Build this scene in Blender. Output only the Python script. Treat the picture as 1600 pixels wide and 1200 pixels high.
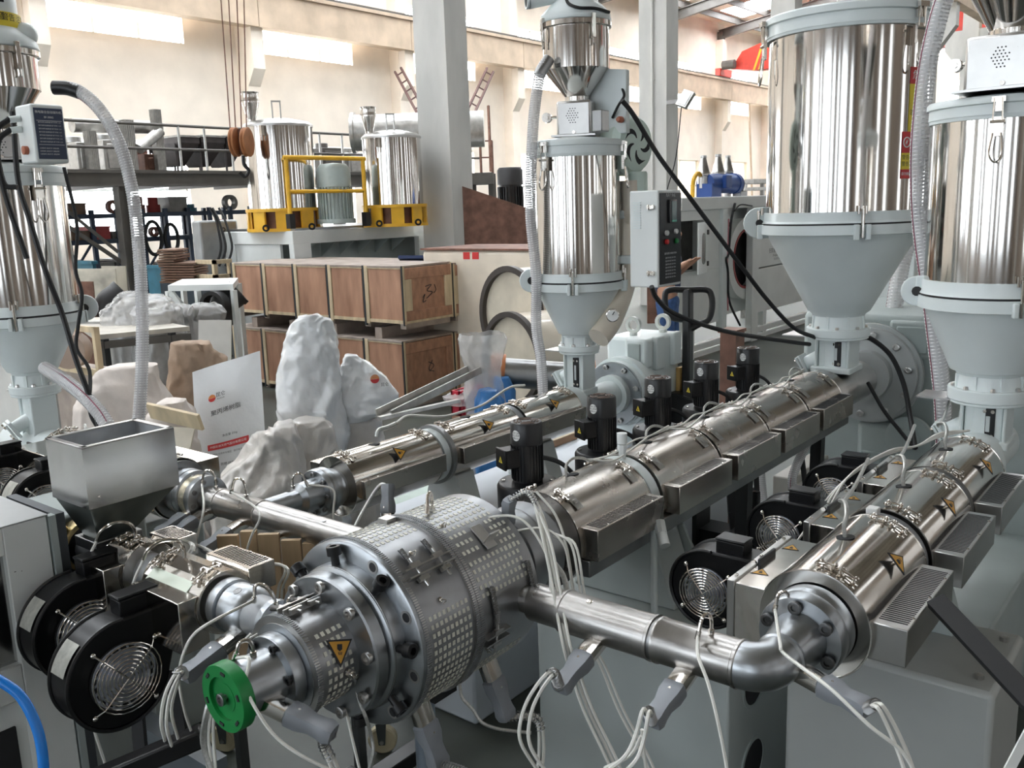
import bpy, bmesh, math, random
import numpy as np
from mathutils import Vector, Matrix

for _o in list(bpy.data.objects): bpy.data.objects.remove(_o)
S = bpy.context.scene
COL = S.collection
random.seed(7)
PI = math.pi

# ---------------------------------------------------------------- camera
FPX, PITCH, ROLL, YAW, CAMH = 1420.0, math.radians(11.1), math.radians(1.9), math.radians(38.85), 2.0
_fw = Vector((-math.sin(YAW)*math.cos(PITCH), math.cos(YAW)*math.cos(PITCH), -math.sin(PITCH)))
_r = _fw.cross(Vector((0, 0, 1))).normalized()
_d = _fw.cross(_r)
_r2 = math.cos(ROLL)*_r + math.sin(ROLL)*_d
_d2 = -math.sin(ROLL)*_r + math.cos(ROLL)*_d
CAMP = Vector((0, 0, CAMH))
cd = bpy.data.cameras.new('camera'); cam = bpy.data.objects.new('camera', cd); COL.objects.link(cam)
cd.sensor_width = 36.0; cd.lens = FPX/1600*36.0; cd.clip_start = 0.05; cd.clip_end = 300
Mc = Matrix((( _r2.x, -_d2.x, -_fw.x, 0), (_r2.y, -_d2.y, -_fw.y, 0), (_r2.z, -_d2.z, -_fw.z, CAMH), (0, 0, 0, 1)))
cam.matrix_world = Mc
S.camera = cam
def ray(x, y): return _r2*((x-800)/FPX) + _d2*((y-600)/FPX) + _fw
def atZ(x, y, z): v = ray(x, y); return CAMP + v*((z-CAMH)/v.z)
def atY(x, y, Y): v = ray(x, y); return CAMP + v*(Y/v.y)
def atX(x, y, X): v = ray(x, y); return CAMP + v*(X/v.x)
def atD(x, y, d): return CAMP + ray(x, y)*d

# ---------------------------------------------------------------- world, exposure
w = bpy.data.worlds.new('sky'); S.world = w; w.use_nodes = True
nt = w.node_tree; bg = nt.nodes['Background']
sky = nt.nodes.new('ShaderNodeTexSky'); sky.sky_type = 'HOSEK_WILKIE'; sky.turbidity = 5
sky.sun_direction = (0.3, -0.4, 0.85)
nt.links.new(sky.outputs[0], bg.inputs[0]); bg.inputs[1].default_value = 1.2
S.view_settings.view_transform = 'Standard'; S.view_settings.look = 'None'
S.view_settings.gamma = 1; S.view_settings.use_curve_mapping = False
S.view_settings.exposure = 0.58
S.cycles.max_bounces = 8; S.cycles.diffuse_bounces = 4; S.cycles.glossy_bounces = 5
S.cycles.transparent_max_bounces = 10; S.cycles.caustics_reflective = False; S.cycles.caustics_refractive = False
S.cycles.use_denoising = True; S.cycles.sample_clamp_indirect = 8
WIN_E, SKYL_E = 7.0, 12.0      # daylight in the window panes and roof lights

# ---------------------------------------------------------------- materials
MATS = {}
def mat(name, col, rough=.5, metal=0., var=.08, scale=6., bump=0., bscale=80., coat=0., stretch=None, alpha=1., emit=0., trans=0., rvar=0., col2=None):
    if name in MATS: return MATS[name]
    m = bpy.data.materials.new(name); m.use_nodes = True; n = m.node_tree; L = n.links
    b = n.nodes['Principled BSDF']
    b.inputs['Roughness'].default_value = rough; b.inputs['Metallic'].default_value = metal
    b.inputs['Coat Weight'].default_value = coat
    b.inputs['Alpha'].default_value = alpha
    b.inputs['Transmission Weight'].default_value = trans
    tc = n.nodes.new('ShaderNodeTexCoord'); mp = n.nodes.new('ShaderNodeMapping')
    L.new(tc.outputs['Object'], mp.inputs[0])
    if stretch: mp.inputs['Scale'].default_value = stretch
    nz = n.nodes.new('ShaderNodeTexNoise'); nz.inputs['Scale'].default_value = scale; nz.inputs['Detail'].default_value = 5
    L.new(mp.outputs[0], nz.inputs['Vector'])
    mx = n.nodes.new('ShaderNodeMix'); mx.data_type = 'RGBA'
    c = Vector(col); k1 = c*(1-var); k2 = Vector(col2) if col2 else c*(1+var)
    mx.inputs['A'].default_value = (*k1, 1); mx.inputs['B'].default_value = (min(k2[0], 1), min(k2[1], 1), min(k2[2], 1), 1)
    rp = n.nodes.new('ShaderNodeValToRGB'); rp.color_ramp.elements[0].position = .32; rp.color_ramp.elements[1].position = .68
    L.new(nz.outputs['Fac'], rp.inputs[0]); L.new(rp.outputs[0], mx.inputs['Factor'])
    L.new(mx.outputs['Result'], b.inputs['Base Color'])
    if rvar:
        mr = n.nodes.new('ShaderNodeMapRange'); mr.inputs['To Min'].default_value = max(0, rough-rvar); mr.inputs['To Max'].default_value = rough+rvar
        L.new(nz.outputs['Fac'], mr.inputs[0]); L.new(mr.outputs[0], b.inputs['Roughness'])
    if bump:
        n2 = n.nodes.new('ShaderNodeTexNoise'); n2.inputs['Scale'].default_value = bscale; n2.inputs['Detail'].default_value = 4
        L.new(mp.outputs[0], n2.inputs['Vector'])
        bp = n.nodes.new('ShaderNodeBump'); bp.inputs['Strength'].default_value = bump; bp.inputs['Distance'].default_value = .01
        L.new(n2.outputs['Fac'], bp.inputs['Height']); L.new(bp.outputs[0], b.inputs['Normal'])
    if emit:
        b.inputs['Emission Strength'].default_value = emit; b.inputs['Emission Color'].default_value = (*col, 1)
    MATS[name] = m
    return m
paint = mat('machine_paint', (.76, .815, .81), .38, var=.05, scale=3, coat=.15)
paintw = mat('white_paint', (.79, .815, .80), .42, var=.05, scale=3)
paintg = mat('grey_green_paint', (.42, .47, .46), .45, var=.06, scale=4)
paintb = mat('base_paint', (.45, .49, .48), .42, var=.05, scale=3)
mirror = mat('mirror_steel', (.66, .635, .605), .10, 1, var=.03, bump=.06, bscale=3, stretch=(1, 1, .05), rvar=.03)
chrome = mat('chrome_cover', (.68, .645, .60), .13, 1, var=.05, bump=.08, bscale=6, rvar=.04)
brushed = mat('brushed_steel', (.53, .52, .505), .30, 1, var=.06, scale=12, rvar=.06)
satin = mat('satin_cover', (.50, .46, .42), .26, 1, var=.06, scale=10, rvar=.06)
sheet = mat('hopper_sheet', (.52, .52, .51), .17, 1, var=.12, scale=9, bump=.12, bscale=5, rvar=.08)
darksteel = mat('dark_steel', (.30, .30, .30), .34, 1, var=.12, scale=10, rvar=.08)
nitrided = mat('nitrided_steel', (.40, .42, .44), .33, 1, var=.10, scale=12, rvar=.06)
pipesteel = mat('pipe_steel', (.42, .405, .39), .30, 1, var=.14, scale=9, rvar=.08, stretch=(2, 1, 1))
dull = mat('dull_steel', (.32, .33, .34), .5, .7, var=.12, scale=20)
black = mat('black_paint', (.006, .006, .007), .36, var=.3, scale=12)
for _m in (black,): _m.node_tree.nodes['Principled BSDF'].inputs['Specular IOR Level'].default_value = .3
blackm = mat('black_metal', (.008, .008, .009), .34, .0, var=.2, scale=10)
rubber = mat('rubber', (.008, .008, .009), .55, var=.3)
dark = mat('dark_cavity', (.02, .02, .022), .8, var=.3)
wire = mat('white_wire', (.80, .79, .74), .5, var=.06)
braid = mat('braided_wire', (.52, .52, .50), .38, .8, var=.15, scale=200)
connm = mat('grey_connector', (.27, .285, .31), .42, .2, var=.08, scale=14)
brass = mat('brass_plate', (.62, .50, .26), .28, 1, var=.2, scale=14)
greenp = mat('green_paint', (.008, .20, .045), .38, var=.1)
yellow = mat('yellow_paint', (.80, .45, .03), .42, var=.1)
yellowst = mat('yellow_sticker', (.85, .66, .04), .45, var=.03)
amber = mat('amber_plate', (.66, .33, .03), .38, var=.06)
redst = mat('red_sticker', (.62, .03, .03), .45, var=.05)
redp = mat('red_paint', (.62, .05, .03), .45, var=.1)
bluep = mat('blue_paint', (.03, .09, .33), .4, var=.1)
bluehose = mat('blue_hose', (.01, .22, .75), .25, var=.03)
bluebag = mat('blue_plastic', (.05, .22, .55), .4, var=.2, bump=.4, bscale=40)
redcrate = mat('red_crate', (.55, .02, .05), .4, var=.15)
white = mat('white_label', (.82, .82, .80), .5, var=.02)
ink = mat('black_print', (.02, .02, .025), .6, var=.02)
inkw = mat('white_print', (.85, .85, .85), .6, var=.02)
inkb = mat('navy_panel', (.03, .045, .09), .35, var=.06)
inkr = mat('red_print', (.62, .05, .05), .6, var=.02)
ceramic = mat('ceramic_tile', (.72, .71, .63), .55, var=.08, scale=60)
band = mat('heater_band', (.35, .355, .365), .34, .9, var=.1, scale=12)
wood = mat('plywood', (.42, .215, .135), .6, var=.22, scale=7, stretch=(1, 1, .25), bump=.15, bscale=60, col2=(.53, .30, .195))
woodend = mat('plywood_end', (.43, .225, .14), .6, var=.25, scale=9, stretch=(.3, 2, 1), bump=.15, bscale=60, col2=(.49, .26, .16))
pine = mat('pine_batten', (.62, .50, .33), .65, var=.18, scale=14, stretch=(1, 1, .2))
dusty = mat('dusty_top', (.36, .30, .26), .85, var=.2, scale=6)
gap_strip = mat('black_gap_strip', (.03, .035, .04), .5)
card = mat('cardboard', (.46, .28, .17), .75, var=.1, scale=8)
paper = mat('kraft_paper', (.34, .24, .17), .8, var=.18, scale=8, bump=.5, bscale=18)
bagw = mat('bag_white', (.78, .79, .80), .27, var=.04, scale=4, bump=.5, bscale=14, coat=.3)
bagc = mat('bag_cloudy', (.64, .60, .56), .28, var=.08, scale=6, bump=1.0, bscale=13, coat=.3)
clear = mat('clear_plastic', (.80, .79, .78), .22, var=.05, scale=20, bump=.6, bscale=22, alpha=.42)
hosep = mat('clear_hose', (.88, .87, .88), .25, var=.05, alpha=.5)
hosew = mat('hose_wire', (.74, .73, .73), .35, .25, var=.1)
hosepur = mat('hose_line', (.25, .04, .08), .4)
plaster = mat('wall_plaster', (.88, .785, .68), .85, var=.06, scale=1.2, bump=.08, bscale=3)
wallbrown = mat('wall_brown', (.26, .21, .17), .8, var=.25, scale=.6)  # dark brown given to the unseen walls to cut fill and darken reflections
plast2 = mat('beam_plaster', (.60, .47, .35), .85, var=.14, scale=1.6)
colgrey = mat('column_concrete', (.60, .595, .565), .8, var=.10, scale=2.5, stretch=(1, 1, .4), col2=(.67, .655, .62))
colfoot = mat('column_foot', (.30, .29, .27), .85, var=.2, scale=5)  # darker grey for the foot of one column
floorm = mat('floor_paint', (.05, .058, .05), .5, var=.35, scale=2.2, rvar=.12, col2=(.085, .094, .08))
floorl = mat('floor_pale', (.46, .55, .50), .5, var=.1)
steelbeam = mat('steel_beam', (.115, .105, .095), .55, .2, var=.12, scale=4)
roofm = mat('roof_sheet', (.74, .66, .54), .7, var=.1, scale=2)
rust = mat('rusty_steel', (.20, .10, .07), .65, .2, var=.3, scale=8)
galv = mat('galvanised', (.48, .47, .45), .36, .9, var=.15, scale=14, rvar=.1)
motorg = mat('motor_grey', (.42, .48, .46), .42, .1, var=.08, scale=8)
cream = mat('cream_enamel', (.74, .66, .55), .35, var=.08, scale=4, coat=.3)
fangreen = mat('fan_green', (.64, .75, .68), .4, var=.05)
jeans = mat('denim', (.06, .13, .32), .8, var=.3, scale=14, bump=.3, bscale=80)
skin = mat('skin', (.55, .30, .20), .5, var=.06)
shirt = mat('dark_shirt', (.05, .07, .13), .8, var=.15)
hair = mat('hair', (.02, .015, .012), .5, var=.2)
caster = mat('caster_nylon', (.55, .48, .32), .45, var=.08)
winm = mat('daylit_pane', (.93, .97, 1.0), .3, var=.01, emit=WIN_E)
winc = mat('stripe_pane_cool', (.84, .92, 1.0), .3, var=.01, emit=WIN_E*.50)  # glowing panes of the unseen front wall, added for cool reflected stripes
wind = mat('stripe_pane_dim', (.92, .96, 1.0), .3, var=.01, emit=WIN_E*.28)  # glowing panes of the unseen right wall, added for reflected stripes
winw = mat('daylit_pane_cream', (1.0, .86, .66), .3, var=.01, emit=1.05)
skyl = mat('roof_light_pane', (.90, .95, 1.0), .3, var=.01, emit=SKYL_E)
lcd = mat('lcd_display', (.10, .17, .16), .2, var=.1)

# ---------------------------------------------------------------- mesh building
def basis(axis, up=(0, 0, 1)):
    a = Vector(axis).normalized(); u = Vector(up)
    if abs(a.dot(u.normalized())) > .98: u = Vector((1, 0, 0)) if abs(a.x) < .9 else Vector((0, 1, 0))
    x = u.cross(a).normalized(); y = a.cross(x)
    return x, y, a
def spline(pts, n=6):
    P = [Vector(p) for p in pts]
    if len(P) < 3 or n < 2: return P
    Q = [2*P[0]-P[1]] + P + [2*P[-1]-P[-2]]
    out = []
    for i in range(1, len(Q)-2):
        a, b, c, d = Q[i-1], Q[i], Q[i+1], Q[i+2]
        for k in range(n):
            t = k/n
            out.append(.5*((2*b)+(c-a)*t+(2*a-5*b+4*c-d)*t*t+(3*b-a-3*c+d)*t**3))
    out.append(P[-1])
    return out
ORG = {}
class MB:
    def __init__(s): s.v = []; s.f = []; s.m = []; s.mi = 0; s.T = None
    def add(s, vs, fs):
        o = len(s.v)
        if s.T is not None: vs = [s.T @ Vector(p) for p in vs]
        s.v += [tuple(p) for p in vs]; s.f += [tuple(i+o for i in f) for f in fs]; s.m += [s.mi]*len(fs); return s
    def mat(s, i): s.mi = i; return s
    def box(s, c, d, R=None):
        c = Vector(c); h = Vector(d)/2; vs = []
        for z in (-1, 1):
            for y in (-1, 1):
                for x in (-1, 1):
                    p = Vector((x*h.x, y*h.y, z*h.z))
                    if R is not None: p = R @ p
                    vs.append(c+p)
        return s.add(vs, [(0, 2, 3, 1), (4, 5, 7, 6), (0, 1, 5, 4), (2, 6, 7, 3), (0, 4, 6, 2), (1, 3, 7, 5)])
    def span(s, a, b):
        a = Vector(a); b = Vector(b); return s.box((a+b)/2, [abs(q) for q in (b-a)])
    def bar(s, p, q, wd, h=None, up=(0, 0, 1)):
        p = Vector(p); q = Vector(q); h = h or wd; x, y, a = basis(q-p, up)
        R = Matrix((x, y, a)).transposed()
        return s.box((p+q)/2, (wd, h, (q-p).length), R)
    def lathe(s, prof, o=(0, 0, 0), ax=(0, 0, 1), seg=32, a0=0., a1=2*PI, up=(0, 0, 1)):
        x, y, a = basis(ax, up); o = Vector(o); full = abs(a1-a0-2*PI) < 1e-4
        ns = seg if full else seg+1; vs = []; fs = []
        for r, t in prof:
            for k in range(ns):
                an = a0+(a1-a0)*k/seg
                vs.append(o+a*t+(x*math.cos(an)+y*math.sin(an))*r)
        for i in range(len(prof)-1):
            for k in range(seg):
                k2 = (k+1) % ns
                fs.append((i*ns+k, i*ns+k2, (i+1)*ns+k2, (i+1)*ns+k))
        if full:
            if prof[0][0] > 1e-6: fs.append(tuple(range(ns-1, -1, -1)))
            if prof[-1][0] > 1e-6: fs.append(tuple((len(prof)-1)*ns+k for k in range(ns)))
        return s.add(vs, fs)
    def cyl(s, p, q, r, r2=None, seg=20):
        p = Vector(p); q = Vector(q); r2 = r if r2 is None else r2
        return s.lathe([(r, 0), (r2, (q-p).length)], p, q-p, seg)
    def ring(s, o, ax, r0, r1, h, seg=32):
        x = [(r0, 0), (r1, 0), (r1, h), (r0, h), (r0, 0)]
        xx, yy, a = basis(ax); o = Vector(o); vs = []; fs = []
        for r, t in x[:4]:
            for k in range(seg):
                an = 2*PI*k/seg; vs.append(o+a*t+(xx*math.cos(an)+yy*math.sin(an))*r)
        for i in range(4):
            j = (i+1) % 4
            for k in range(seg):
                k2 = (k+1) % seg; fs.append((i*seg+k, i*seg+k2, j*seg+k2, j*seg+k))
        return s.add(vs, fs)
    def tube(s, pts, r, seg=8, n=5, rad=None):
        P = spline(pts, n); vs = []; fs = []; N = len(P)
        t0 = (P[1]-P[0]).normalized(); x, y, a = basis(t0)
        for i, p in enumerate(P):
            t = (P[min(i+1, N-1)]-P[max(i-1, 0)]).normalized()
            y = t.cross(x).normalized(); x = y.cross(t).normalized()
            rr = rad[i] if rad else r
            for k in range(seg):
                an = 2*PI*k/seg; vs.append(p+(x*math.cos(an)+y*math.sin(an))*rr)
        for i in range(N-1):
            for k in range(seg):
                k2 = (k+1) % seg; fs.append((i*seg+k, i*seg+k2, (i+1)*seg+k2, (i+1)*seg+k))
        fs.append(tuple(range(seg-1, -1, -1))); fs.append(tuple((N-1)*seg+k for k in range(seg)))
        return s.add(vs, fs)
    def coil(s, pts, R, r, pitch, seg=4, n=8, per=10):
        P = spline(pts, n); L = [0]
        for i in range(1, len(P)): L.append(L[-1]+(P[i]-P[i-1]).length)
        tot = L[-1]; cnt = max(4, int(tot/pitch*per)); Q = []
        t0 = (P[1]-P[0]).normalized(); x, y, a = basis(t0); j = 0
        for c in range(cnt+1):
            d = tot*c/cnt
            while j < len(L)-2 and L[j+1] < d: j += 1
            f = (d-L[j])/max(1e-9, L[j+1]-L[j]); p = P[j].lerp(P[j+1], f); t = (P[j+1]-P[j]).normalized()
            y = t.cross(x).normalized(); x = y.cross(t).normalized(); an = 2*PI*c/per
            Q.append(p+(x*math.cos(an)+y*math.sin(an))*R)
        return s.tube(Q, r, seg, 1)
    def prism(s, poly, o, x, y, depth):
        o = Vector(o); x = Vector(x); y = Vector(y); n = x.cross(y).normalized()*depth; k = len(poly)
        vs = [o+x*p[0]+y*p[1] for p in poly]+[o+x*p[0]+y*p[1]+n for p in poly]
        fs = [tuple(range(k-1, -1, -1)), tuple(range(k, 2*k))]+[(i, (i+1) % k, k+(i+1) % k, k+i) for i in range(k)]
        return s.add(vs, fs)
    def ball(s, c, r, seg=10, sc=(1, 1, 1)):
        n = max(4, seg//2); c = Vector(c); vs = []; fs = []
        for i in range(n+1):
            th = PI*i/n
            for k in range(seg):
                ph = 2*PI*k/seg
                vs.append(c+Vector((r*sc[0]*math.sin(th)*math.cos(ph), r*sc[1]*math.sin(th)*math.sin(ph), r*sc[2]*math.cos(th))))
        for i in range(n):
            for k in range(seg):
                k2 = (k+1) % seg; fs.append((i*seg+k, (i+1)*seg+k, (i+1)*seg+k2, i*seg+k2))
        return s.add(vs, fs)
    def build(s, name, mats, parent=None, bev=0., smooth=38, label=None, kind=None, org=None):
        if not isinstance(mats, (list, tuple)): mats = [mats]
        o3 = Vector((0, 0, 0))
        if parent is not None:
            q = parent
            while q.parent is not None: q = q.parent
            o3 = ORG.get(q.name, Vector((0, 0, 0)))
        elif org is not None: o3 = Vector(org)
        me = bpy.data.meshes.new(name)
        me.from_pydata([(a-o3.x, b-o3.y, c-o3.z) for a, b, c in s.v], [], s.f)
        for m in mats: me.materials.append(m)
        me.polygons.foreach_set('material_index', s.m)
        if smooth:
            me.polygons.foreach_set('use_smooth', [True]*len(s.f)); me.set_sharp_from_angle(angle=math.radians(smooth))
        ob = bpy.data.objects.new(name, me); COL.objects.link(ob)
        if parent is not None: ob.parent = parent
        elif org is not None: ob.location = o3; ORG[ob.name] = o3
        if bev:
            b = ob.modifiers.new('edge', 'BEVEL'); b.width = bev; b.segments = 2; b.limit_method = 'ANGLE'; b.angle_limit = math.radians(45)
        if label: ob['label'] = label
        if kind is None and parent is not None and name in ('screw', 'bolt', 'cover_latch', 'number', 'handwriting', 'lettering', 'rule_line', 'air_slot', 'drum_clip', 'brace', 'edge_beam', 'post', 'gusset'): kind = 'stuff' if name in ('screw', 'bolt', 'air_slot', 'rule_line') else None
        if kind: ob['kind'] = kind
        return ob
def thing(name, label, cat, loc=(0, 0, 0), group=None):
    o = bpy.data.objects.new(name, None); COL.objects.link(o); o.location = loc; o.empty_display_size = .1
    o['label'] = label; o['category'] = cat
    if group: o['group'] = group
    ORG[o.name] = Vector(loc)
    return o
def single(mb, name, mats, label, cat, group=None, bev=0., smooth=38):
    lo = np.min(np.array(mb.v), axis=0); hi = np.max(np.array(mb.v), axis=0)
    o = mb.build(name, mats, None, bev, smooth, org=((lo[0]+hi[0])/2, (lo[1]+hi[1])/2, lo[2]))
    o['label'] = label; o['category'] = cat
    if group: o['group'] = group
    return o
def struct(mb, name, mats, parent=None, bev=0., smooth=38):
    o = mb.build(name, mats, parent, bev, smooth)
    if parent is None: o['kind'] = 'structure'
    return o
def dup(root, loc, label=None, group=None, rz=None):
    def cp(o, par):
        c = o.copy(); COL.objects.link(c); c.parent = par
        for ch in o.children: cp(ch, c)
        return c
    r = cp(root, None); r.location = loc
    if rz is not None: r.rotation_euler = (0, 0, rz)
    if label: r['label'] = label
    if group: r['group'] = group
    return r
def textmesh(body, size=1., space=1.0):
    """flat triangles of a line of lettering, origin at its centre"""
    c = bpy.data.curves.new('lettering', 'FONT'); c.body = body; c.size = size; c.align_x = 'CENTER'; c.align_y = 'CENTER'
    c.resolution_u = 3; c.space_character = space
    o = bpy.data.objects.new('lettering', c); COL.objects.link(o)
    dg = bpy.context.evaluated_depsgraph_get()
    me = bpy.data.meshes.new_from_object(o.evaluated_get(dg))
    vs = [v.co.copy() for v in me.vertices]; fs = [tuple(p.vertices) for p in me.polygons]
    bpy.data.objects.remove(o); bpy.data.curves.remove(c); bpy.data.meshes.remove(me)
    return vs, fs
def put_text(mb, body, size, o, x, y, fn=None):
    vs, fs = textmesh(body, size); o = Vector(o); x = Vector(x); y = Vector(y)
    mb.add([fn(p.x, p.y) if fn else o+x*p.x+y*p.y for p in vs], fs)
    return mb
def bolts(mb, o, ax, R, n, r, h, a0=0., sock=True, ang=2*PI):
    x, y, a = basis(ax); o = Vector(o)
    for k in range(n):
        an = a0+ang*k/n; p = o+(x*math.cos(an)+y*math.sin(an))*R
        if sock: mb.lathe([(r, 0), (r, h), (r*.55, h), (r*.5, h*.45), (0, h*.45)], p, a, 10)
        else: mb.lathe([(r, 0), (r, h*.7), (r*.7, h), (0, h)], p, a, 6)
    return mb

# ================================================================ THE HALL
XW, YE, XR, YB = -22.8, 64.0, 9.0, -13.0
PIL = [16.6+6*k for k in range(-5, 8)]
struct(MB().span((XW-1, YB-1, -.2), (XR+1, YE+1, 0)), 'floor', floorm)
struct(MB().span((-5.9, 3.2, 0), (-4.4, 4.6, .004)), 'trim_1', floorl)

def wall_with_holes(name, x, y0, y1, z1, holes, axis='x', th=.3, m=plaster):
    """a wall plane cut into strips round its openings"""
    mb = MB()
    def sp(a0, a1, b0, b1):
        if a1-a0 < 1e-3 or b1-b0 < 1e-3: return
        if axis == 'x': mb.span((x-th, a0, b0), (x, a1, b1))
        else: mb.span((a0, x, b0), (a1, x+th, b1))
    zs = sorted({0., z1} | {h[2] for h in holes} | {h[3] for h in holes})
    for za, zb in zip(zs[:-1], zs[1:]):
        cur = y0
        for h in sorted(holes):
            if h[2] <= za+1e-6 and h[3] >= zb-1e-6:
                sp(cur, h[0], za, zb); cur = h[1]
        sp(cur, y1, za, zb)
    return struct(mb, name, m)
WN = [0]
def window(x, a0, a1, b0, b1, axis='x', nx=3, nz=1, pm=None, inset=.18, fr=.05, fm=None):
    WN[0] += 1
    mb = MB()
    def P(a, z, d=0): return (x-inset+d, a, z) if axis == 'x' else (a, x+inset-d, z)
    def sp(a, b, c, d, e0, e1): mb.span(P(a, c, e0), P(b, d, e1))
    for k in range(nx+1):
        a = a0+(a1-a0)*k/nx; sp(a-fr/2, a+fr/2, b0, b1, -.03, .05)
    for k in range(nz+1):
        z = b0+(b1-b0)*k/nz; sp(a0, a1, z-fr/2, z+fr/2, -.03, .05)
    f = struct(mb, 'window_%d' % WN[0], fm or paintw)
    for i in range(nx):
        for j in range(nz):
            q = MB().span(P(a0+(a1-a0)*i/nx+fr/2, b0+(b1-b0)*j/nz+fr/2, -.012), P(a0+(a1-a0)*(i+1)/nx-fr/2, b0+(b1-b0)*(j+1)/nz-fr/2, .0))
            q.build('pane', pm or winm, f, smooth=0)
    return f
# long wall beyond the mezzanine
holes = []
for p in PIL[4:11]:
    holes += [(p+.5, p+4.15, 6.55, 7.55), (p+.5, p+4.15, 8.0, 8.75)]
for p in PIL[3:11]: holes.append((p+.35, p+3.9, 1.45, 4.0))
holes.append((PIL[3]+.5, PIL[3]+4.15, 6.55, 7.55)); holes.append((PIL[3]+.5, PIL[3]+4.15, 8.0, 8.75))
wall_with_holes('wall_left', XW, YB, YE, 12, holes)
for h in holes:
    low = h[2] < 2
    window(XW, h[0], h[1], h[2], h[3], nx=2 if low else 3, nz=2 if low else 1, pm=(winw if low and h[0] > 33 else winm), fr=.07)
for i, p in enumerate(PIL):
    mb = MB().span((XW, p-.22, 0), (XW+.42, p+.22, 10.2))
    mb.prism([(0, 5.55), (.3, 6.0), (.3, 7.1), (0, 7.1)], (XW+.42, p+.2, 0), (1, 0, 0), (0, 0, 1), .4)
    struct(mb, 'trim_%d' % (10+i), plaster, smooth=0)
# crane runway beam with its rail
mb = MB()
for a, b in zip(PIL[:-1], PIL[1:]): mb.span((XW+.46, a+.012, 7.1), (XW+.86, b-.012, 8.08))
mb.span((XW+.40, YB, 8.02), (XW+.92, YE, 8.12))
struct(mb, 'trim_30', plast2, smooth=0)
struct(MB().span((XW+.6, YB, 8.12), (XW+.72, YE, 8.24)), 'trim_31', steelbeam)
# end wall, wall behind the camera side, right-hand wall
he = [(x, x+3.2, z, z2) for x in (-21, -16, -11.5, -6, -1, 4) for z, z2 in ((1.2, 3.8), (7.6, 8.8))]
wall_with_holes('wall_back', YE, XW, XR, 14, he, axis='y')
for h in he: window(YE, *h, axis='y', nx=2, nz=2, inset=.12)
hr = []
for k in range(-2, 10): hr += [(-8+6*k+1.2, -8+6*k+3.4, 7.2, 8.6)]+[(-8+6*k+q, -8+6*k+q+.75, 1.0, 4.4) for q in ((1.0, 3.9) if k % 2 else (2.4,))]  # unseen narrow windows added for bright stripes in the chrome
mbw = wall_with_holes('wall_right', XR+.3, YB, YE, 12, [h for h in hr if h[0] > YB and h[1] < YE], m=wallbrown)
for h in hr:
    if h[0] > YB and h[1] < YE: window(XR, *h, nx=1, nz=2, inset=-.15, pm=wind)
hb = [(a, a+b, .9, 4.9) for a, b in ((-21.5, 3.2), (-17.4, .7), (-15.6, 1.8), (-12.3, .6), (-10.8, 2.6), (-7.2, .5), (-5.6, 3.0), (-1.6, .8), (.6, .5), (2.2, 2.2), (6.4, .9))]+[(-20, -14, 7, 8.8), (-11, -5, 7, 8.8), (0, 5, 7, 8.6)]  # unseen windows, uneven widths chosen for irregular stripes in the steel
wall_with_holes('wall_front', YB-.3, XW, XR, 14, hb, axis='y', m=wallbrown)
for h in hb: window(YB, *h, axis='y', nx=1 if h[2] < 2 else 2, nz=2, inset=-.15, pm=winc)
for k in range(11):
    y = -9.2+6*k
    if y < YE-1: struct(MB().span((XR-.35, y-.25, 0), (XR, y+.25, 10)), 'trim_%d' % (40+k), colgrey, smooth=0)
# free-standing columns with crane corbels
for k in range(-3, 9):
    y = 9.72+6*k
    mb = MB().span((-9.18, y-.22, .75 if k == 0 else 0), (-8.60, y+.22, 11.6))
    for sx, x0 in ((1, -8.60), (-1, -9.18)):
        mb.prism([(0, 6.5), (.6*sx, 7.3), (.6*sx, 8.0), (0, 8.0)][::sx], (x0, y+.2, 0), (1, 0, 0), (0, 0, 1), .4)
    o = struct(mb, 'trim_%d' % (60+k), colgrey, smooth=0)
    if k == 0: struct(MB().span((-9.182, y-.222, 0), (-8.598, y+.222, 1.28)), 'trim_59', colfoot, smooth=0)
    if k == 1:
        pl = MB().tube([(-8.88, y-.25, 0), (-8.88, y-.25, 10)], .022, 6, 1)
        for z in (2.2, 4.2, 5.6): pl.box((-8.88, y-.24, z), (.08, .03, .02))
        single(pl, 'conduit', colgrey, 'thin grey conduit running up the column with the floodlight', 'conduit')
mb = MB()
mb.span((-8.3, YB, 8.0), (-7.95, YE, 8.7))
struct(mb, 'trim_75', plast2, smooth=0)
# roof: sheets with roof lights, rafters, purlins
SL = .14
def zr(x): return 10.55+(x-XW)*SL if x < -8.9 else 10.55+(-8.9-XW)*SL-(x+8.9)*SL
def roofq(mb, x0, x1, y0, y1, dz=0, th=.04):
    vs = [(x, y, zr(x)+dz+t) for t in (0, th) for y in (y0, y1) for x in (x0, x1)]
    mb.add(vs, [(0, 2, 3, 1), (4, 5, 7, 6), (0, 1, 5, 4), (2, 6, 7, 3), (0, 4, 6, 2), (1, 3, 7, 5)])
mb = MB(); panes = []
cuts = [(-21.6, -18.4), (-17.6, -14.4), (-13.4, -10.2), (-6.4, -4.8)]
y = YB
k = 0
while y < YE:
    if k % 2 == 0:
        roofq(mb, XW, -8.9, y, y+3.4, .5); roofq(mb, -8.9, XR, y, y+3.4, .5); y += 3.4
    else:
        xs = XW
        for a, b in cuts+[(XR, XR)]:
            for u, v in (((xs, min(a, -8.9)), (-8.9, a)) if xs < -8.9 < a else ((xs, a),)):
                if v-u > .01: roofq(mb, u, v, y, y+2.6, .5)
            if b > a: panes.append((a, b, y, y+2.6))
            xs = b
        y += 2.6
    k += 1
roof = struct(mb, 'ceiling', roofm, smooth=0)
for a, b, c, d in panes:
    q = MB(); roofq(q, a, b, c, d, .51, .02); q.build('roof_light', skyl, roof, smooth=0)
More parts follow.
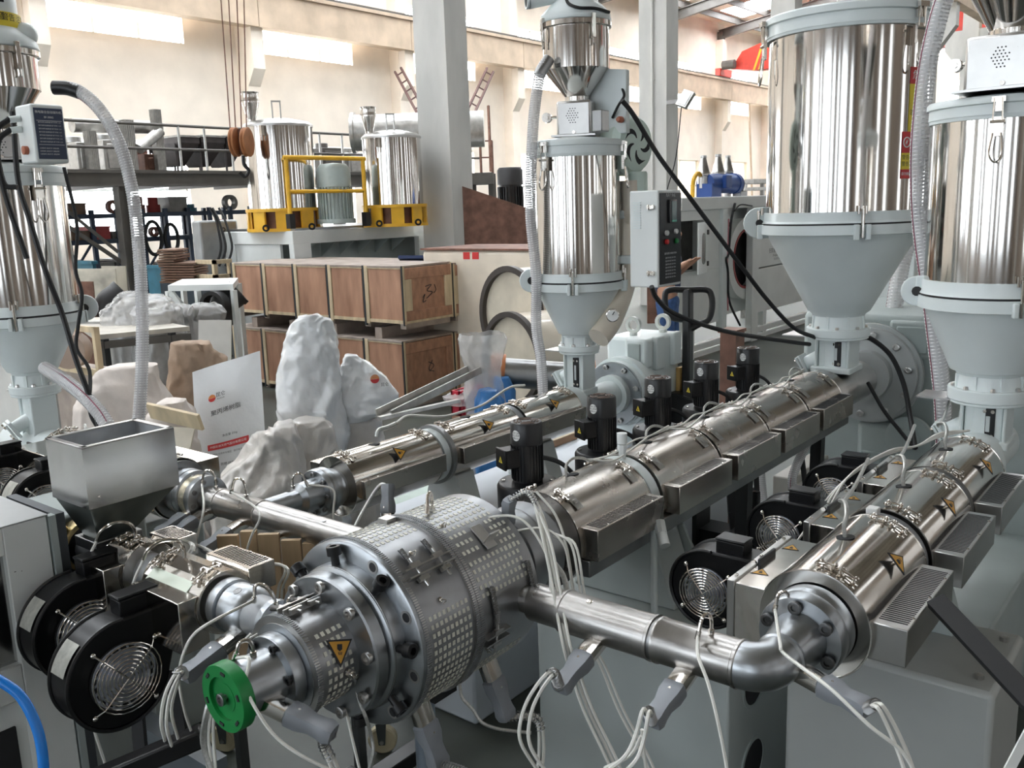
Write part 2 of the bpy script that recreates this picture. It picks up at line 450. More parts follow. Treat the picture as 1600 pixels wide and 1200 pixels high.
for i, p in enumerate(PIL):
    mb = MB()
    for xa, xb in ((XW+.1, -8.9), (-8.9, XR)):
        za, zb = zr(xa), zr(xb)
        for dz, hh, ww in ((-.3, .03, .22), (.12, .03, .22), (-.09, .42, .02)):
            mb.bar((xa, p, za+dz), (xb, p, zb+dz), ww, hh)
    mb.box((XW+.2, p, zr(XW)-.25), (.3, .3, .6))
    for xx in (-20.5, -18.2, -15.5, -12.5):
        mb.bar((xx, p, zr(xx)-.1), (xx, p+.9, zr(xx)+.42), .05)
    struct(mb, 'trim_%d' % (80+i), steelbeam, smooth=0)
mb = MB()
for x in np.arange(XW+1.0, XR, 1.5): mb.span((x-.04, YB, zr(x)+.2), (x+.04, YE, zr(x)+.48))
struct(mb, 'trim_99', steelbeam, smooth=0)
# red travelling crane on the runway
cy = 46.0
cr = thing('overhead_crane', 'red overhead crane girder with yellow stripes, high up beyond the column with the floodlight', 'crane', (-21.5, cy, 8.24))
mb = MB()
mb.prism([(-21.6, 8.55), (-20.2, 8.35), (-9.2, 8.35), (-9.2, 9.75), (-19.6, 9.75), (-21.0, 9.35)], (0, cy+.3, 0), (1, 0, 0), (0, 0, 1), .6)
mb.build('girder', redp, cr, smooth=0)
MB().span((-22.3, cy-.7, 8.24), (-22.0, cy+.7, 8.62)).build('end_carriage', redp, cr, bev=.03)
MB().cyl((-21.95, cy-.5, 8.75), (-21.3, cy-.5, 8.75), .22).build('drive_motor', steelbeam, cr)
for k in range(2):
    MB().prism([(-20.4+k*.28, 8.36), (-20.28+k*.28, 8.36), (-19.78+k*.28, 9.74), (-19.9+k*.28, 9.74)], (0, cy-.29, 0), (1, 0, 0), (0, 0, 1), .02).build('stripe', yellow, cr, smooth=0)
# floodlight on column B
q = atY(1071, 155, 15.45)
fl = thing('floodlight', 'small grey floodlight on a bracket on the concrete column', 'lamp', (q.x, q.y, q.z))
MB().span((-8.6, 15.5, q.z-.05), (q.x-.05, 15.56, q.z+.02)).build('bracket', darksteel, fl)
R = Matrix.Rotation(math.radians(-25), 3, 'X') @ Matrix.Rotation(math.radians(22), 3, 'Y')
MB().box(q, (.25, .08, .32), R).build('lamp_body', galv, fl, bev=.01)
MB().box(q+R @ Vector((0, -.045, 0)), (.19, .012, .25), R).build('lens', white, fl)
MB().tube([(q.x-.1, 15.5, q.z-.05), (q.x-.2, 15.47, q.z-1.0), (-8.58, 15.49, 2.2)], .010, 5).build('lamp_cable', rubber, fl)

# ================================================================ HOPPER DRYERS
def cbox(xl, xc, xr, yt, yb, Y):
    """an upright box from its near vertical edge and its two visible faces"""
    C = atY(xc, yt, Y); z0 = atY(xc, yb, Y).z; ym = (yt+yb)/2
    return (atY(xl, ym, Y).x, Y, z0), (C.x, atX(xr, ym, C.x).y, C.z)
def ngon(r, n=8, a0=PI/8): return [(r*math.cos(a0+2*PI*k/n), r*math.sin(a0+2*PI*k/n)) for k in range(n)]
class Dry: pass
def toggle(parent, p, out, up, sc=1.):
    """over-centre latch: hook plate, lever and wire bail"""
    side = Vector(up).cross(Vector(out)).normalized(); out = Vector(out); up = Vector(up)
    R = Matrix((side, out, up)).transposed()
    mb = MB()
    mb.box(p+out*.006+up*.035*sc, (.028*sc, .012, .045*sc), R)
    mb.box(p+out*.016*sc+up*.05*sc, (.040*sc, .012*sc, .016*sc), R)
    mb.box(p+out*.010-up*.035*sc, (.034*sc, .012, .06*sc), R)
    mb.cyl(p+out*.018-up*.02*sc-side*.022*sc, p+out*.018-up*.02*sc+side*.022*sc, .005*sc, seg=8)
    for s in (-1, 1): mb.cyl(p+out*.016+side*s*.014*sc-up*.02*sc, p+out*.022+side*s*.012*sc+up*.055*sc, .0028*sc, seg=6)
    t = mb.build('toggle_latch', chrome, parent)
    w_ = MB().tube([p+out*.016-side*.012*sc-up*.055*sc, p+out*.026-side*.018*sc-up*.12*sc, p+out*.03-up*.148*sc, p+out*.026+side*.018*sc-up*.12*sc, p+out*.016+side*.012*sc-up*.055*sc], .0035*sc, 6, 5)
    w_.build('bail', chrome, t)
    return t
def dryer(label, cx, cy, r, pl, Z, latches, clamps, rot=0., sight='y', hinge=None):
    thr, p0, p1, nk, r0, r1, l0, l1 = Z
    D = Dry(); c = Vector((cx, cy, 0)); f = Vector((-cx, -cy, 0)).normalized(); s = Vector((-f.y, f.x, 0))
    root = thing('hopper_dryer', label, 'hopper dryer', (cx, cy, thr)); D.root = root; D.c = c
    def pt(deg, R, z): a = math.radians(deg); return c+(f*math.cos(a)+s*math.sin(a))*R+Vector((0, 0, z))
    def dr(deg): a = math.radians(deg); return f*math.cos(a)+s*math.sin(a)
    D.pt = pt; D.dr = dr
    q = pl*.52
    mb = MB(); mb.lathe([(q, thr), (q, p0)], c, seg=24); mb.box(c+Vector((0, 0, (thr+p0)/2)), (q*1.75, q*1.75, p0-thr))
    mb.box(c+Vector((0, 0, thr+.015)), (q*2.5, q*2.5, .03))
    for sx in (-1, 1): mb.box(c+Vector((sx*q*1.0, 0, (thr+p0)/2)), (.012, q*2.1, p0-thr))
    mb.build('throat', paint, root, bev=.006)
    # sight glass
    nrm = Vector((0, -1, 0)) if sight == 'y' else Vector((1, 0, 0)); sd = Vector((1, 0, 0)) if sight == 'y' else Vector((0, 1, 0))
    g = c+nrm*(q*.90)+sd*q*.25+Vector((0, 0, (thr+p0)/2+.005)); R = Matrix((sd, nrm, Vector((0, 0, 1)))).transposed()
    hh = (p0-thr)*.68
    sg = MB().box(g, (q*.62, .012, hh), R).build('sight_glass_frame', blackm, root, bev=.003)
    MB().box(g+nrm*.008, (q*.2, .004, hh*.5), R).build('glass', mat('sight_glass', (.62, .66, .66), .12, var=.05), sg, bev=.002)
    mb = MB()
    for zz in (-1, 1):
        for xx in (-1, 1): mb.lathe([(q*.10, 0), (q*.10, .007), (0, .007)], g+sd*xx*q*.19+Vector((0, 0, zz*hh*.39)), nrm, 8)
    mb.build('screw', chrome, sg)
    # clean-out spout with its square cover
    d0 = (Vector((-1, -.1, -.62)) if sight == 'y' else Vector((-.25, -1, -.55))).normalized(); o = c+Vector((0, 0, thr+(p0-thr)*.62))+d0*q*.6
    mb = MB().cyl(o, o+d0*q*1.6, q*.52, seg=20); sp = mb.build('clean_out_spout', paint, root)
    x, y, a = basis(d0); R = Matrix((x, y, a)).transposed()
    cv = MB().box(o+d0*(q*1.62), (q*1.5, q*1.5, .014), R).box(o+d0*(q*1.62+.016), (q*1.45, q*1.45, .010), R).build('cover_plate', paint, sp, bev=.003)
    mb = MB()
    for i in (-1, 1):
        for j in (-1, 1): mb.lathe([(.008, 0), (.008, .008), (0, .008)], o+d0*(q*1.62+.02)+x*i*q*.55+y*j*q*.55, a, 6)
    mb.build('bolt', chrome, cv)
    # bottom plate, slide gate, neck, cone
    mb = MB(); mb.lathe([(pl, p0), (pl, p1)], c, seg=28); mb.lathe([(pl*.96, p0-.012), (pl*.96, p0)], c, seg=28)
    bp = mb.build('base_flange', paint, root, bev=.003)
    bolts(MB(), c+Vector((0, 0, p1)), (0, 0, 1), pl*.86, 8, .009, .012, .3, sock=False).build('bolt', brushed, bp)
    MB().box(c+Vector((-pl*.95, 0, p0-.006)), (pl*1.5, pl*1.0, .006)).build('slide_gate', brushed, root)
    mb = MB(); rn = pl*.80; mb.lathe([(rn*1.05, p1-.002), (rn, nk)], c, seg=28)
    for k in range(8):
        d = dr(22+45*k); x_ = Vector((-d.y, d.x, 0)); mb.box(c+d*rn*1.02+Vector((0, 0, (p1+nk)/2)), (.012, .012, nk-p1), Matrix((d, x_, Vector((0, 0, 1)))).transposed())
    mb.build('neck', paint, root)
    rb = rn*1.02; h = r0-nk
    prof = [(rn, nk-.002), (rb*1.05, nk+.01), (rb*1.2, nk+h*.06)]+[(rb*1.2+(r*1.0-rb*1.2)*t, nk+h*(.06+.94*t)) for t in (.25, .5, .75, 1)]
    MB().lathe(prof, c, seg=48).build('cone', paint, root)
    g0 = r0+(r1-r0)*.42
    mb = MB(); mb.lathe([(r*.98, r0-.012), (r*1.075, r0-.008), (r*1.075, g0-.004), (r*.98, g0-.004)], c, seg=56); mb.build('lower_ring', paint, root)
    MB().lathe([(r*1.045, g0-.006), (r*1.045, g0+.006)], c, seg=56).build('gasket', rubber, root)
    mb = MB(); mb.lathe([(r*.98, g0+.004), (r*1.06, g0+.004), (r*1.035, g0+.014), (r*1.03, r1), (r*.98, r1)], c, seg=56); mb.build('upper_ring', paint, root)
    b = MB().lathe([(r, r1-.01), (r, l0+.01)], c, seg=96); b.build('barrel', mirror, root)
    lid = MB().lathe([(r*.97, l0), (r*1.055, l0), (r*1.05, l0+(l1-l0)*.55), (r*1.085, l0+(l1-l0)*.6), (r*1.085, l1-.008), (r*1.06, l1), (r*.4, l1+.02), (0, l1+.022)], c, seg=64).build('lid', paint, root)
    mb = MB().lathe([(r*1.0, l0-.012), (r*1.04, l0-.012), (r*1.045, l0), (r*1.0, l0)], c, seg=64); mb.build('top_ring', paint, root)
    zm = (l0+l1)/2; sc = max(1, r/.26)
    for a in latches: toggle(root, pt(a, r*1.06, l0-.005), dr(a), (0, 0, 1), sc)
    for a in clamps:
        d = dr(a); t_ = Vector((-d.y, d.x, 0)); R = Matrix((t_, d, Vector((0, 0, 1)))).transposed()
        mb = MB()
        for e in (-1, 1): mb.box(pt(a, r*1.085, r0+.004)+t_*e*.018*sc, (.016*sc, .028, .05*sc), R)
        k = mb.build('clamp_lug', paint, root, bev=.003)
        mb = MB().cyl(pt(a, r*1.10, r0-.02), pt(a, r*1.10, r1+.012), .006*sc, seg=8)
        for e in (-1, 1): mb.cyl(pt(a, r*1.06, r1-.01)+t_*e*.012*sc, pt(a, r*1.06, r1+.025)+t_*e*.012*sc, .005, seg=8)
        mb.build('eye_bolt', chrome, k)
    if hinge is not None:
        d = dr(hinge); t_ = Vector((-d.y, d.x, 0)); R = Matrix((t_, d, Vector((0, 0, 1)))).transposed()
        o = pt(hinge, r*1.09, (r0+r1)/2)
        hb = MB().cyl(o-t_*.012+d*.0, o+t_*.012, .055*sc).box(o-d*.02, (.03, .05, .11*sc), R).build('hinge', paint, root, bev=.004)
        MB().cyl(o-t_*.022, o+t_*.022, .018, seg=10).build('hinge_pin', blackm, hb)
    return D
def hose(parent, pts, r, line=(0, 0, 1), name='suction_hose'):
    h = MB().tube(pts, r, 14, 8).build(name, hosep, parent)
    MB().coil(pts, r*.97, r*.085, r*.42, 4, 10, 9).build('wire_coil', hosew, h)
    P = [Vector(p)+Vector(line).normalized()*r*.98 for p in pts]
    MB().tube(P, r*.09, 5, 8).build('stripe', hosepur, h)
    return h
def loader(parent, c, zb, r, hbox, hcone, hcyl, face, head=True, boxw=.16):
    """suction hopper: steel base box, cone, mirror drum, painted lid with motor head"""
    c = Vector((c[0], c[1], zb)); f = Vector(face).normalized(); s = Vector((-f.y, f.x, 0)); R = Matrix((s, f, Vector((0, 0, 1)))).transposed()
    bx = MB().box(c+Vector((0, 0, hbox/2)), (boxw, boxw, hbox), R).build('loader_base', brushed, parent, bev=.012)
    MB().box(c+Vector((0, 0, .004)), (boxw*1.25, boxw*1.25, .008), R).build('foot_plate', brushed, bx)
    mb = MB()
    for j in range(-3, 4):
        for i in range(-2, 3):
            if abs(i)+abs(j)*.6 < 3.0:
                o = c+f*(boxw/2+.0004)+s*((i+(j % 2)*.5)*.0115-boxw*.06)+Vector((0, 0, hbox*.58+j*.0100))
                mb.cyl(o-f*.004, o+f*.0012, .0026, seg=7)
    mb.build('vent_hole', dark, bx, kind='stuff')
    MB().lathe([(.008, 0), (.008, .006), (0, .006)], c+f*boxw/2+Vector((0, 0, hbox*.12)), f, 8).build('screw', chrome, bx)
    o = c-s*boxw*.5+Vector((0, 0, hbox*.6)); o2 = o-s*.06
    MB().cyl(o, o2, .007, seg=8).cyl(o2-f*.012, o2+f*.016, .022, seg=16).cyl(o2+f*.016, o2+f*.02, .010, seg=10).build('knob', chrome, bx)
    z = c.z+hbox
    MB().lathe([(boxw*.34, z-c.z), (boxw*.34, hbox+.02)], c, seg=24).build('outlet_neck', chrome, parent)
    MB().lathe([(boxw*.32, hbox+.018), (r, hbox+hcone), (r*1.02, hbox+hcone+.004)], c, seg=48).build('loader_cone', mirror, parent)
    cyl = MB().lathe([(r*1.02, hbox+hcone), (r*1.02, hbox+hcone+hcyl)], c, seg=64).build('loader_drum', mirror, parent)
    zt = hbox+hcone+hcyl
    MB().lathe([(r*1.06, zt-.012), (r*1.10, zt-.008), (r*1.10, zt+.012), (r*1.0, zt+.014)], c, seg=48).build('drum_rim', chrome, cyl)
    ld = MB().lathe([(r*1.08, zt+.014), (r*1.10, zt+.02), (r*1.06, zt+.05), (r*.82, zt+.085), (r*.70, zt+.10), (r*.70, zt+.22), (r*.66, zt+.235), (0, zt+.25)], c, seg=48).build('loader_lid', paint, parent)
    for a in (-50, 40):
        d = f*math.cos(math.radians(a))+s*math.sin(math.radians(a)); t_ = Vector((-d.y, d.x, 0)); Rq = Matrix((t_, d, Vector((0, 0, 1)))).transposed()
        MB().box(c+d*r*1.13+Vector((0, 0, zt-.02)), (.018, .014, .10), Rq).cyl(c+d*r*1.12+Vector((0, 0, zt-.07)), c+d*r*1.12+Vector((0, 0, zt-.10)), .008, seg=8).build('drum_clip', chrome, parent, bev=.002)
    return ld, zt+c.z
def panel_text(mb, lines, o, x, y):
    """lines: (text, size, dy) stacked on a flat panel with its centre at o"""
    for t, sz, dx, dy in lines: put_text(mb, t, sz, Vector(o)+Vector(x)*dx+Vector(y)*dy, x, y)

XA, X2A, X4A, ZA = -1.513, -2.42, -.68, 1.05
Y1A, Y5A, YPA = 1.67, 1.18, 1.64
# --- dryer over the second extruder, in the middle of the picture
d2 = dryer('slim steel hopper dryer with a black control panel on its side, beside the wooden crates', X2A, 3.52, .200, .098, (1.108, 1.318, 1.345, 1.388, 1.618, 1.69, 2.215, 2.275), [-38, 75], [-6, 82], hinge=-86)
f2 = d2.dr(0)
ld2, z2 = loader(d2.root, d2.pt(8, .0, 0)+Vector((0, .02, 0)), 2.295, .145, .155, .135, .185, d2.dr(-12))
# inlet pipe stub and motor cap on the lid
c = d2.c
MB().cyl(c+d2.dr(-80)*.08+Vector((0, 0, 2.90)), c+d2.dr(-75)*.20+Vector((0, 0, 2.875)), .034, seg=20).ring(c+d2.dr(-75)*.20+Vector((0, 0, 2.875)), d2.dr(-75), .027, .034, .01).build('exhaust_stub', paint, ld2)
MB().cyl(c+d2.dr(-75)*.20+Vector((0, 0, 2.875)), c+d2.dr(-75)*.2102+Vector((0, 0, 2.874)), .027, seg=20).build('stub_opening', dark, ld2)
MB().tube([atD(884, -4, 3.92), atD(889, 6, 3.9), atD(905, 12, 3.88), atD(930, 13, 3.9), atD(952, 19, 3.95)], .007, 7).build('lid_cable', rubber, ld2)
# hose from the drum down the left side
H = [atD(858, 92, 3.95), atD(846, 110, 3.94), atD(838, 150, 3.95), atD(832, 215, 3.98), atD(829, 330, 4.05), atD(838, 430, 4.12), atD(838, 510, 4.2), atD(845, 560, 4.2), atD(850, 640, 4.2)]
hose(d2.root, H, .024, (-1, -.3, 0))
MB().tube(H[:2]+[atD(843, 118, 3.94)], .0265, 12, 5).build('hose_cuff', darksteel, d2.root)
# bracket board on the far side of the loader with a cable
a, b = cbox(928, 980, 984, 118, 206, 3.62)
br = MB().prism([(0, 0), (.20, 0), (.20, .27), (.05, .29), (-.02, .12)], (a[0]-.01, 3.62, 2.30), (1, 0, 0), (0, 0, 1), .03).build('loader_bracket', paint, d2.root, bev=.004)
MB().lathe([(.014, 0), (.014, .02), (.010, .03), (0, .03)], atY(971, 187, 3.58), (0, -1, 0), 14).build('indicator_lamp', mat('orange_lamp', (.42, .12, .06), .3), br)
MB().tube([atY(972, 137, 3.60), atY(975, 150, 3.57), atY(966, 165, 3.56), atY(957, 184, 3.585)], .006, 7).build('short_cable', rubber, br)
a, b = cbox(925, 940, 952, 171, 205, 3.40)
MB().span(a, b).build('latch_box', darksteel, d2.root, bev=.004)
# air blower on the far side, its duct and the air inlet elbow
o = atX(991, 226, -2.22)
bl = MB().lathe([(.02, -.10), (.135, -.10), (.14, -.02), (.125, .0), (.118, .012), (.10, .018), (0, .02)], o, (1, -.12, 0), 40).build('air_blower', fangreen, d2.root)
x_, y_, a_ = basis((1, -.12, 0))
for k in range(5):
    an = 2*PI*k/5+.5; mb = MB(); P = []
    for t in np.linspace(0, 1, 6): P.append((.028+.062*t, an+.55*t*t))
    P2 = [(rr, aa+.16+.42*((rr-.028)/.062)) for rr, aa in reversed(P)]
    poly = [(rr*math.cos(q), rr*math.sin(q)) for rr, q in P+P2]
    mb.prism(poly, o+a_*.0185, x_, y_, .002); mb.build('intake_slot', dark, bl, smooth=0)
MB().lathe([(.05, 0), (.05, .20), (.045, .21)], o+Vector((.0, .02, -.33)), (0, 0, 1), 20).build('blower_outlet', fangreen, bl)
du = MB().tube([o+Vector((-.02, .0, -.16)), o+Vector((-.02, 0, -.30)), atD(977, 350, 4.25), atD(978, 415, 4.28), atD(974, 450, 4.27), atD(955, 500, 4.2), atD(935, 528, 4.15)], .052, 18, 6, ).build('air_duct', cream, d2.root)
for yy in (306, 335, 405): MB().lathe([(.052, -.02), (.058, -.015), (.058, .015), (.052, .02)], atD(975.5, yy, 4.24), (0, 0, 1), 20).build('duct_coupling', paint, du)
ga = MB().lathe([(.028, 0), (.030, .004), (.030, .022), (.026, .024)], atD(957, 492, 4.09), f2, 24).build('dial_gauge', chrome, d2.root)
MB().lathe([(.0255, .0), (.0, .001)], Vector(atD(957, 492, 4.09))+f2*.0245, f2, 24).build('dial', white, ga)
MB().bar(atD(957, 492, 4.06), atD(960, 487, 4.06), .003).build('needle', ink, ga)
# control cabinet with black panel
a, b = cbox(984, 1028, 1064, 297, 450, 3.33)
a = (a[0], a[1], a[2]); cbx = MB().span(a, b).build('control_cabinet', paintw, d2.root, bev=.006)
X1, Y0, Y1, z0, z1 = b[0], a[1], b[1], a[2], b[2]; hY = (Y0+Y1)/2; hw = Y1-Y0; hz = z1-z0
MB().span((X1-.001, Y0+.012, z0+.012), (X1+.004, Y1-.008, z1-.012)).build('black_panel', inkb if 0 else black, cbx)
MB().span((X1, hY-hw*.10, z0+hz*.66), (X1+.012, hY+hw*.22, z0+hz*.90)).build('display_frame', blackm, cbx, bev=.003)
MB().span((X1+.0115, hY-hw*.02, z0+hz*.67), (X1+.0135, hY+hw*.18, z0+hz*.885)).build('display', lcd, cbx)
MB().span((X1+.0115, hY-hw*.02, z0+hz*.672), (X1+.014, hY+hw*.18, z0+hz*.69)).build('display_bar', mat('display_green', (.1, .5, .35), .3), cbx)
for (u, v, m_) in ((-.2, .56, white), (.2, .57, white), (-.2, .47, redst), (.22, .47, greenp)):
    MB().lathe([(.011, 0), (.011, .010), (.008, .013), (0, .013)], (X1+.003, hY+hw*u, z0+hz*v), (1, 0, 0), 14).build('switch_button', m_, cbx)
mb = MB(); put_text(mb, '热风干燥机', .016, (X1+.0045, hY, z0+hz*.945), (0, 1, 0), (0, 0, 1))
put_text(mb, '操作说明 OPERATION', .0105, (X1+.0045, hY, z0+hz*.345), (0, 1, 0), (0, 0, 1))
for k in range(7): put_text(mb, '温度 时间 设定 220V 50Hz', .0078, (X1+.0045, hY, z0+hz*(.30-k*.034)), (0, 1, 0), (0, 0, 1))
mb.build('panel_lettering', inkw, cbx, smooth=0)
mb = MB()
for k in range(11): mb.box(((a[0]+X1)/2-.03, Y0-.001, z0+hz*(.62+k*.026)), (.034, .006, .0045))
mb.build('louvre', paint, cbx, kind='stuff')
for v in (.15, .83): MB().box((X1-.032, Y0-.004, z0+hz*v), (.036, .012, .018)).cyl((X1-.04, Y0-.012, z0+hz*v-.012), (X1-.04, Y0-.012, z0+hz*v+.012), .004, seg=8).build('door_catch', chrome, cbx, bev=.002)

# --- the large dryer over the main extruder
d3 = dryer('largest steel hopper dryer with red and yellow warning stickers, over the main extruder', XA, 4.43, .352, .148, (1.15, 1.328, 1.368, 1.428, 1.832, 1.925, 2.715, 2.80), [48, -72], [13, -78], hinge=-80)
root = d3.root; c = d3.c
st = MB(); st2 = MB(); st3 = MB()
def patch(mb, a0, a1, z0, z1, rr, n=8):
    vs = []; fs = []
    for k in range(n+1):
        for z in (z0, z1): vs.append(d3.pt(a0+(a1-a0)*k/n, rr, z))
    for k in range(n): fs.append((2*k, 2*k+2, 2*k+3, 2*k+1))
    mb.add(vs, fs); return mb
def patchtext(mb, body, size, am, zm, rr):
    return put_text(mb, body, size, (0, 0, 0), (1, 0, 0), (0, 0, 1), fn=lambda u, v: d3.pt(am+math.degrees(u/rr), rr, zm+v))
ra = .3535
# upper sticker: red head over yellow body; lower sticker: red square, yellow, red foot
patch(MB(), 46.5, 64, 2.46, 2.53, ra).build('sticker_head', redst, root); patch(MB(), 46.5, 64, 2.20, 2.46, ra).build('sticker_body', yellowst, root)
lo = patch(MB(), 41.5, 64, 2.17, 2.26, ra+.001).build('sticker_red', redst, root); patch(MB(), 41.5, 64, 2.10, 2.17, ra+.001).build('sticker_yellow', yellowst, root)
patch(MB(), 41.5, 64, 2.06, 2.10, ra+.001).build('sticker_foot', redst, root)
mb = MB(); x_ = d3.dr(47)
o = d3.pt(45.8, ra+.0015, 2.215); t_ = Vector((-x_.y, x_.x, 0))
mb.ring(o, x_, .018, .023, .002, 24); mb.prism([(-.010, -.012), (.002, .014), (.003, .002), (.010, .012), (.0, -.014), (-.001, 0)], o, t_, (0, 0, 1), -.002)
mb.build('no_touch_emblem', white, lo)
mb = MB()
for k in range(2): patchtext(mb, '警告 高温危险', .022, 53, 2.15-k*.028, ra+.0016)
mb.build('lettering', ink, root, smooth=0); mb = MB(); patchtext(mb, '注意安全', .026, 55.5, 2.34, ra+.001); mb.build('lettering', ink, root, smooth=0)
mb = MB(); patchtext(mb, '请勿触摸机体表面', .016, 52, 2.08, ra+.0016); mb.build('lettering', inkw, root, smooth=0); mb = MB(); patchtext(mb, '危险', .042, 55.5, 2.495, ra+.001); mb.build('lettering', inkw, root, smooth=0)
# upright posts and a cable on the lid
for dx, m_ in ((-.06, galv), (.05, paint), (.15, redst)):
    p = Vector((XA+dx, 4.43+.1-dx*.2, 2.80)); MB().span(p-Vector((.03, .02, 0)), p+Vector((.03, .02, .45))).build('lid_post', m_, root, bev=.004)
MB().tube([Vector((XA+.02, 4.2, 2.86)), Vector((XA+.06, 4.1, 2.90)), Vector((XA+.2, 4.15, 2.87)), Vector((XA+.33, 4.25, 2.83))], .009, 7).build('lid_cable', rubber, root)
# big clear hose in front of it
hose(root, [atD(1487, -30, 3.35), atD(1468, 20, 3.4), atD(1448, 110, 3.45), atD(1437, 220, 3.5), atD(1436, 300, 3.55), atD(1441, 370, 3.6), atD(1452, 450, 3.62), atD(1462, 530, 3.66), atD(1472, 620, 3.72), atD(1476, 720, 3.8)], .034, (-.6, -.7, 0))
hose(root, [atD(1450, -20, 5.2), atD(1446, 30, 5.2), atD(1440, 150, 5.2), atD(1432, 330, 5.2), atD(1412, 400, 5.2), atD(1404, 440, 5.2), atD(1396, 490, 5.2)], .045, (-1, 0, 0))

# --- right-hand dryer
d4 = dryer('steel hopper dryer at the right edge with a perforated box on its lid', X4A, 3.62, .237, .137, (1.08, 1.252, 1.296, 1.346, 1.598, 1.69, 2.24, 2.30), [-6, 70], [18, 80], hinge=-84)
loader(d4.root, (X4A+.03, 3.50, 0), 2.315, .20, .175, .24, .2, d4.dr(-14), boxw=.24)
# --- left-hand dryer
d1 = dryer('steel hopper dryer at the left edge with a dark label panel on its loader', -3.915, Y1A, .205, .100, (1.06, 1.30, 1.332, 1.38, 1.60, 1.672, 2.15, 2.215), [27, -40], [70, -10], sight='x', hinge=84)
ld1, z1 = loader(d1.root, (-3.90, Y1A, 0), 2.24, .155, .10, .17, .135, d1.dr(-10))
c = d1.c
z = z1
mb = MB().lathe([(.118, .09), (.118, .145)], (-3.90, Y1A, z), seg=40); mb.build('sticker_yellow', yellowst, d1.root)
for a in (0, 55, -55):
    mb = MB(); put_text(mb, '警告 注意', .03, (0, 0, 0), (1, 0, 0), (0, 0, 1), fn=lambda u, v, a=a: Vector((-3.90, Y1A, z+.125+v))+d1.dr(a+math.degrees(u/.1185))*.1185)
    mb.build('lettering', ink, d1.root, smooth=0)
mb = MB()
for a in (-20, 22): 
    d = d1.dr(a); t_ = Vector((-d.y, d.x, 0)); mb.box(Vector((-3.90, Y1A, z+.19))+d*.1085, (.05, .004, .02), Matrix((t_, d, Vector((0, 0, 1)))).transposed())
mb.build('air_slot', dark, ld1)
MB().lathe([(.11, .235), (.11, .42), (.09, .45), (0, .455)], (-3.90, Y1A, z), seg=36).build('motor_cover', paint, d1.root)
MB().ball((-3.9+d1.dr(75).x*.13, Y1A+d1.dr(75).y*.13, z+.075), .045, 16).build('exhaust_stub', paint, ld1)
a, b = cbox(27, 46, 104, 161, 256, 1.42)
lb = MB().span(a, b).build('label_cabinet', paintw, d1.root, bev=.008)
X1, Y0, Y1, z0, z1_ = b[0], a[1], b[1], a[2], b[2]; hY = (Y0+Y1)/2; hw = Y1-Y0; hz = z1_-z0
MB().span((X1, Y0+hw*.07, z0+hz*.07), (X1+.003, Y1-hw*.07, z1_-hz*.07)).build('label_panel', inkb, lb, bev=.001)
mb = MB(); put_text(mb, '微电脑全自动填料机', hw*.088, (X1+.0035, hY, z0+hz*.86), (0, 1, 0), (0, 0, 1)); put_text(mb, 'BF-300G', hw*.08, (X1+.0035, hY, z0+hz*.775), (0, 1, 0), (0, 0, 1))
for k in range(7): put_text(mb, '操作说明 接通电源 按下开关 1.2.3', hw*.046, (X1+.0035, hY, z0+hz*(.69-k*.055)), (0, 1, 0), (0, 0, 1))
for k in range(3): put_text(mb, '注意事项 请勿打开 清理滤网', hw*.046, (X1+.0035, hY-.01, z0+hz*(.25-k*.05)), (0, 1, 0), (0, 0, 1))
mb.build('lettering', inkw, lb, smooth=0)
mb = MB()
for k in (.31, .715): mb.span((X1+.003, Y0+hw*.12, z0+hz*k), (X1+.0036, Y1-hw*.12, z0+hz*(k+.006)))
mb.build('rule_line', inkw, lb)
MB().lathe([(.014, 0), (.014, .014), (0, .016)], ((a[0]+X1)/2, Y0, z0+hz*.23), (0, -1, 0), 14).build('indicator_lamp', mat('orange_lamp', (.42, .12, .06)), lb)
for zz, q in ((.60, 176), (.78, 190)):
    p = Vector(((a[0]+X1)/2-.02, Y0, z0+hz*zz)); MB().cyl(p, p+Vector((-.01, -.03, -.005)), .011, seg=10).build('cable_gland', paint, lb)
    MB().tube([p+Vector((-.01, -.03, 0)), p+Vector((-.03, -.07, -.05)), p+Vector((-.05, -.06, -.2)), p+Vector((-.02, -.03, -.42 if zz < .7 else -.22))], .009, 8).build('black_cable', rubber, lb)
MB().tube([(-3.80, 1.40, z+.20), (-3.74, 1.37, z+.14), (-3.70, 1.40, z-.02), (-3.69, 1.42, z-.2)], .008, 8).build('black_cable', rubber, d1.root)
hose(d1.root, [atD(90, 137, 3.4), atD(120, 141, 3.4), atD(155, 170, 3.4), atD(187, 225, 3.42), atD(207, 300, 3.45), atD(217, 390, 3.5), atD(222, 480, 3.5), atD(222, 560, 3.5), atD(218, 640, 3.5), atD(208, 720, 3.5)], .0235, (-.3, -.4, -.6))
MB().tube([atD(84, 137, 3.4), atD(105, 138, 3.4), atD(124, 144, 3.4)], .026, 12, 5).build('hose_cuff', blackm, d1.root)
hose(d1.root, [atD(70, 575, 3.6), atD(105, 598, 3.45), atD(140, 628, 3.35), atD(168, 665, 3.3), atD(185, 720, 3.3)], .026, (.4, -.3, .7))

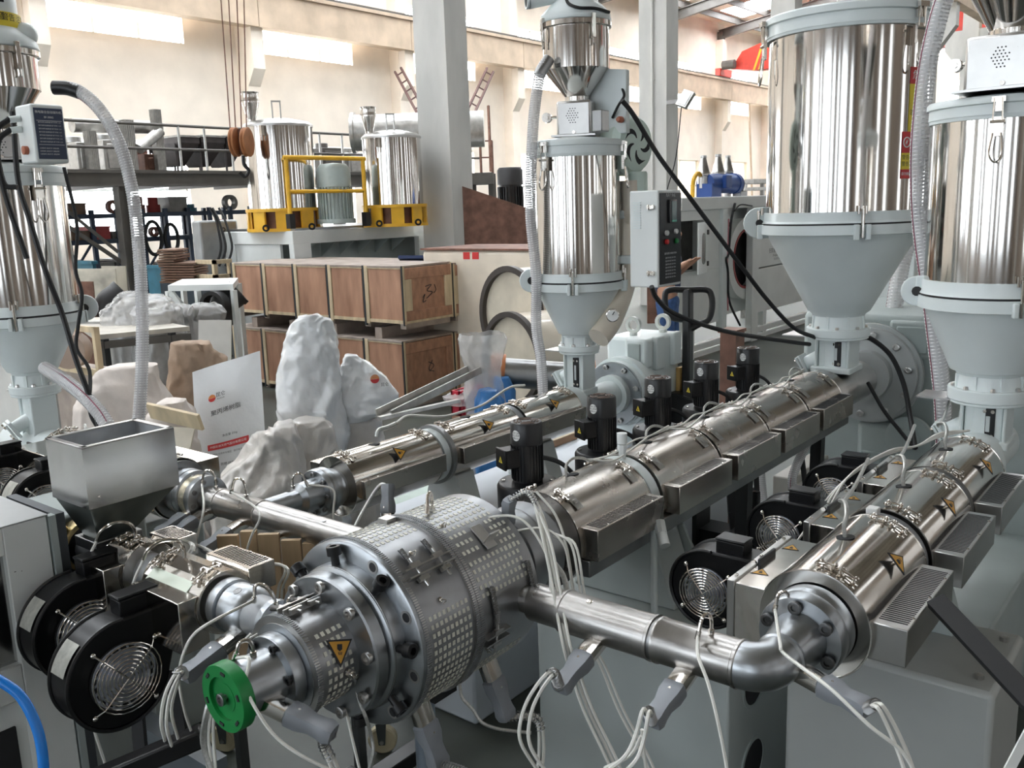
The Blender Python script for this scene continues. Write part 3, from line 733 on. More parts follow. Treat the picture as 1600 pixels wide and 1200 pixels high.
# ================================================================ EXTRUDERS
UP = Vector((0, 0, 1))
def tri_sign(parent, o, n, up, s, th=.003, m=amber):
    """warning triangle: dark bordered plate, coloured face, hand-on-heat emblem"""
    n = Vector(n).normalized(); x = Vector(up).cross(n).normalized(); y = n.cross(x)
    h = s*.866; P = [(-s/2, -h/3), (s/2, -h/3), (0, 2*h/3)]
    t = MB().prism(P, o, x, y, th).build('warning_triangle', ink, parent)
    MB().prism([(a*.80, b*.80) for a, b in P], Vector(o)+n*th, x, y, .0006).build('triangle_face', m, t, smooth=0)
    mb = MB(); q = s*.09; oo = Vector(o)+n*(th+.0007)
    mb.prism([(-q, -q*1.6), (q*1.1, -q*1.6), (q*1.2, 0), (q*.2, q*.9), (-q*.9, q*.2)], oo, x, y, .0004)
    for k in range(3): mb.prism([(-q*.8+k*q*.7, q*1.1), (-q*.5+k*q*.7, q*1.1), (-q*.3+k*q*.5, q*2.1), (-q*.6+k*q*.5, q*2.1)], oo, x, y, .0004)
    mb.build('emblem', ink, t, smooth=0)
    return t
def latch_row(parent, c, A, r, deg, S, m=chrome):
    """pair of small cover latches with screws sitting on a barrel cover"""
    a = math.radians(deg); n = S*math.cos(a)+UP*math.sin(a); t = A.cross(n); R = Matrix((A, t, n)).transposed(); o = c+n*r
    mb = MB(); mb.box(o+n*.003+t*.012, (.012, .030, .003), R); mb.box(o+n*.005-t*.014, (.016, .014, .004), R)
    mb.cyl(o+n*.007-t*.022-A*.010, o+n*.007-t*.022+A*.010, .003, seg=8)
    mb.tube([o+n*.007-t*.022-A*.006, o+n*.010+t*.004-A*.005, o+n*.008+t*.018, o+n*.010+t*.004+A*.005, o+n*.007-t*.022+A*.006], .0016, 5, 3)
    for k in (-1, 1):
        for e in (-1, 1): mb.ball(o+n*.007+t*(e*.016)+A*k*.013, .0055, 8)
    mb.build('cover_latch', m, parent)
def zone(root, A, S, o, L, r, m, side=None, warn=None, latch=(60, 85), wire_hole=None, slots=True, octo=False, slot_m=None):
    """one heater zone: polished cover with rims, dark heater inside, side duct box with slots"""
    A = Vector(A); S = Vector(S); o = Vector(o)
    if octo: cov = MB().lathe([(r, 0), (r, L)], o, A, 12, up=UP).build('heater_cover', m, root, smooth=20)
    else: cov = MB().lathe([(r*.97, .002), (r, 0), (r, L), (r*.97, L-.002)], o, A, 64, up=UP).build('heater_cover', m, root)
    for q in (-.001, L-.002): MB().ring(o+A*q, A, r*.985, r*1.010, .003, 64).build('cover_rim', chrome, cov)
    MB().ring(o+A*.012, A, r*.58, r*.97, .012, 40).build('end_plate', darksteel, cov)
    MB().cyl(o-A*.02, o+A*(L+.02), r*.58, seg=28).build('barrel', dull, root)
    for d in latch:
        latch_row(cov, o+A*.035, A, r, d, S); latch_row(cov, o+A*(L-.035), A, r, d, S)
    if wire_hole:
        d, f = wire_hole; a = math.radians(d); n = S*math.cos(a)+UP*math.sin(a)
        MB().lathe([(.022, 0), (.022, .0015), (0, .0015)], o+A*L*f+n*(r-.0005), n, 16).build('wire_hole', dark, cov)
    if side:
        x0, x1, z0, z1, f0, f1 = side       # distances from the axis along S, heights, fraction of the length
        a0, a1 = o+A*L*f0, o+A*L*f1; ax = o
        def P(s_, z_, t): return ax+A*(L*t)+S*s_+UP*z_
        R = Matrix((A, S, UP)).transposed(); c = P((x0+x1)/2, (z0+z1)/2, (f0+f1)/2); ln = L*(f1-f0)
        bx = MB().box(c, (ln, x1-x0, z1-z0), R).build('duct_box', slot_m or m, root, bev=.002)
        if slots:
            n = max(8, int(ln*.84/.0100)); mb = MB()
            for k in range(n):
                mb.box(P((x0+x1)/2+(.003), z1+.0002, (f0+f1)/2)+A*((k+.5)/n-.5)*ln*.88, (.0042, (x1-x0)*.74, .001), R)
            mb.build('vent_slot', dark, bx, kind='stuff')
        mb = MB()
        for k in range(3): mb.lathe([(.004, 0), (.004, .002), (0, .003)], P(x1-.006, z1, f0+(f1-f0)*(k+.5)/3), UP, 8)
        mb.build('screw', chrome, bx, kind='stuff')
    if warn:
        d, f, s = warn; a = math.radians(d); n = S*math.cos(a)+UP*math.sin(a)
        tri_sign(cov, o+A*L*f+n*(r+.012), n, -A.cross(n) if False else A, s)
        MB().cyl(o+A*L*f+n*r, o+A*L*f+n*(r+.013), .004, seg=8).build('sign_stud', chrome, cov)
    return cov
def thermo(root, p, n, out, h=.05, tail=None, m=braid):
    """thermocouple: metal stem out of the body, bent over, crimp, wire tail"""
    p = Vector(p); n = Vector(n).normalized(); out = Vector(out).normalized()
    st = MB().tube([p, p+n*h*.7, p+n*h*1.1+out*h*.25, p+n*h*1.05+out*h*.7, p+n*h*.45+out*h*.95], .0042, 8, 5)
    st.lathe([(.007, 0), (.007, .010), (0, .012)], p, n, 8)
    q = p+n*h*.45+out*h*.95
    st.cyl(q, q+(out*.4-n)*.016, .0058, seg=8)
    s_ = st.build('thermocouple', chrome, root)
    if tail: MB().tube([q+(out*.4-n)*.01]+[Vector(t) for t in tail], .0036, 6, 6).build('thermocouple_wire', wire, s_)
    return s_
def connector(root, p, d, up=UP, tail=None, n_w=2, sc=1.12):
    """heater connector: chrome socket, flared grey grip, steel spring, pair of white wires"""
    p = Vector(p); d = Vector(d).normalized(); x, y, a = basis(d, up); R = Matrix((x, y, a)).transposed()
    def rbox(mb, t, w_, h_):
        k = []
        for s in range(12):
            an = 2*PI*(s+.5)/12; cx_ = math.copysign(min(1, abs(math.cos(an))*1.25), math.cos(an)); cy_ = math.copysign(min(1, abs(math.sin(an))*1.25), math.sin(an)); k.append(p+a*t*sc+x*cx_*w_*sc+y*cy_*h_*sc)
        return k
    def loft(prof):
        mb = MB(); vs = []; fs = []
        for t, w_, h_ in prof: vs += rbox(mb, t, w_, h_)
        for i in range(len(prof)-1):
            for k in range(12): fs.append((i*12+k, i*12+(k+1) % 12, (i+1)*12+(k+1) % 12, (i+1)*12+k))
        fs.append(tuple(range(11, -1, -1))); fs.append(tuple((len(prof)-1)*12+k for k in range(12)))
        return mb.add(vs, fs)
    c = loft([(-.012, .0195, .0145), (.040, .0195, .0145), (.042, .017, .012)]).build('connector_socket', chrome, root)
    g = loft([(.040, .0195, .0145), (.044, .023, .017), (.066, .023, .017), (.09, .0175, .0135), (.108, .0185, .0145), (.122, .021, .016), (.134, .018, .0135)]).build('connector_grip', connm, c)
    MB().lathe([(.003, 0), (.003, .002), (0, .002)], p+a*.06*sc+y*.0155*sc, y, 8).build('screw', chrome, g)
    if tail:
        T = [p+a*.13*sc]+[Vector(t) for t in tail]
        sp = spline(T, 6); k = 0; L = 0
        while k < len(sp)-1 and L < .09*sc: L += (sp[k+1]-sp[k]).length; k += 1
        if k > 2: MB().coil(sp[:k+1], .0100*sc, .0015*sc, .0085*sc, 4, 2, 8).build('strain_spring', darksteel, g)
        for w_ in range(n_w):
            off = x*(w_-(n_w-1)/2)*.0075*sc
            MB().tube([t+off*(1+.6*i) for i, t in enumerate(T)], .0036*sc, 6, 6).build('heater_wire', wire, g)
    return c
def socket_screw(parent, p, d, r, L, m=blackm, name='cap_screw'):
    d = Vector(d).normalized(); p = Vector(p)
    return MB().lathe([(r*.58, 0), (r*.58, L*.55), (r, L*.55), (r*1.0, L*.97), (r*.93, L), (r*.52, L), (r*.5, L*.72), (0, L*.72)], p, d, 18).build(name, m, parent)
def blower(name, label, loc, rz, R=.15, dep=.085, group=None):
    """side-channel style fan: volute drum, outlet neck, wire guard, rotor, terminal box (outlet +x, guard -y)"""
    root = thing(name, label, 'blower', (0, 0, 0), group); T = []
    N = 36; P = []
    for k in range(N+1):                       # spiral from the tongue round to the outlet top
        a = math.radians(-18-(360-102)*k/N); rr = R*(.90+.10*k/N)*(1 if k < N else 1)
        P.append((rr*math.cos(a), rr*math.sin(a)))
    P += [(R*1.30, R*1.0), (R*1.30, R*.18), (R*1.0, R*.16)]
    mb = MB().prism(P, (0, dep/2, 0), (1, 0, 0), (0, 0, 1), dep).build('volute', black, root, bev=.006, smooth=30)
    rim = MB()
    for y in (-dep/2-.001, dep/2+.001):
        rim.tube([Vector((p[0]*1.005, y, p[1]*1.005)) for p in P[:N+1:2]], .005, 6, 3)
    rim.build('rim_bead', blackm, mb)
    gr = R*.60; y = -dep/2-.004
    MB().cyl((0, y+.002, 0), (0, y-.0005, 0), gr, seg=40).build('inlet_throat', dark, mb)
    rot = MB(); rot.lathe([(gr*.96, 0), (gr*.96, .003), (gr*.9, .004), (gr*.88, .001), (gr*.82, .001), (gr*.8, .005), (gr*.62, .005)], (0, y+.0015, 0), (0, -1, 0), 40)
    for k in range(22):
        a = 2*PI*k/22; rot.bar((gr*.62*math.cos(a), y-.002, gr*.62*math.sin(a)), (gr*.93*math.cos(a+.25), y-.002, gr*.93*math.sin(a+.25)), .004, .006, up=(0, 1, 0))
    rot.lathe([(gr*.62, 0), (gr*.60, .012), (gr*.45, .016), (gr*.2, .018), (0, .018)], (0, y+.004, 0), (0, -1, 0), 36)
    rot.build('rotor', mat('rotor_alloy', (.50, .53, .60), .32, .55, var=.1), root)
    mb2 = MB()
    for k in range(8):
        rr = gr*(1.02-.118*k); mb2.tube([Vector((rr*math.cos(t), y-.020+.004*0, rr*math.sin(t))) for t in np.linspace(0, 2*PI, 25)], .0018, 5, 1)
    for a in (40, 130, 220, 310):
        c_, s_ = math.cos(math.radians(a)), math.sin(math.radians(a))
        mb2.tube([(0, y-.022, 0), (gr*.9*c_, y-.022, gr*.9*s_), (gr*1.05*c_, y-.018, gr*1.05*s_), (gr*1.28*c_, y-.004, gr*1.28*s_)], .0022, 5, 2)
    g = mb2.build('wire_guard', chrome, root)
    for a in (40, 130, 220, 310):
        c_, s_ = math.cos(math.radians(a)), math.sin(math.radians(a)); MB().ball((gr*1.30*c_, y-.006, gr*1.30*s_), .0075, 10).build('guard_screw', chrome, g)
    tb = MB().box((R*.50, .0, R*1.10), (R*.72, dep*.60, R*.34)).box((R*.50, .0, R*1.30), (R*.76, dep*.64, R*.06)).build('terminal_box', black, root, bev=.004)
    ou = MB().box((R*1.32, 0, R*.60), (R*.08, dep*1.12, R*1.0)).build('outlet_flange', blackm, root, bev=.003)
    for zz in (.2, 1.0): MB().lathe([(.007, 0), (.007, .008), (0, .008)], (R*1.2, y+.003, R*zz), (0, -1, 0), 8).build('screw', chrome, ou)
    # silvery rating label on the drum's edge
    mb = MB(); vs = []; fs = []
    for k in range(7):
        a = math.radians(128+5.5*k)
        for yy in (-dep*.36, dep*.36): vs.append((R*1.012*math.cos(a), yy, R*1.012*math.sin(a)))
    for k in range(6): fs.append((2*k, 2*k+2, 2*k+3, 2*k+1))
    mb.add(vs, fs).build('rating_label', mat('dull_label', (.40, .40, .36), .4, .3, var=.15, scale=60), root)
    root.location = loc; root.rotation_euler = (0, 0, rz)
    return root
XP, YP_, NY, NX = Vector((1, 0, 0)), Vector((0, 1, 0)), Vector((0, -1, 0)), Vector((-1, 0, 0))

# ---- main extruder (long satin barrel)
e3 = thing('main_extruder', 'long main extruder with five satin steel heater covers and a big bolted gear flange', 'extruder', (XA, 3.2, 0))
r3 = .142
z3s = [(1.985, .40), (2.455, .415), (2.885, .415), (3.312, .40), (3.727, .40)]
for i, (y0, L) in enumerate(z3s):
    zone(e3, YP_, XP, (XA, y0, ZA), L, r3, satin, side=(.125, .192, -.032, .060, .03, .95), latch=(68, 116), wire_hole=(100, .42 if i else .5))
    for k in range(2):   # fold-down lock plates on the camera side of each cover
        a = math.radians(52); n = XP*math.cos(a)+UP*math.sin(a); t = YP_.cross(n); R = Matrix((YP_, t, n)).transposed(); o = Vector((XA, y0+(.05 if k else L-.05), ZA))+n*(r3+.004)
        MB().box(o, (.03, .05, .004), R).box(o+n*.003, (.012, .014, .004), R).build('lock_plate', brushed, e3, bev=.002)
MB().ring((XA, 2.395, ZA), YP_, .10, r3*.99, .045, 48).build('insulation_ring', paint, e3)
for y in (2.872, 3.302, 3.715): MB().ring((XA, y, ZA), YP_, .10, r3*.95, .012, 40).build('gap_ring', dull, e3)
MB().span((XA+.09, 2.0, .962), (XA+.160, 4.15, 1.012)).build('cable_tray', darksteel, e3, bev=.003)
MB().lathe([(.135, 0), (.135, .10), (.10, .12), (.10, .62)], (XA, 4.135, ZA), YP_, 40).build('feed_collar', brushed, e3)
gf = MB().lathe([(.13, -.06), (.13, 0), (.25, 0), (.25, .035), (.27, .035), (.27, .07), (.20, .16)], (XA, 4.92, ZA), YP_, 56).build('gear_flange', mat('flange_face', (.50, .515, .51), .45, .5, var=.06, scale=8), e3)
for k in range(10):
    a = 2*PI*k/10+.2; socket_screw(gf, (XA+.215*math.cos(a), 4.922, ZA+.215*math.sin(a)), NY, .019, .03, brushed)
gb = MB().span((XA-.40, 5.02, .02), (XA+.34, 5.95, 1.36)).build('gearbox', paintg, e3, bev=.03)
MB().span((XA+.08, 4.985, 1.14), (XA+.32, 5.02, 1.34)).build('cast_pad', paintg, gb, bev=.02)
MB().span((XA+.12, 4.975, 1.17), (XA+.28, 4.988, 1.31)).build('cast_recess', mat('recess_shade_paint', (.36, .41, .40), .5), gb, bev=.012)  # shade of the recess put into a darker colour on a slab
MB().span((XA-.06, 4.96, .30), (XA+.44, 5.02, .78)).build('lower_casing', paintg, gb, bev=.03)
MB().span((XA-.03, 4.945, .42), (XA+.08, 4.962, .62)).build('casing_recess', mat('recess_shade_paint', (.36, .41, .40), .5), gb, bev=.008)  # dark recess in the casing, its shade put into the slab's colour
MB().lathe([(.12, 0), (.12, .03), (.10, .035), (.055, .035), (.05, .06), (0, .06)], (XA+.22, 4.96, .72), NY, 32).build('bearing_cover', paintg, gb)
for dx in (-.2, .2):
    p = Vector((XA+dx, 5.4, 1.36)); MB().ring(p+Vector((0, -.012, .06)), YP_, .03, .05, .024, 24).cyl(p, p+Vector((0, 0, .02)), .025).build('lifting_eye', paint, gb)
# base: front pedestal plate, saddle and long bed
b3 = MB().span((XA-.265, 2.3, .0), (XA+.445, 2.88, .70)).build('pedestal', paintb, e3, bev=.008)
for y in (2.60, 2.74):
    pass
for zz in (.24, .52):
    MB().lathe([(.075, 0), (.075, .002), (0, .002)], (XA+.4455, 2.48, zz), XP, 28).build('access_hole', dark, b3)
    MB().ring((XA+.444, 2.48, zz), XP, .074, .086, .006, 28).build('hole_rim', paintg, b3)
sd = MB()
sd.prism([(-.20, .70), (.19, .70), (.105, .95), (-.105, .95)], (XA, 2.44, 0), XP, UP, -.16)
sd.build('barrel_support', paintb, e3, bev=.006)
MB().prism([(.10, .70), (.24, .70), (.125, .93), (.095, .93)], (XA, 2.61, 0), XP, UP, -.014).build('gusset', paintg, e3)
MB().span((XA-.24, 2.85, 0), (XA+.20, 4.95, .34)).build('bed', paintb, e3, bev=.01)
for y in (3.25, 4.05): MB().bar((XA+.05, y, .34), (XA+.05, y+.02, .95), .05, .05).build('support_post', blackm, e3)
p = atD(1030, 815, 2.78); gl = MB()
gl.cyl(p, p+Vector((.02, -.022, -.028)), .018, seg=8).cyl(p+Vector((.02, -.022, -.028)), p+Vector((.045, -.045, -.055)), .0165, seg=16)
gl.build('cable_gland', paintw, e3)
MB().tube([p+Vector((-.01, 0, 0)), p+Vector((-.012, -.012, -.04)), p+Vector((.01, -.05, -.20)), p+Vector((.03, -.08, -.36))], .011, 8, 5).build('gland_strap', paint, e3)
p = Vector((XA+.01, 2.42, ZA+r3-.004)); MB().cyl(p, p+UP*.03, .012, seg=8).cyl(p+UP*.03, p+UP*.048, .016, seg=8).cyl(p+UP*.052, p+UP*.085, .0165, seg=14).build('cable_gland', paintw, e3)
# wires looping along the top of the barrel
top = ZA+r3
for i, (y0, L) in enumerate(z3s):
    a = Vector((XA-.03, y0+L*.45, top-.004))
    MB().tube([a, a+Vector((0, 0, .035)), a+Vector((.005, .03, .05)), a+Vector((.01, .07, .042)), a+Vector((.01, .10, .028))], .0045, 7, 5).cyl(a+Vector((.01, .10, .028)), a+Vector((.01, .125, .022)), .006, seg=8).build('wire_loop', braid, e3)
    if i < 4:
        b = Vector((XA-.03, z3s[i+1][0]+z3s[i+1][1]*.45, top))
        for q in (0, 1): MB().tube([a+Vector((.01, .12, .024)), a+Vector((.05-q*.02, .2, .012+q*.012)), b+Vector((.03-q*.03, -.08, .02)), b+Vector((.0, .02, .012)), b+Vector((.02, .12, .02+q*.01))], .0034, 6, 6).build('heater_wire', wire, e3)
# blowers with upright motors along the far side
def vmotor(loc, label):
    root = thing('cooling_blower', label, 'blower', (0, 0, 0), 'upright blowers along the main barrel')
    MB().lathe([(.098, -.13), (.102, -.12), (.102, -.015), (.095, -.003), (.03, 0)], (0, 0, 0), seg=36).box((.10, 0, -.07), (.16, .08, .085)).build('fan_housing', black, root, bev=.003)
    for a in (.5, 2.2, 3.8, 5.4): MB().lathe([(.006, 0), (.006, .005), (0, .006)], (.08*math.cos(a), .08*math.sin(a), -.003), seg=8).build('screw', chrome, root)
    mb = MB().lathe([(.050, 0), (.050, .125), (.053, .127), (.053, .192), (.050, .198), (.0, .199)], (0, 0, 0), seg=40)
    for k in range(28):
        a = 2*PI*k/28; mb.box((.0505*math.cos(a), .0505*math.sin(a), .065), (.006, .0022, .115), Matrix.Rotation(a, 3, 'Z'))
    mo = mb.build('motor', blackm, root)
    mb = MB()
    for k in range(4):
        for rr in (.020, .030, .040):
            P = [Vector((rr*math.cos(t), rr*math.sin(t), .1992)) for t in np.linspace(PI/2*k+.18, PI/2*(k+1)-.18, 5)]
            mb.tube(P, .0026, 4, 1)
    mb.build('fan_slot', mat('slot_dust', (.16, .12, .10), .7), mo, kind='stuff')
    fd = Vector((1.77, -2.6, 0)).normalized(); sd_ = Vector((-fd.y, fd.x, 0))
    d = (fd*.80-sd_*.6).normalized(); t = Vector((-d.y, d.x, 0)); mb = MB()
    vs = [Vector((0, 0, .160))+(d*math.cos(u*.30)+t*math.sin(u*.30))*.0537+UP*v*.018 for u, v in [(0, 0)]+[(math.cos(q), math.sin(q)) for q in np.linspace(0, 2*PI, 17)[:-1]]]
    mb.add(vs, [(0, 1+k, 1+(k+1) % 16) for k in range(16)]); lb = mb.build('rating_label', white, mo)
    mb = MB()
    for k in range(3):
        put_text(mb, ('~220V 50Hz', '离心风机', '2800r/min')[k], .0085, (0, 0, 0), XP, UP, fn=lambda u, v, k=k: Vector((0, 0, .169-k*.009+v))+(d*math.cos(u/.0537)+t*math.sin(u/.0537))*.0540)
    mb.build('lettering', ink, lb, smooth=0)
    d2_ = NX*.42+NY*.9; d2_.normalize(); t2 = Vector((-d2_.y, d2_.x, 0)); R = Matrix((t2, d2_, UP)).transposed()
    tb = MB().box(d2_*.066+UP*.085, (.062, .05, .062), R).box(d2_*.094+UP*.085, (.068, .008, .068), R).build('terminal_box', black, mo, bev=.003)
    tri_sign(tb, d2_*.0985+UP*.082+t2*.006, d2_, (0, 0, 1), .030, .001, yellowst)
    MB().tube([Vector((-.03, .045, .06)), Vector((-.01, .10, .05)), Vector((.02, .16, .02)), Vector((.04, .22, -.04))], .008, 7, 5).build('motor_cable', rubber, mo)
    root.location = loc
    return root
mlab = ['first and nearest black upright blower beside the main barrel, behind the die', 'second black upright blower beside the main barrel, in front of the small cardboard box',
        'third black upright blower beside the main barrel, below the bolted gearbox', 'fourth black upright blower beside the main barrel, second from the far end', 'fifth and farthest black upright blower beside the main barrel']
my = [2.27, 2.72, 3.13, 3.55, 3.98]
m0 = vmotor((-1.775, my[0], 1.112), mlab[0])
for k in range(1, 5): dup(m0, (-1.775, my[k], 1.112), mlab[k])

# ---- right-hand extruder (mirror covers, warning triangles)
e4 = thing('right_extruder', 'right-hand extruder with mirror covers and orange warning triangles, elbow pipe at its end', 'extruder', (X4A, 2.6, 0))
r4 = .128
for i, (y0, L) in enumerate([(1.90, .445), (2.40, .425), (2.865, .43)]):
    zone(e4, YP_, XP, (X4A, y0, ZA), L, r4, chrome, side=(.115, .197, -.055, .032, .04, .93), latch=(62, 84), warn=(40, .56, .062), wire_hole=(97, .55), slot_m=brushed)
    lb = MB().span((X4A-.235, y0+.07, .89), (X4A-.09, y0+.43, 1.072)).build('inlet_duct', chrome, e4, bev=.002)
    MB().span((X4A-.242, y0+.066, .885), (X4A-.222, y0+.434, 1.077)).build('duct_edge', brushed, lb, bev=.002)
    for q in (.16, .36): tri_sign(lb, (X4A-.195, y0+q, 1.0722), (0, 0, 1), (-.2, 1, 0), .045, .0008)
    mb = MB()
    for q in (.1, .25, .4): mb.lathe([(.005, 0), (.005, .004), (0, .005)], (X4A-.232, y0+q, 1.077), UP, 8)
    mb.build('screw', chrome, lb, kind='stuff')
for y in (2.352, 2.832): MB().ring((X4A, y, ZA), YP_, .08, r4*.93, .04, 44).build('gap_ring', dull, e4)
MB().box((X4A-.02, 2.372, ZA+.118), (.03, .03, .04)).build('white_clip', white, e4, bev=.003)
en = MB().lathe([(.110, .015), (.110, 0), (.072, 0)], (X4A, 1.912, ZA), YP_, 48).build('end_disc', mat('end_dark', (.12, .12, .12), .32, .9, var=.1), e4)
fl4 = MB().lathe([(0, -.075), (.058, -.075), (.062, -.055), (.092, -.052), (.095, -.046), (.095, -.012), (.092, -.010), (.092, -.004), (.095, 0), (.095, .03)], (X4A, 1.868, ZA), YP_, 48).build('barrel_flange', nitrided, e4)
for k in range(6):
    a = 2*PI*k/6+.62; socket_screw(fl4, (X4A+.075*math.cos(a), 1.815, ZA+.075*math.sin(a)), NY, .0145, .016, mat('bolt_dark', (.13, .13, .13), .35, .8))
MB().lathe([(.11, 0), (.11, .12), (.085, .14), (.085, .5)], (X4A, 3.30, ZA), YP_, 40).build('feed_collar', paint, e4)
MB().lathe([(.2, 0), (.2, .05), (.15, .1)], (X4A, 4.1, ZA), YP_, 40).build('gear_flange', paintg, e4)
g4 = MB().span((X4A-.1, 4.2, .02), (X4A+.6, 5.0, 1.3)).build('gearbox', paintg, e4, bev=.03)
bd = MB().span((X4A-.16, 2.75, 0), (X4A+.14, 4.3, .55)).build('bed', paintg, e4, bev=.01); bd = MB().span((X4A-.235, 2.35, 0), (X4A+.30, 2.75, .76)).build('base', mat('base_grey', (.43, .445, .43), .45, var=.05, scale=3), e4, bev=.015)
MB().prism([(-.12, .76), (.14, .76), (.09, .93), (-.09, .93)], (X4A, 2.62, 0), XP, UP, -.12).build('barrel_support', paintg, e4, bev=.004)
for q in ((X4A+.25, 2.42, .76), (X4A+.26, 2.68, .76)): MB().lathe([(.012, 0), (.012, .012), (0, .014)], q, UP, 8).build('bolt', brushed, bd)
MB().span((X4A+.28, 4.06, .35), (X4A+.62, 4.2, .85)).build('lower_casing', paintg, g4, bev=.03)
MB().lathe([(.07, 0), (.07, .03), (.05, .04), (0, .04)], (X4A+.45, 4.06, .72), NY, 28).build('bearing_cover', paintg, g4)
# wires over the covers
for i, (y0, L) in enumerate([(1.90, .445), (2.40, .425), (2.865, .43)]):
    a = Vector((X4A-.016, y0+L*.55, ZA+r4-.004))
    MB().tube([a, a+Vector((-.004, .0, .03)), a+Vector((-.002, .01, .06)), a+Vector((-.02, .05, .075)), a+Vector((-.05, .10, .06)), a+Vector((-.07, .2, .03)), a+Vector((-.09, .35, .03)), a+Vector((-.12, .55, .05))], .0055, 7, 6).build('sensor_lead', braid, e4)
for q in range(3):
    MB().tube([Vector((X4A-.27+q*.012, 2.50+q*.05, 1.0)), Vector((X4A-.245+q*.015, 2.75, 1.10+q*.018)), Vector((X4A-.19+q*.015, 2.98, 1.15+q*.014)), Vector((X4A-.11, 3.12, 1.17)), Vector((X4A-.06, 3.2, 1.19+q*.006)), Vector((X4A+.01, 3.3, 1.20))], .0038, 6, 6).build('heater_wire', wire, e4)
e4b = ['large black blower with a round wire guard, left of the right-hand extruder, nearest one', 'black blower with a wire guard left of the right-hand extruder, middle one of the row', 'black blower left of the right-hand extruder, farthest one of the row']
w0 = blower('fan_blower', e4b[0], (-1.045, 2.15, .965), 0, R=.112, dep=.09, group='blowers of the right-hand extruder')
for k, y in ((1, 2.65), (2, 3.12)): dup(w0, (-1.045, y, .965), e4b[k])

# ---- second extruder, left of the main one
e2 = thing('slim_extruder', 'slim extruder with three mirror covers and yellow triangles, in front of the plastic bags', 'extruder', (X2A, 2.8, 0))
r2 = .108
for i, (y0, L) in enumerate([(2.0, .44), (2.515, .42), (2.985, .40)]):
    zone(e2, YP_, XP, (X2A, y0, ZA), L, r2, chrome, side=(.06, .135, -.03, .036, .03, .97), latch=(70, 92), warn=(42, .52, .058), wire_hole=(95, .45), slots=False, slot_m=satin)
    MB().span((X2A-.20, y0+.05, .96), (X2A-.09, y0+.36, 1.10)).build('inlet_duct', chrome, e2, bev=.002)
for y in (2.455, 2.94): MB().ring((X2A, y, ZA), YP_, .07, r2*.98, .032, 44).build('insulation_ring', paint if y < 2.6 else dull, e2)
MB().ring((X2A, 2.487, ZA), YP_, .08, r2*1.1, .02, 44).build('gap_ring', darksteel, e2)
MB().lathe([(.10, 0), (.10, .08), (.075, .1), (.075, .5)], (X2A, 3.385, ZA), YP_, 36).build('feed_collar', paint, e2)
a2 = MB().lathe([(0, -.20), (.030, -.20), (.032, -.13), (.052, -.115), (.055, -.05), (.08, -.048), (.083, -.043), (.083, -.004), (.07, 0), (.07, .03)], (X2A, 1.955, ZA), YP_, 44).build('barrel_flange', nitrided, e2)
MB().lathe([(.084, -.03), (.084, -.022)], (X2A, 1.955, ZA), YP_, 44).build('joint_line', darksteel, e2)
for k in range(8):
    a = 2*PI*k/8; socket_screw(a2, (X2A+.068*math.cos(a), 1.906, ZA+.068*math.sin(a)), NY, .009, .010, darksteel)
gf2 = MB().lathe([(.10, -.05), (.10, 0), (.165, 0), (.165, .04), (.18, .04), (.18, .09), (.14, .20)], (X2A, 3.83, ZA), YP_, 48).build('gear_flange', paint, e2)
MB().ring((X2A, 3.825, ZA), NY, .10, .160, .006, 48).build('flange_face', nitrided, gf2)
for k in range(8):
    a = 2*PI*k/8+.3; socket_screw(gf2, (X2A+.14*math.cos(a), 3.825, ZA+.14*math.sin(a)), NY, .013, .02, brushed)
gb2 = MB().span((X2A-.17, 4.02, .05), (X2A+.09, 4.34, 1.31)).build('gearbox', paint, e2, bev=.02)
MB().span((X2A-.02, 3.96, 1.16), (X2A+.11, 4.03, 1.315)).build('cast_pad', paint, gb2, bev=.015)
MB().span((X2A+.0, 3.952, 1.19), (X2A+.075, 3.964, 1.29)).build('cast_recess', paintg, gb2, bev=.008)  # recess shade put into the slab's grey-green colour
for q in (4.10, 4.28): MB().span((X2A+.08, q-.04, 1.14), (X2A+.115, q+.04, 1.315)).build('cast_lug', paint, gb2, bev=.008)
for x, y in ((-.05, 4.10), (.03, 4.27)):
    p = Vector((X2A+x, y, 1.31)); MB().ring(p+Vector((0, -.010, .055)), YP_, .026, .044, .02, 24).cyl(p, p+Vector((0, 0, .016)), .022).build('lifting_eye', mat('eye_paint', (.70, .72, .68), .4), gb2)
MB().span((X2A-.24, 2.41, 0), (X2A+.24, 4.66, .80)).build('base', mat('base_blue_white', (.58, .62, .67), .42, var=.04, scale=3), e2, bev=.012)
for y in (2.55, 3.1): MB().prism([(-.12, .80), (.12, .80), (.07, .96), (-.07, .96)], (X2A, y, 0), XP, UP, -.10).build('barrel_support', paintw, e2, bev=.004)
pts = [atD(589, 682, 3.3), atD(592, 672, 3.3), atD(604, 668, 3.32), atD(618, 662, 3.36), atD(635, 650, 3.42), atD(660, 650, 3.5), atD(690, 651, 3.6), atD(720, 644, 3.7), atD(755, 632, 3.8), atD(795, 606, 3.95), atD(820, 602, 4.0)]
MB().tube(pts, .0055, 7, 6).build('heater_wire', wire, e2)
MB().tube(pts[:4], .0085, 8, 5).build('wire_sleeve', braid, e2)
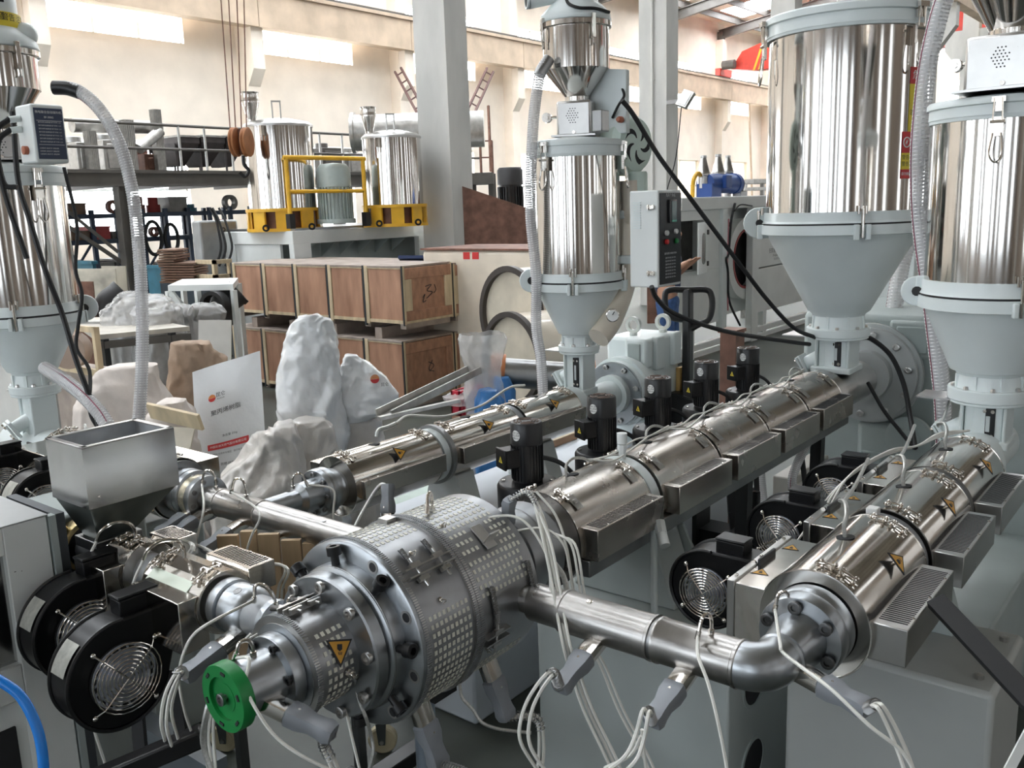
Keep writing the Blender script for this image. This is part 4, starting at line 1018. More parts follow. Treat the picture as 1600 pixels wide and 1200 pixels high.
# ---- extruder coming in from the left, under the left-hand dryer
e1 = thing('left_extruder', 'extruder lying crosswise behind the rectangular hopper, its flange joined to the long left pipe', 'extruder', (-3.3, Y1A, 0))
r1 = .112
for i, (x0, L) in enumerate([(-3.28, .40), (-3.72, .39)]):
    zone(e1, XP, NY, (x0, Y1A, ZA), L, r1, chrome, side=(.08, .20, -.06, .085, .04, .96), latch=(70, 100), wire_hole=(92, .5), slots=False)
    MB().span((x0+.03, Y1A+.08, .99), (x0+.37, Y1A+.19, 1.12)).build('vent_box', chrome, e1, bev=.002)
    MB().tube([Vector((x0+.2, Y1A, ZA+r1)), Vector((x0+.2, Y1A, ZA+r1+.03)), Vector((x0+.22, Y1A-.01, ZA+r1+.045)), Vector((x0+.25, Y1A-.02, ZA+r1+.02))], .006, 7, 5).build('sensor_lead', braid, e1)
MB().lathe([(.105, 0), (.105, .015), (.06, .015)], (-2.875, Y1A, ZA), XP, 40).build('end_disc', darksteel, e1)
f1_ = MB().lathe([(.06, -.03), (.078, -.03), (.080, 0), (.084, .002), (.084, .03), (.080, .032), (.080, .036), (.084, .038), (.084, .062), (.078, .066), (.05, .066)], (-2.83, Y1A, ZA), XP, 44).build('barrel_flange', nitrided, e1)
for k in range(8):
    a = 2*PI*k/8+.2; socket_screw(f1_, (-2.766, Y1A+.067*math.cos(a), ZA+.067*math.sin(a)), XP, .010, .012, brushed)
MB().span((-4.3, Y1A-.2, 0), (-3.10, Y1A+.22, .88)).build('base', paintb, e1, bev=.012)
MB().lathe([(.09, 0), (.09, .45)], (-4.15, Y1A, ZA), XP, 32).build('feed_collar', paint, e1)
f0 = blower('fan_blower', 'black blower with wire guard under the left-hand dryer, beside the rectangular hopper', (-3.35, 1.385, 1.0), PI/2, R=.115, dep=.09, group='blowers of the left extruder')
dup(f0, (-3.73, 1.40, 1.0), 'black blower with wire guard at the left picture edge, below the dryer spout')

# ---- small extruder with the open rectangular hopper
e5 = thing('small_extruder', 'small extruder with an open rectangular steel hopper, brass ring and two short mirror covers', 'extruder', (-2.3, 1.2, 0))
Y5A = 1.2; r5 = .080
br = MB().lathe([(.045, -.05), (.072, -.048), (.078, -.04), (.078, .012), (.072, .016), (.05, .016)], (-2.61, Y5A, ZA), XP, 40).build('brass_ring', brass, e5)
MB().lathe([(.066, .0165), (.066, .022), (.03, .03)], (-2.61, Y5A, ZA), XP, 36).build('ring_inner', blackm, br)
socket_screw(br, (-2.63, Y5A-.078*.6, ZA+.078*.8), (0, -.6, .8), .010, .025, brass)
MB().lathe([(.05, 0), (.05, .9)], (-2.62, Y5A, ZA), XP, 28).build('barrel', dull, e5)
zone(e5, XP, YP_, (-2.385, Y5A, ZA), .125, r5, chrome, side=(.075, .15, .0, .062, .0, 1.0), latch=(100,), slot_m=chrome, octo=True)
zone(e5, XP, YP_, (-2.165, Y5A, ZA), .255, r5, chrome, side=(.075, .155, -.01, .062, .25, 1.0), latch=(95, 118), slot_m=chrome, octo=True)
MB().box((-2.05, Y5A-.0635, ZA+.046), (.18, .004, .042), Matrix.Rotation(math.radians(-52), 3, 'X')).build('name_plate', mat('pale_plate', (.55, .60, .50), .35, .2), e5)
for x0, x1 in ((-2.13, -1.915), (-2.39, -2.27)): MB().span((x0, 1.075, .955), (x1, 1.15, 1.09)).build('inlet_duct', chrome, e5, bev=.002)
MB().lathe([(.045, .0), (.066, .002), (.066, .03), (.05, .032)], (-1.90, Y5A, ZA), XP, 40).build('end_ring', nitrided, e5)
ad = MB().lathe([(.035, -.02), (.062, 0), (.064, .055), (.055, .075), (.048, .08), (.048, .14), (.055, .142), (.055, .16), (.042, .165), (.042, .26)], (-1.86, Y5A, ZA), XP, 40).build('adapter', nitrided, e5)
for a in (70, 115): 
    n = Vector((0, -math.cos(math.radians(a)), math.sin(math.radians(a)))); MB().lathe([(.011, 0), (.011, .002), (.006, .003), (0, .001)], Vector((-1.82, Y5A, ZA))+n*.0625, n, 14).build('plug', darksteel, ad)
for p_ in ((-2.34, ), (-2.10, )):
    a = Vector((p_[0]+.02, Y5A, ZA+r5-.004))
    MB().tube([a, a+Vector((0, 0, .03)), a+Vector((-.005, -.015, .055)), a+Vector((-.02, -.05, .06)), a+Vector((-.04, -.075, .04)), a+Vector((-.05, -.085, .015))], .0048, 8, 6).build('sensor_lead', chrome, e5)
    q = a+Vector((-.05, -.085, .015)); MB().tube([q, q+Vector((-.02, -.03, -.08)), q+Vector((-.02, -.06, -.25)), q+Vector((.0, -.08, -.45)), q+Vector((.01, -.05, -.7))], .0042, 6, 6).build('sensor_wire', wire, e5)
bright_skin = mat('hopper_bright_skin', (.60, .62, .64), .55, .5, var=.12, scale=14)  # bright rough skin added to lighten the dark inside of the hopper
# rectangular hopper: four folded walls, rim, tapered body
hx0, hx1, hy0, hy1, hz0, hz1 = -2.575, -2.365, 1.105, 1.375, 1.232, 1.402
def frustum(mb, a, b, t=.0):
    (ax0, ax1, ay0, ay1, az), (bx0, bx1, by0, by1, bz) = a, b
    vs = [(ax0, ay0, az), (ax1, ay0, az), (ax1, ay1, az), (ax0, ay1, az), (bx0, by0, bz), (bx1, by0, bz), (bx1, by1, bz), (bx0, by1, bz)]
    return mb.add(vs, [(0, 1, 5, 4), (1, 2, 6, 5), (2, 3, 7, 6), (3, 0, 4, 7)])
mb = MB(); t = .003
frustum(mb, (hx0, hx1, hy0, hy1, hz0), (hx0, hx1, hy0, hy1, hz1)); frustum(mb, (hx1-t, hx0+t, hy0+t, hy1-t, hz0), (hx1-t, hx0+t, hy0+t, hy1-t, hz1))
hp = mb.build('hopper_walls', sheet, e5, smooth=20)
mb = MB(); w_ = .017
mb.span((hx0, hy0, hz1), (hx1, hy0+w_, hz1+.004)).span((hx0, hy1-w_, hz1), (hx1, hy1, hz1+.004)).span((hx0, hy0, hz1), (hx0+w_, hy1, hz1+.004)).span((hx1-w_, hy0, hz1), (hx1, hy1, hz1+.004))
mb.build('hopper_rim', brushed, hp, bev=.001)
mb = MB(); frustum(mb, (-2.51, -2.43, Y5A-.05, Y5A+.05, 1.115), (hx0+.002, hx1-.002, hy0+.002, hy1-.002, hz0+.006)); mb.build('hopper_taper', mat('taper_steel', (.16, .18, .17), .3, .8, var=.2), hp, smooth=20)
mb = MB(); frustum(mb, (-2.43, -2.51, Y5A-.045, Y5A+.045, 1.12), (hx1-.006, hx0+.006, hy0+.006, hy1-.006, hz0+.006)); mb.build('hopper_inside', bright_skin, hp, smooth=20)
mb = MB(); frustum(mb, (hx1-.0045, hx0+.0045, hy0+.0045, hy1-.0045, hz0+.006), (hx1-.0045, hx0+.0045, hy0+.0045, hy1-.0045, hz1-.001)); mb.build('hopper_bright_skin', bright_skin, hp, smooth=20)  # brightening skin added just inside the steel walls
MB().span((-2.53, Y5A-.07, 1.09), (-2.41, Y5A+.07, 1.12)).build('hopper_flange', darksteel, hp, bev=.003)
MB().lathe([(.004, 0), (.004, .003), (0, .004)], (hx1, hy0+.03, hz0+.03), XP, 8).build('rivet', chrome, hp)
# cast body and cabinet under the hopper
MB().span((-2.95, 1.10, .62), (-2.66, 1.42, 1.14)).build('gear_housing', paintg, e5, bev=.01)
MB().span((-2.66, 1.13, .70), (-2.40, 1.27, .98)).build('saddle', darksteel, e5, bev=.008)
MB().span((-2.96, 1.09, 0), (-2.62, 1.36, .64)).build('base', paintb, e5, bev=.01)
f5 = ['front black blower with a round wire guard, nearest the green-capped die', 'rear black blower with a wire guard, beside the white cabinet at lower left']
q0 = blower('fan_blower', f5[0], (-2.085, .985, .905), PI/2, R=.142, dep=.085, group='blowers of the small extruder')
dup(q0, (-2.36, 1.035, .925), f5[1])

# ================================================================ THE DIE
die = thing('extrusion_die', 'big round pipe die with chequered ceramic heater bands and a green end cap', 'die', (XA, 1.3, ZA-.22))
def dl(prof, m, name, parent=die, seg=56): return MB().lathe(prof, (XA, 0, ZA), YP_, seg, up=UP).build(name, m, parent)
def dp(y, th, R): a = math.radians(th); return Vector((XA+R*math.cos(a), y, ZA+R*math.sin(a)))
def dn(th): a = math.radians(th); return Vector((math.cos(a), 0, math.sin(a)))
cap = dl([(.030, .934), (.030, .930), (.046, .930), (.046, .922), (.070, .922), (.0715, .925), (.0715, .950), (.068, .953), (0, .953)], greenp, 'end_cap')
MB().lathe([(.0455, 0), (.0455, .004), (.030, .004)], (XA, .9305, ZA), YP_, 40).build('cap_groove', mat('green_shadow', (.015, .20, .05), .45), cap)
MB().cyl((XA, .929, ZA), (XA, .936, ZA), .031, seg=32).build('cap_centre', greenp, cap)
mb = MB()
for k in range(6):
    a = 60*k+20; q = dp(.9212, a, .058); mb.box(q, (.006, .003, .013), Matrix.Rotation(math.radians(-a), 3, 'Y'))
mb.build('cap_slot', dark, cap, kind='stuff')
socket_screw(cap, (XA, .931, ZA), NY, .013, .016, darksteel)
dl([(.055, .953), (.060, .957), (.060, 1.04), (.063, 1.045)], nitrided, 'nozzle')
nf = dl([(.06, 1.038), (.083, 1.038), (.085, 1.041), (.085, 1.066), (.082, 1.068), (.10, 1.07), (.10, 1.075)], nitrided, 'nozzle_flange')
for k in range(6): socket_screw(nf, dp(1.04, 60*k+10, .0715), NY, .0095, .012, blackm)
def rib_ring(y, R, w_=.012):
    r_ = dl([(R*.97, y), (R+.006, y), (R+.006, y+w_), (R*.97, y+w_)], brushed, 'rib_ring')
    mb = MB(); n = int(2*PI*R/.0055)
    for k in range(n):
        a = 360*k/n; p = dp(y+w_/2, a, R+.0065); n_ = dn(a); t = Vector((-n_.z, 0, n_.x))
        mb.box(p, (.0026, w_*1.02, .003), Matrix((t, YP_, n_)).transposed())
    mb.build('knurl', dull, r_, kind='stuff')
def band_tiles(y0, y1, R, ranges, cols, cp=.019, parent=None):
    mb = MB(); cnt = 0
    for th0, th1 in ranges:
        n = max(1, int(math.radians(th1-th0)*R/cp))
        for k in range(n):
            a = th0+(k+.5)*(th1-th0)/n; n_ = dn(a); t = Vector((-n_.z, 0, n_.x)); Rm = Matrix((t, YP_, n_)).transposed()
            for c_ in range(cols):
                y = y0+(c_+.5)*(y1-y0)/cols; mb.box(dp(y, a, R+.0002), (.0100, .0080, .0016), Rm)
    return mb.build('ceramic_tile', ceramic, parent, kind='stuff', smooth=0)
# small heater band round the nose
b0 = dl([(.10, 1.078), (.109, 1.078), (.109, 1.19), (.10, 1.19)], band, 'heater_band', seg=72)
rib_ring(1.072, .109); 
band_tiles(1.10, 1.175, .109, [(-75, 52), (130, 285)], 5, .019, b0)
tri_sign(b0, dp(1.142, 24, .112), dn(24), (0, -.32, -1), .066, .002)
def spring(p, q, R, parent):
    return MB().coil([p, (Vector(p)+Vector(q))/2, q], R, R*.26, R*.62, 5, 2, 10).build('spring', darksteel, parent)
def clamp_bar(y0, y1, th, R, parent, n=2):
    n_ = dn(th); t = Vector((-n_.z, 0, n_.x)); o = dp(0, th, R)
    for e in (-1, 1):
        MB().box(o+YP_*((y0+y1)/2)+n_*.008+t*e*.010, (y1-y0, .004, .018), Matrix((YP_, t, n_)).transposed()).build('clamp_flange', brushed, parent)
    for k in range(n):
        y = y0+(y1-y0)*(k+.5)/n; c_ = o+YP_*y+n_*.011
        cb = MB().cyl(c_-t*.04, c_+t*.035, .0032, seg=8).box(c_+t*.016, (.010, .03, .010), Matrix((t, YP_, n_)).transposed()).box(c_-t*.02, (.010, .03, .010), Matrix((t, YP_, n_)).transposed()).build('clamp_bolt', brushed, parent)
        spring(c_+t*.022-dn(th)*.004, c_+t*.066-dn(th)*.010, .0055, cb)
clamp_bar(1.085, 1.185, 96, .109, b0)
f2_ = dl([(.10, 1.186), (.160, 1.190), (.164, 1.194), (.164, 1.222), (.158, 1.226)], nitrided, 'clamp_ring')
for k in range(9): socket_screw(f2_, dp(1.194, 40*k+8, .146), NY, .0135, .020, brushed)
bd_ = dl([(.150, 1.224), (.168, 1.236), (.172, 1.252), (.172, 1.270), (.215, 1.270), (.219, 1.273), (.219, 1.288), (.10, 1.288)], nitrided, 'die_body', seg=72)
dl([(.1695, 1.238), (.1702, 1.2385), (.1702, 1.2402), (.1695, 1.241)], darksteel, 'joint_line', bd_)
for k in range(9):
    q = dp(1.2695, 40*k+26, .196)
    MB().ring(q, NY, .011, .016, .001, 20).build('hole_rim', brushed, bd_); MB().lathe([(.0115, 0), (.0115, .0008), (0, .0008)], q, NY, 18).build('bolt_hole', dark, bd_)
for k in range(8): socket_screw(bd_, dp(1.250, 45*k+7, .168), dn(45*k+7), .0165, .046, blackm, 'centring_screw')
RB = .215
b1 = dl([(.20, 1.288), (RB, 1.288), (RB, 1.452), (.20, 1.452)], band, 'heater_band', seg=96)
rib_ring(1.284, RB); rib_ring(1.448, RB)
band_tiles(1.308, 1.440, RB, [(-200, 22), (74, 158)], 9, .019, b1)
clamp_bar(1.30, 1.445, 47, RB, b1)
b2 = dl([(.20, 1.464), (RB, 1.464), (RB, 1.690), (.20, 1.690), (.13, 1.694)], band, 'heater_band', seg=96)
rib_ring(1.462, RB)
band_tiles(1.482, 1.66, RB, [(62, 158), (-200, -32)], 11, .019, b2); band_tiles(1.482, 1.545, RB, [(42, 62)], 4, .019, b2); band_tiles(1.61, 1.675, RB, [(34, 62)], 4, .019, b2); band_tiles(1.482, 1.66, RB, [(14, 40)], 11, .019, b2)
clamp_bar(1.475, 1.56, -12, RB, b2, 1)
spring(dp(1.515, 2, RB+.010), dp(1.515, 20, RB+.010), .006, b2); spring(dp(1.66, 4, RB+.010), dp(1.66, 24, RB+.010), .006, b2)
for y, th in ((1.36, 60), (1.36, 27), (1.50, -20), (1.5, 70)):
    MB().lathe([(.006, 0), (.006, .004), (.003, .006), (0, .006)], dp(y, th, RB), dn(th), 8).tube([dp(y, th, RB+.005), dp(y+.004, th-1.5, RB+.014), dp(y, th-3, RB+.004)], .0016, 5, 4).build('eye_screw', chrome, die)
# bracket plate carrying the upper connector
n_ = dn(52); t = Vector((-n_.z, 0, n_.x)); Rm = Matrix((t, YP_, n_)).transposed()
MB().box(dp(1.575, 50, RB+.004), (.07, .036, .004), Rm).box(dp(1.575, 46, RB+.022), (.004, .036, .04), Rm).build('terminal_bracket', brushed, b2, bev=.001)
# rear adapter, stepped discs toward the main barrel
ra_ = dl([(.11, 1.69), (.105, 1.71), (.105, 1.79), (.128, 1.795), (.130, 1.80), (.130, 1.858), (.127, 1.86), (.127, 1.866), (.130, 1.868), (.130, 1.925), (.09, 1.93), (.09, 2.02)], mat('adapter_steel', (.34, .35, .36), .38, .9, var=.1), 'rear_adapter')
for k in range(8): socket_screw(ra_, dp(1.79, 45*k+14, .117), NY, .011, .014, blackm)
# connectors on the die
connector(die, dp(.995, -28, .056), (.75, .30, -.28), tail=[atD(505, 1160, 1.86), atD(525, 1205, 1.88), atD(550, 1290, 1.9)])
connector(die, dp(1.365, -62, RB-.004), (.26, .12, -1), up=XP, tail=[atD(735, 1215, 2.05), atD(742, 1260, 2.1)], n_w=2, sc=1.25)
connector(die, dp(1.60, -58, RB-.004), (.30, .12, -1), up=XP, tail=[atD(838, 1122, 2.35), atD(846, 1165, 2.35), atD(842, 1215, 2.35)], n_w=2, sc=1.2)
connector(die, atD(790, 838, 2.36), atD(796, 780, 2.30)-atD(790, 838, 2.36), up=NX, tail=[atD(826, 770, 2.3), atD(848, 815, 2.26), atD(860, 870, 2.22), atD(866, 930, 2.17)], n_w=2, sc=.9)
MB().box(dp(1.43, 100, RB+.006), (.03, .03, .012)).build('clip', brushed, b2)
thermo(die, dp(1.555, 92, RB), (0, 0, 1), (.3, -.6, 0), .042, [atD(690, 800, 2.28), atD(700, 820, 2.27), atD(730, 818, 2.27), atD(780, 806, 2.27), atD(815, 812, 2.26), atD(843, 845, 2.24), atD(866, 900, 2.2), atD(876, 960, 2.15), atD(900, 1060, 2.1)])
thermo(die, dp(1.20, 12, .11), (.9, 0, .2), (.1, -.1, -1), .034, None)
n0 = dp(1.155, -6, .112)
st = MB().cyl(n0-dn(-6)*.004, n0+dn(-6)*.026, .0055, seg=10).lathe([(.010, 0), (.010, .012), (0, .014)], n0, dn(-6), 8).build('band_terminal', chrome, die)
MB().tube([n0+dn(-6)*.02, atD(555, 1068, 1.98), atD(562, 1098, 1.98), atD(572, 1122, 1.98), atD(580, 1150, 2.0), atD(583, 1175, 2.0), atD(575, 1210, 2.0)], .0042, 7, 6).build('heater_wire', braid, st)
MB().tube([atD(540, 1105, 2.02), atD(545, 1130, 2.02), atD(553, 1165, 2.02), atD(565, 1215, 2.02)], .0036, 6, 6).build('heater_wire', wire, die)
for q in (0, 1): MB().tube([atD(645+q*5, 1120, 2.15), atD(660+q*6, 1150, 2.15), atD(672+q*7, 1180, 2.15), atD(685+q*7, 1225, 2.15)], .0036, 6, 6).build('heater_wire', wire, die)
MB().tube([atD(718, 1068, 2.15), atD(722, 1090, 2.15), atD(738, 1108, 2.15), atD(752, 1128, 2.15), atD(775, 1138, 2.15), atD(800, 1142, 2.15), atD(830, 1145, 2.15)], .0042, 6, 6).build('heater_wire', braid, die)
thermo(die, dp(1.0, 88, .060), (0, 0, 1), (-.25, -.5, 0), .034, [atD(389, 1030, 1.82), atD(384, 1070, 1.80), atD(400, 1108, 1.78), atD(430, 1150, 1.78), atD(470, 1180, 1.78), atD(520, 1205, 1.8)])
# hanging bundle over the middle of the picture
bun = thing('wire_bundle', 'bundle of white heater wires hanging down behind the round die, across the right pipe', 'wires', atD(868, 960, 2.14))
for k, (dx, dd) in enumerate(((0, 0), (6, .01), (11, -.01), (42, .12), (48, .12))):
    MB().tube([atD(836+dx*.6, 790+dx, 2.28+dd), atD(850+dx, 850, 2.22+dd), atD(864+dx, 920, 2.16+dd), atD(878+dx, 1000, 2.08+dd), atD(890+dx*1.2, 1045, 2.08+dd), atD(912+dx*1.3, 1110, 2.08+dd), atD(945+dx*1.4, 1180, 2.08+dd), atD(970+dx*1.4, 1240, 2.08+dd)], .0038, 6, 6).build('wire', wire, bun)
for k, P in enumerate(([(838, 768), (868, 805), (884, 850), (893, 900), (897, 935)], [(803, 830), (850, 826), (880, 850), (890, 890), (896, 930)])):
    MB().tube([atD(x, y, 2.42-.03*i) for i, (x, y) in enumerate(P)], .0036, 6, 6).build('wire', wire, bun)
MB().tube([atD(866, 880, 2.24), atD(880, 900, 2.22), atD(888, 930, 2.2)], .007, 8, 4).build('braided_sleeve', braid, bun)

# ---- right pipe with elbow
pr_ = thing('elbow_pipe', 'steel pipe running right from the die, bent by an elbow into the right-hand extruder', 'pipe', (-1.0, YPA, ZA-.05))
MB().lathe([(.034, 0), (.034, .05), (.044, .055), (.046, .06), (.046, .15), (.050, .152), (.052, .155)], (XA+.185, YPA, ZA), XP, 40).build('pipe_collar', pipesteel, pr_)
x = XA+.335
MB().lathe([(.0525, 0), (.0525, .006), (.050, .008), (.050, .235), (.0525, .237), (.0525, .243)], (x, YPA, ZA), XP, 48).build('pipe_section', pipesteel, pr_)
MB().ring((x+.243, YPA, ZA), XP, .030, .0485, .010, 40).build('joint_line', darksteel, pr_)
MB().lathe([(.0525, 0), (.0525, .006), (.050, .010), (.050, .183), (.0525, .185), (.0525, .191), (.050, .193)], (x+.253, YPA, ZA), XP, 48).build('pipe_section', pipesteel, pr_)
xe = x+.446; rr_ = X4A-xe; el = [Vector((xe-.002, YPA, ZA))]
for k in range(0, 17):
    a = PI/2*k/16; el.append(Vector((X4A-rr_+rr_*math.sin(a), YPA+rr_*(1-math.cos(a)), ZA)))
el.append(Vector((X4A, YPA+rr_+.02, ZA)))
MB().tube(el, .050, 40, 1).build('elbow', nitrided, pr_)
MB().lathe([(.050, 0), (.054, .004), (.054, .012), (.051, .016), (.055, .05), (.062, .10)], (X4A, YPA+rr_+.012, ZA), YP_, 44).build('elbow_hub', nitrided, pr_)
MB().lathe([(.008, 0), (.008, .001), (.005, .0015), (0, .001)], (x+.075, YPA-.012, ZA+.0485), (0, -.24, .97), 14).build('plug', chrome, pr_)
connector(pr_, (x+.105, YPA-.030, ZA-.036), (-.05, -.8, -.32), tail=[atD(862, 1052, 1.92), atD(833, 1090, 1.92), atD(820, 1130, 1.92), atD(822, 1165, 1.92), atD(850, 1210, 1.94)])
connector(pr_, (x+.335, YPA-.030, ZA-.036), (-.05, -.8, -.32), tail=[atD(1010, 1110, 1.7), atD(1000, 1150, 1.7), atD(985, 1185, 1.7), atD(950, 1215, 1.75)])
MB().tube([atD(1003, 1140, 1.72), atD(1006, 1175, 1.74), atD(1012, 1220, 1.76)], .0036, 6, 5).build('heater_wire', wire, pr_)
MB().tube([atD(945, 1200, 1.8), atD(985, 1180, 1.75), atD(1002, 1150, 1.72)], .0036, 6, 5).build('heater_wire', wire, pr_)
thermo(pr_, (x+.375, YPA, ZA+.049), (0, 0, 1), (-.1, -.6, 0), .045, [atD(1091, 1025, 1.78), atD(1106, 1066, 1.74), atD(1120, 1120, 1.72), atD(1134, 1190, 1.72), atD(1140, 1240, 1.72)])
connector(pr_, (X4A+.05, YPA+.07, ZA-.02), (1, -.25, -.1), tail=[atD(1372, 1102, 1.66), atD(1390, 1130, 1.66), atD(1412, 1180, 1.66), atD(1428, 1230, 1.66)])
thermo(pr_, (X4A-.03, 1.835, ZA+.058), (0, -.3, 1), (-.2, -.5, 0), .042, [atD(1219, 1005, 1.82), atD(1224, 1020, 1.8), atD(1260, 1048, 1.72), atD(1300, 1078, 1.66), atD(1360, 1135, 1.62), atD(1410, 1175, 1.62), atD(1440, 1230, 1.62)])
# ---- left pipe
pl_ = thing('straight_pipe', 'straight steel pipe joining the left extruder to the die, with grey heater plugs', 'pipe', (-2.2, YPA, ZA-.05))
yl = Y1A-.005
sg = MB().lathe([(.05, -.02), (.072, -.018), (.073, .03), (.068, .032), (.076, .034), (.078, .038), (.078, .062), (.074, .064), (.045, .066)], (-2.755, yl, ZA), XP, 44).build('pipe_flange', nitrided, pl_)
MB().lathe([(.0735, 0), (.0735, .034)], (-2.763, yl, ZA), XP, 44).build('engraved_band', mat('gold_band', (.52, .47, .36), .35, .8, var=.25, scale=50), sg)
for k in range(8): socket_screw(sg, (-2.695, yl+.062*math.cos(PI/4*k+.2), ZA+.062*math.sin(PI/4*k+.2)), XP, .0085, .008, darksteel)
MB().lathe([(.045, 0), (.045, .08), (.049, .082), (.049, .09), (.047, .092), (.047, .30), (.0485, .302), (.0485, .31), (.046, .312), (.046, 1.0)], (-2.695, yl, ZA), XP, 48).build('pipe_section', pipesteel, pl_)
MB().ring((-2.388, yl, ZA), XP, .044, .0478, .004, 40).build('joint_line', darksteel, pl_)
MB().lathe([(.007, 0), (.007, .001), (0, .001)], (-2.07, yl-.01, ZA+.0455), (0, -.2, .97), 12).build('plug', darksteel, pl_)
for X_, tl in ((-2.72, [(300, 850), (285, 880), (275, 910)]), (-2.655, [(330, 862), (315, 890), (310, 915)]), (-2.46, [(380, 880), (372, 905), (368, 940)]), (-2.26, [(445, 885), (438, 920), (436, 960), (440, 1000)])):
    connector(pl_, (X_, yl-.034, ZA-.034), (-.06, -.92, -.30), tail=[atD(a, b, 2.55) for a, b in tl])
for X_, tl in ((-2.47, [(405, 800), (392, 840), (372, 900)]), (-2.64, [(318, 795), (306, 850), (300, 920)])):
    thermo(pl_, (X_, yl, ZA+.044), (0, 0, 1), (-.55, -.2, 0), .055, [atD(a, b, 2.7) for a, b in tl])
# E2 outlet down to the left pipe
MB().lathe([(.036, 0), (.036, .09)], (X2A, 1.70, ZA), YP_, 32).build('outlet_tube', nitrided, e2)
thermo(e2, (X2A+.02, 1.80, ZA+.05), (0, 0, 1), (.3, .3, 0), .045, [atD(520, 765, 3.05), atD(521, 800, 3.03), atD(522, 860, 3.0)])
pg = atD(588, 762, 2.95)
cc = connector(e2, atD(606, 822, 2.9), atD(606, 760, 2.92)-atD(606, 822, 2.9), up=NY, sc=1.0)
MB().tube([atD(606, 766, 2.92), atD(600, 757, 2.93), atD(590, 762, 2.94), atD(572, 790, 2.93), atD(556, 820, 2.9), atD(545, 845, 2.88)], .006, 7, 6).build('heater_wire', braid, cc)
# plugs and leads of the small extruder's adapter
connector(e5, (-1.80, Y5A-.05, ZA-.04), (-.03, -.86, -.26), tail=[atD(280, 1050, 2.0), atD(262, 1085, 2.0), atD(256, 1130, 2.02), atD(264, 1165, 2.08)])
MB().tube([atD(280, 1060, 2.0), atD(268, 1110, 2.02), atD(280, 1160, 2.08)], .0036, 6, 5).build('heater_wire', wire, e5)
thermo(e5, (-1.70, Y5A, ZA+.045), (-.1, -.2, 1), (-.9, -.5, 0), .05, [atD(330, 972, 2.02), atD(300, 995, 2.02), atD(284, 1030, 2.02), atD(280, 1065, 2.04), atD(288, 1110, 2.06), atD(302, 1152, 2.1)])
thermo(e5, (-1.62, Y5A+.0, ZA+.05), (.1, -.2, 1), (.2, -.4, 0), .045, [atD(386, 1000, 1.95), atD(392, 990, 1.95)])
MB().tube([atD(335, 1062, 1.98), atD(330, 1090, 1.98), atD(322, 1120, 1.98), atD(318, 1160, 2.0), atD(335, 1215, 2.0)], .0075, 7, 5).build('braided_sleeve', braid, die)
for q in range(3): MB().tube([atD(334+q*3, 1090, 1.98), atD(322+q*6, 1125, 1.98), atD(318+q*8, 1160, 2.0), atD(328+q*5, 1215, 2.0)], .0036, 6, 5).build('heater_wire', wire, die)

# ---- cart below the die
ct = thing('die_cart', 'black wheeled cart frame under the round die with cream nylon casters', 'cart', (XA, 1.2, 0))
MB().bar(atD(130, 1228, 2.05), atD(318, 1148, 2.1), .045, .045).build('cross_tube', blackm, ct, bev=.006)
for dx in (0, .12): pass
pz = atZ(322, 1142, .42)
MB().span((XA-.45, 1.52, .30), (XA+.25, 1.60, .36)).build('frame_bar', blackm, ct, bev=.004)
for xx in (XA-.42, XA+.20): MB().span((xx-.03, 1.40, .26), (xx+.03, 1.9, .31)).build('frame_bar', blackm, ct, bev=.004)
for y in (1.50,):
    MB().cyl((XA-.02, y, .36), (XA-.02, y, .83), .028, seg=18).build('jack_post', mat('jack_steel', (.24, .28, .33), .4, .6), ct)
    MB().span((XA-.1, y-.04, .80), (XA+.06, y+.04, .835)).build('saddle_plate', blackm, ct)
def casterf(p, d):
    p = Vector(p); d = Vector(d).normalized(); w_ = MB().lathe([(.02, -.018), (.048, -.018), (.054, -.013), (.054, .013), (.048, .018), (.02, .018)], p, d, 36).build('wheel', caster, ct)
    for e in (-1, 1):
        MB().lathe([(.036, 0), (.036, .001), (.030, .002), (0, .002)], p+d*e*.018, d*e, 28).build('hub', caster, w_)
        MB().prism([(-.012, -.012), (.012, -.012), (.02, .075), (-.02, .075)], p+d*e*.024, Vector((-d.y, d.x, 0)), UP, .004*e).build('fork_plate', mat('fork_steel', (.10, .11, .11), .4, .6), w_)
        MB().lathe([(.008, 0), (.008, .006), (0, .006)], p+d*e*.027, d*e, 8).build('axle_nut', brushed, w_)
    MB().cyl(p+UP*.085, p+UP*.26, .012, seg=12).build('stem', blackm, w_)
pa = atD(352, 1150, 2.32); pb = atD(598, 1150, 2.42)
casterf((atZ(352, 1150, .06).x, atZ(352, 1150, .06).y, .056), (.55, -.83, 0)); casterf((atZ(598, 1152, .06).x, atZ(598, 1152, .06).y, .056), (.62, -.78, 0))
# black strap-like duct bars and low cables
for nm, P, rr, lab in (('flat_cable', [(850, 1240, 2.6), (930, 905, 3.2), (1040, 815, 3.3)], .0, ''),):
    pass

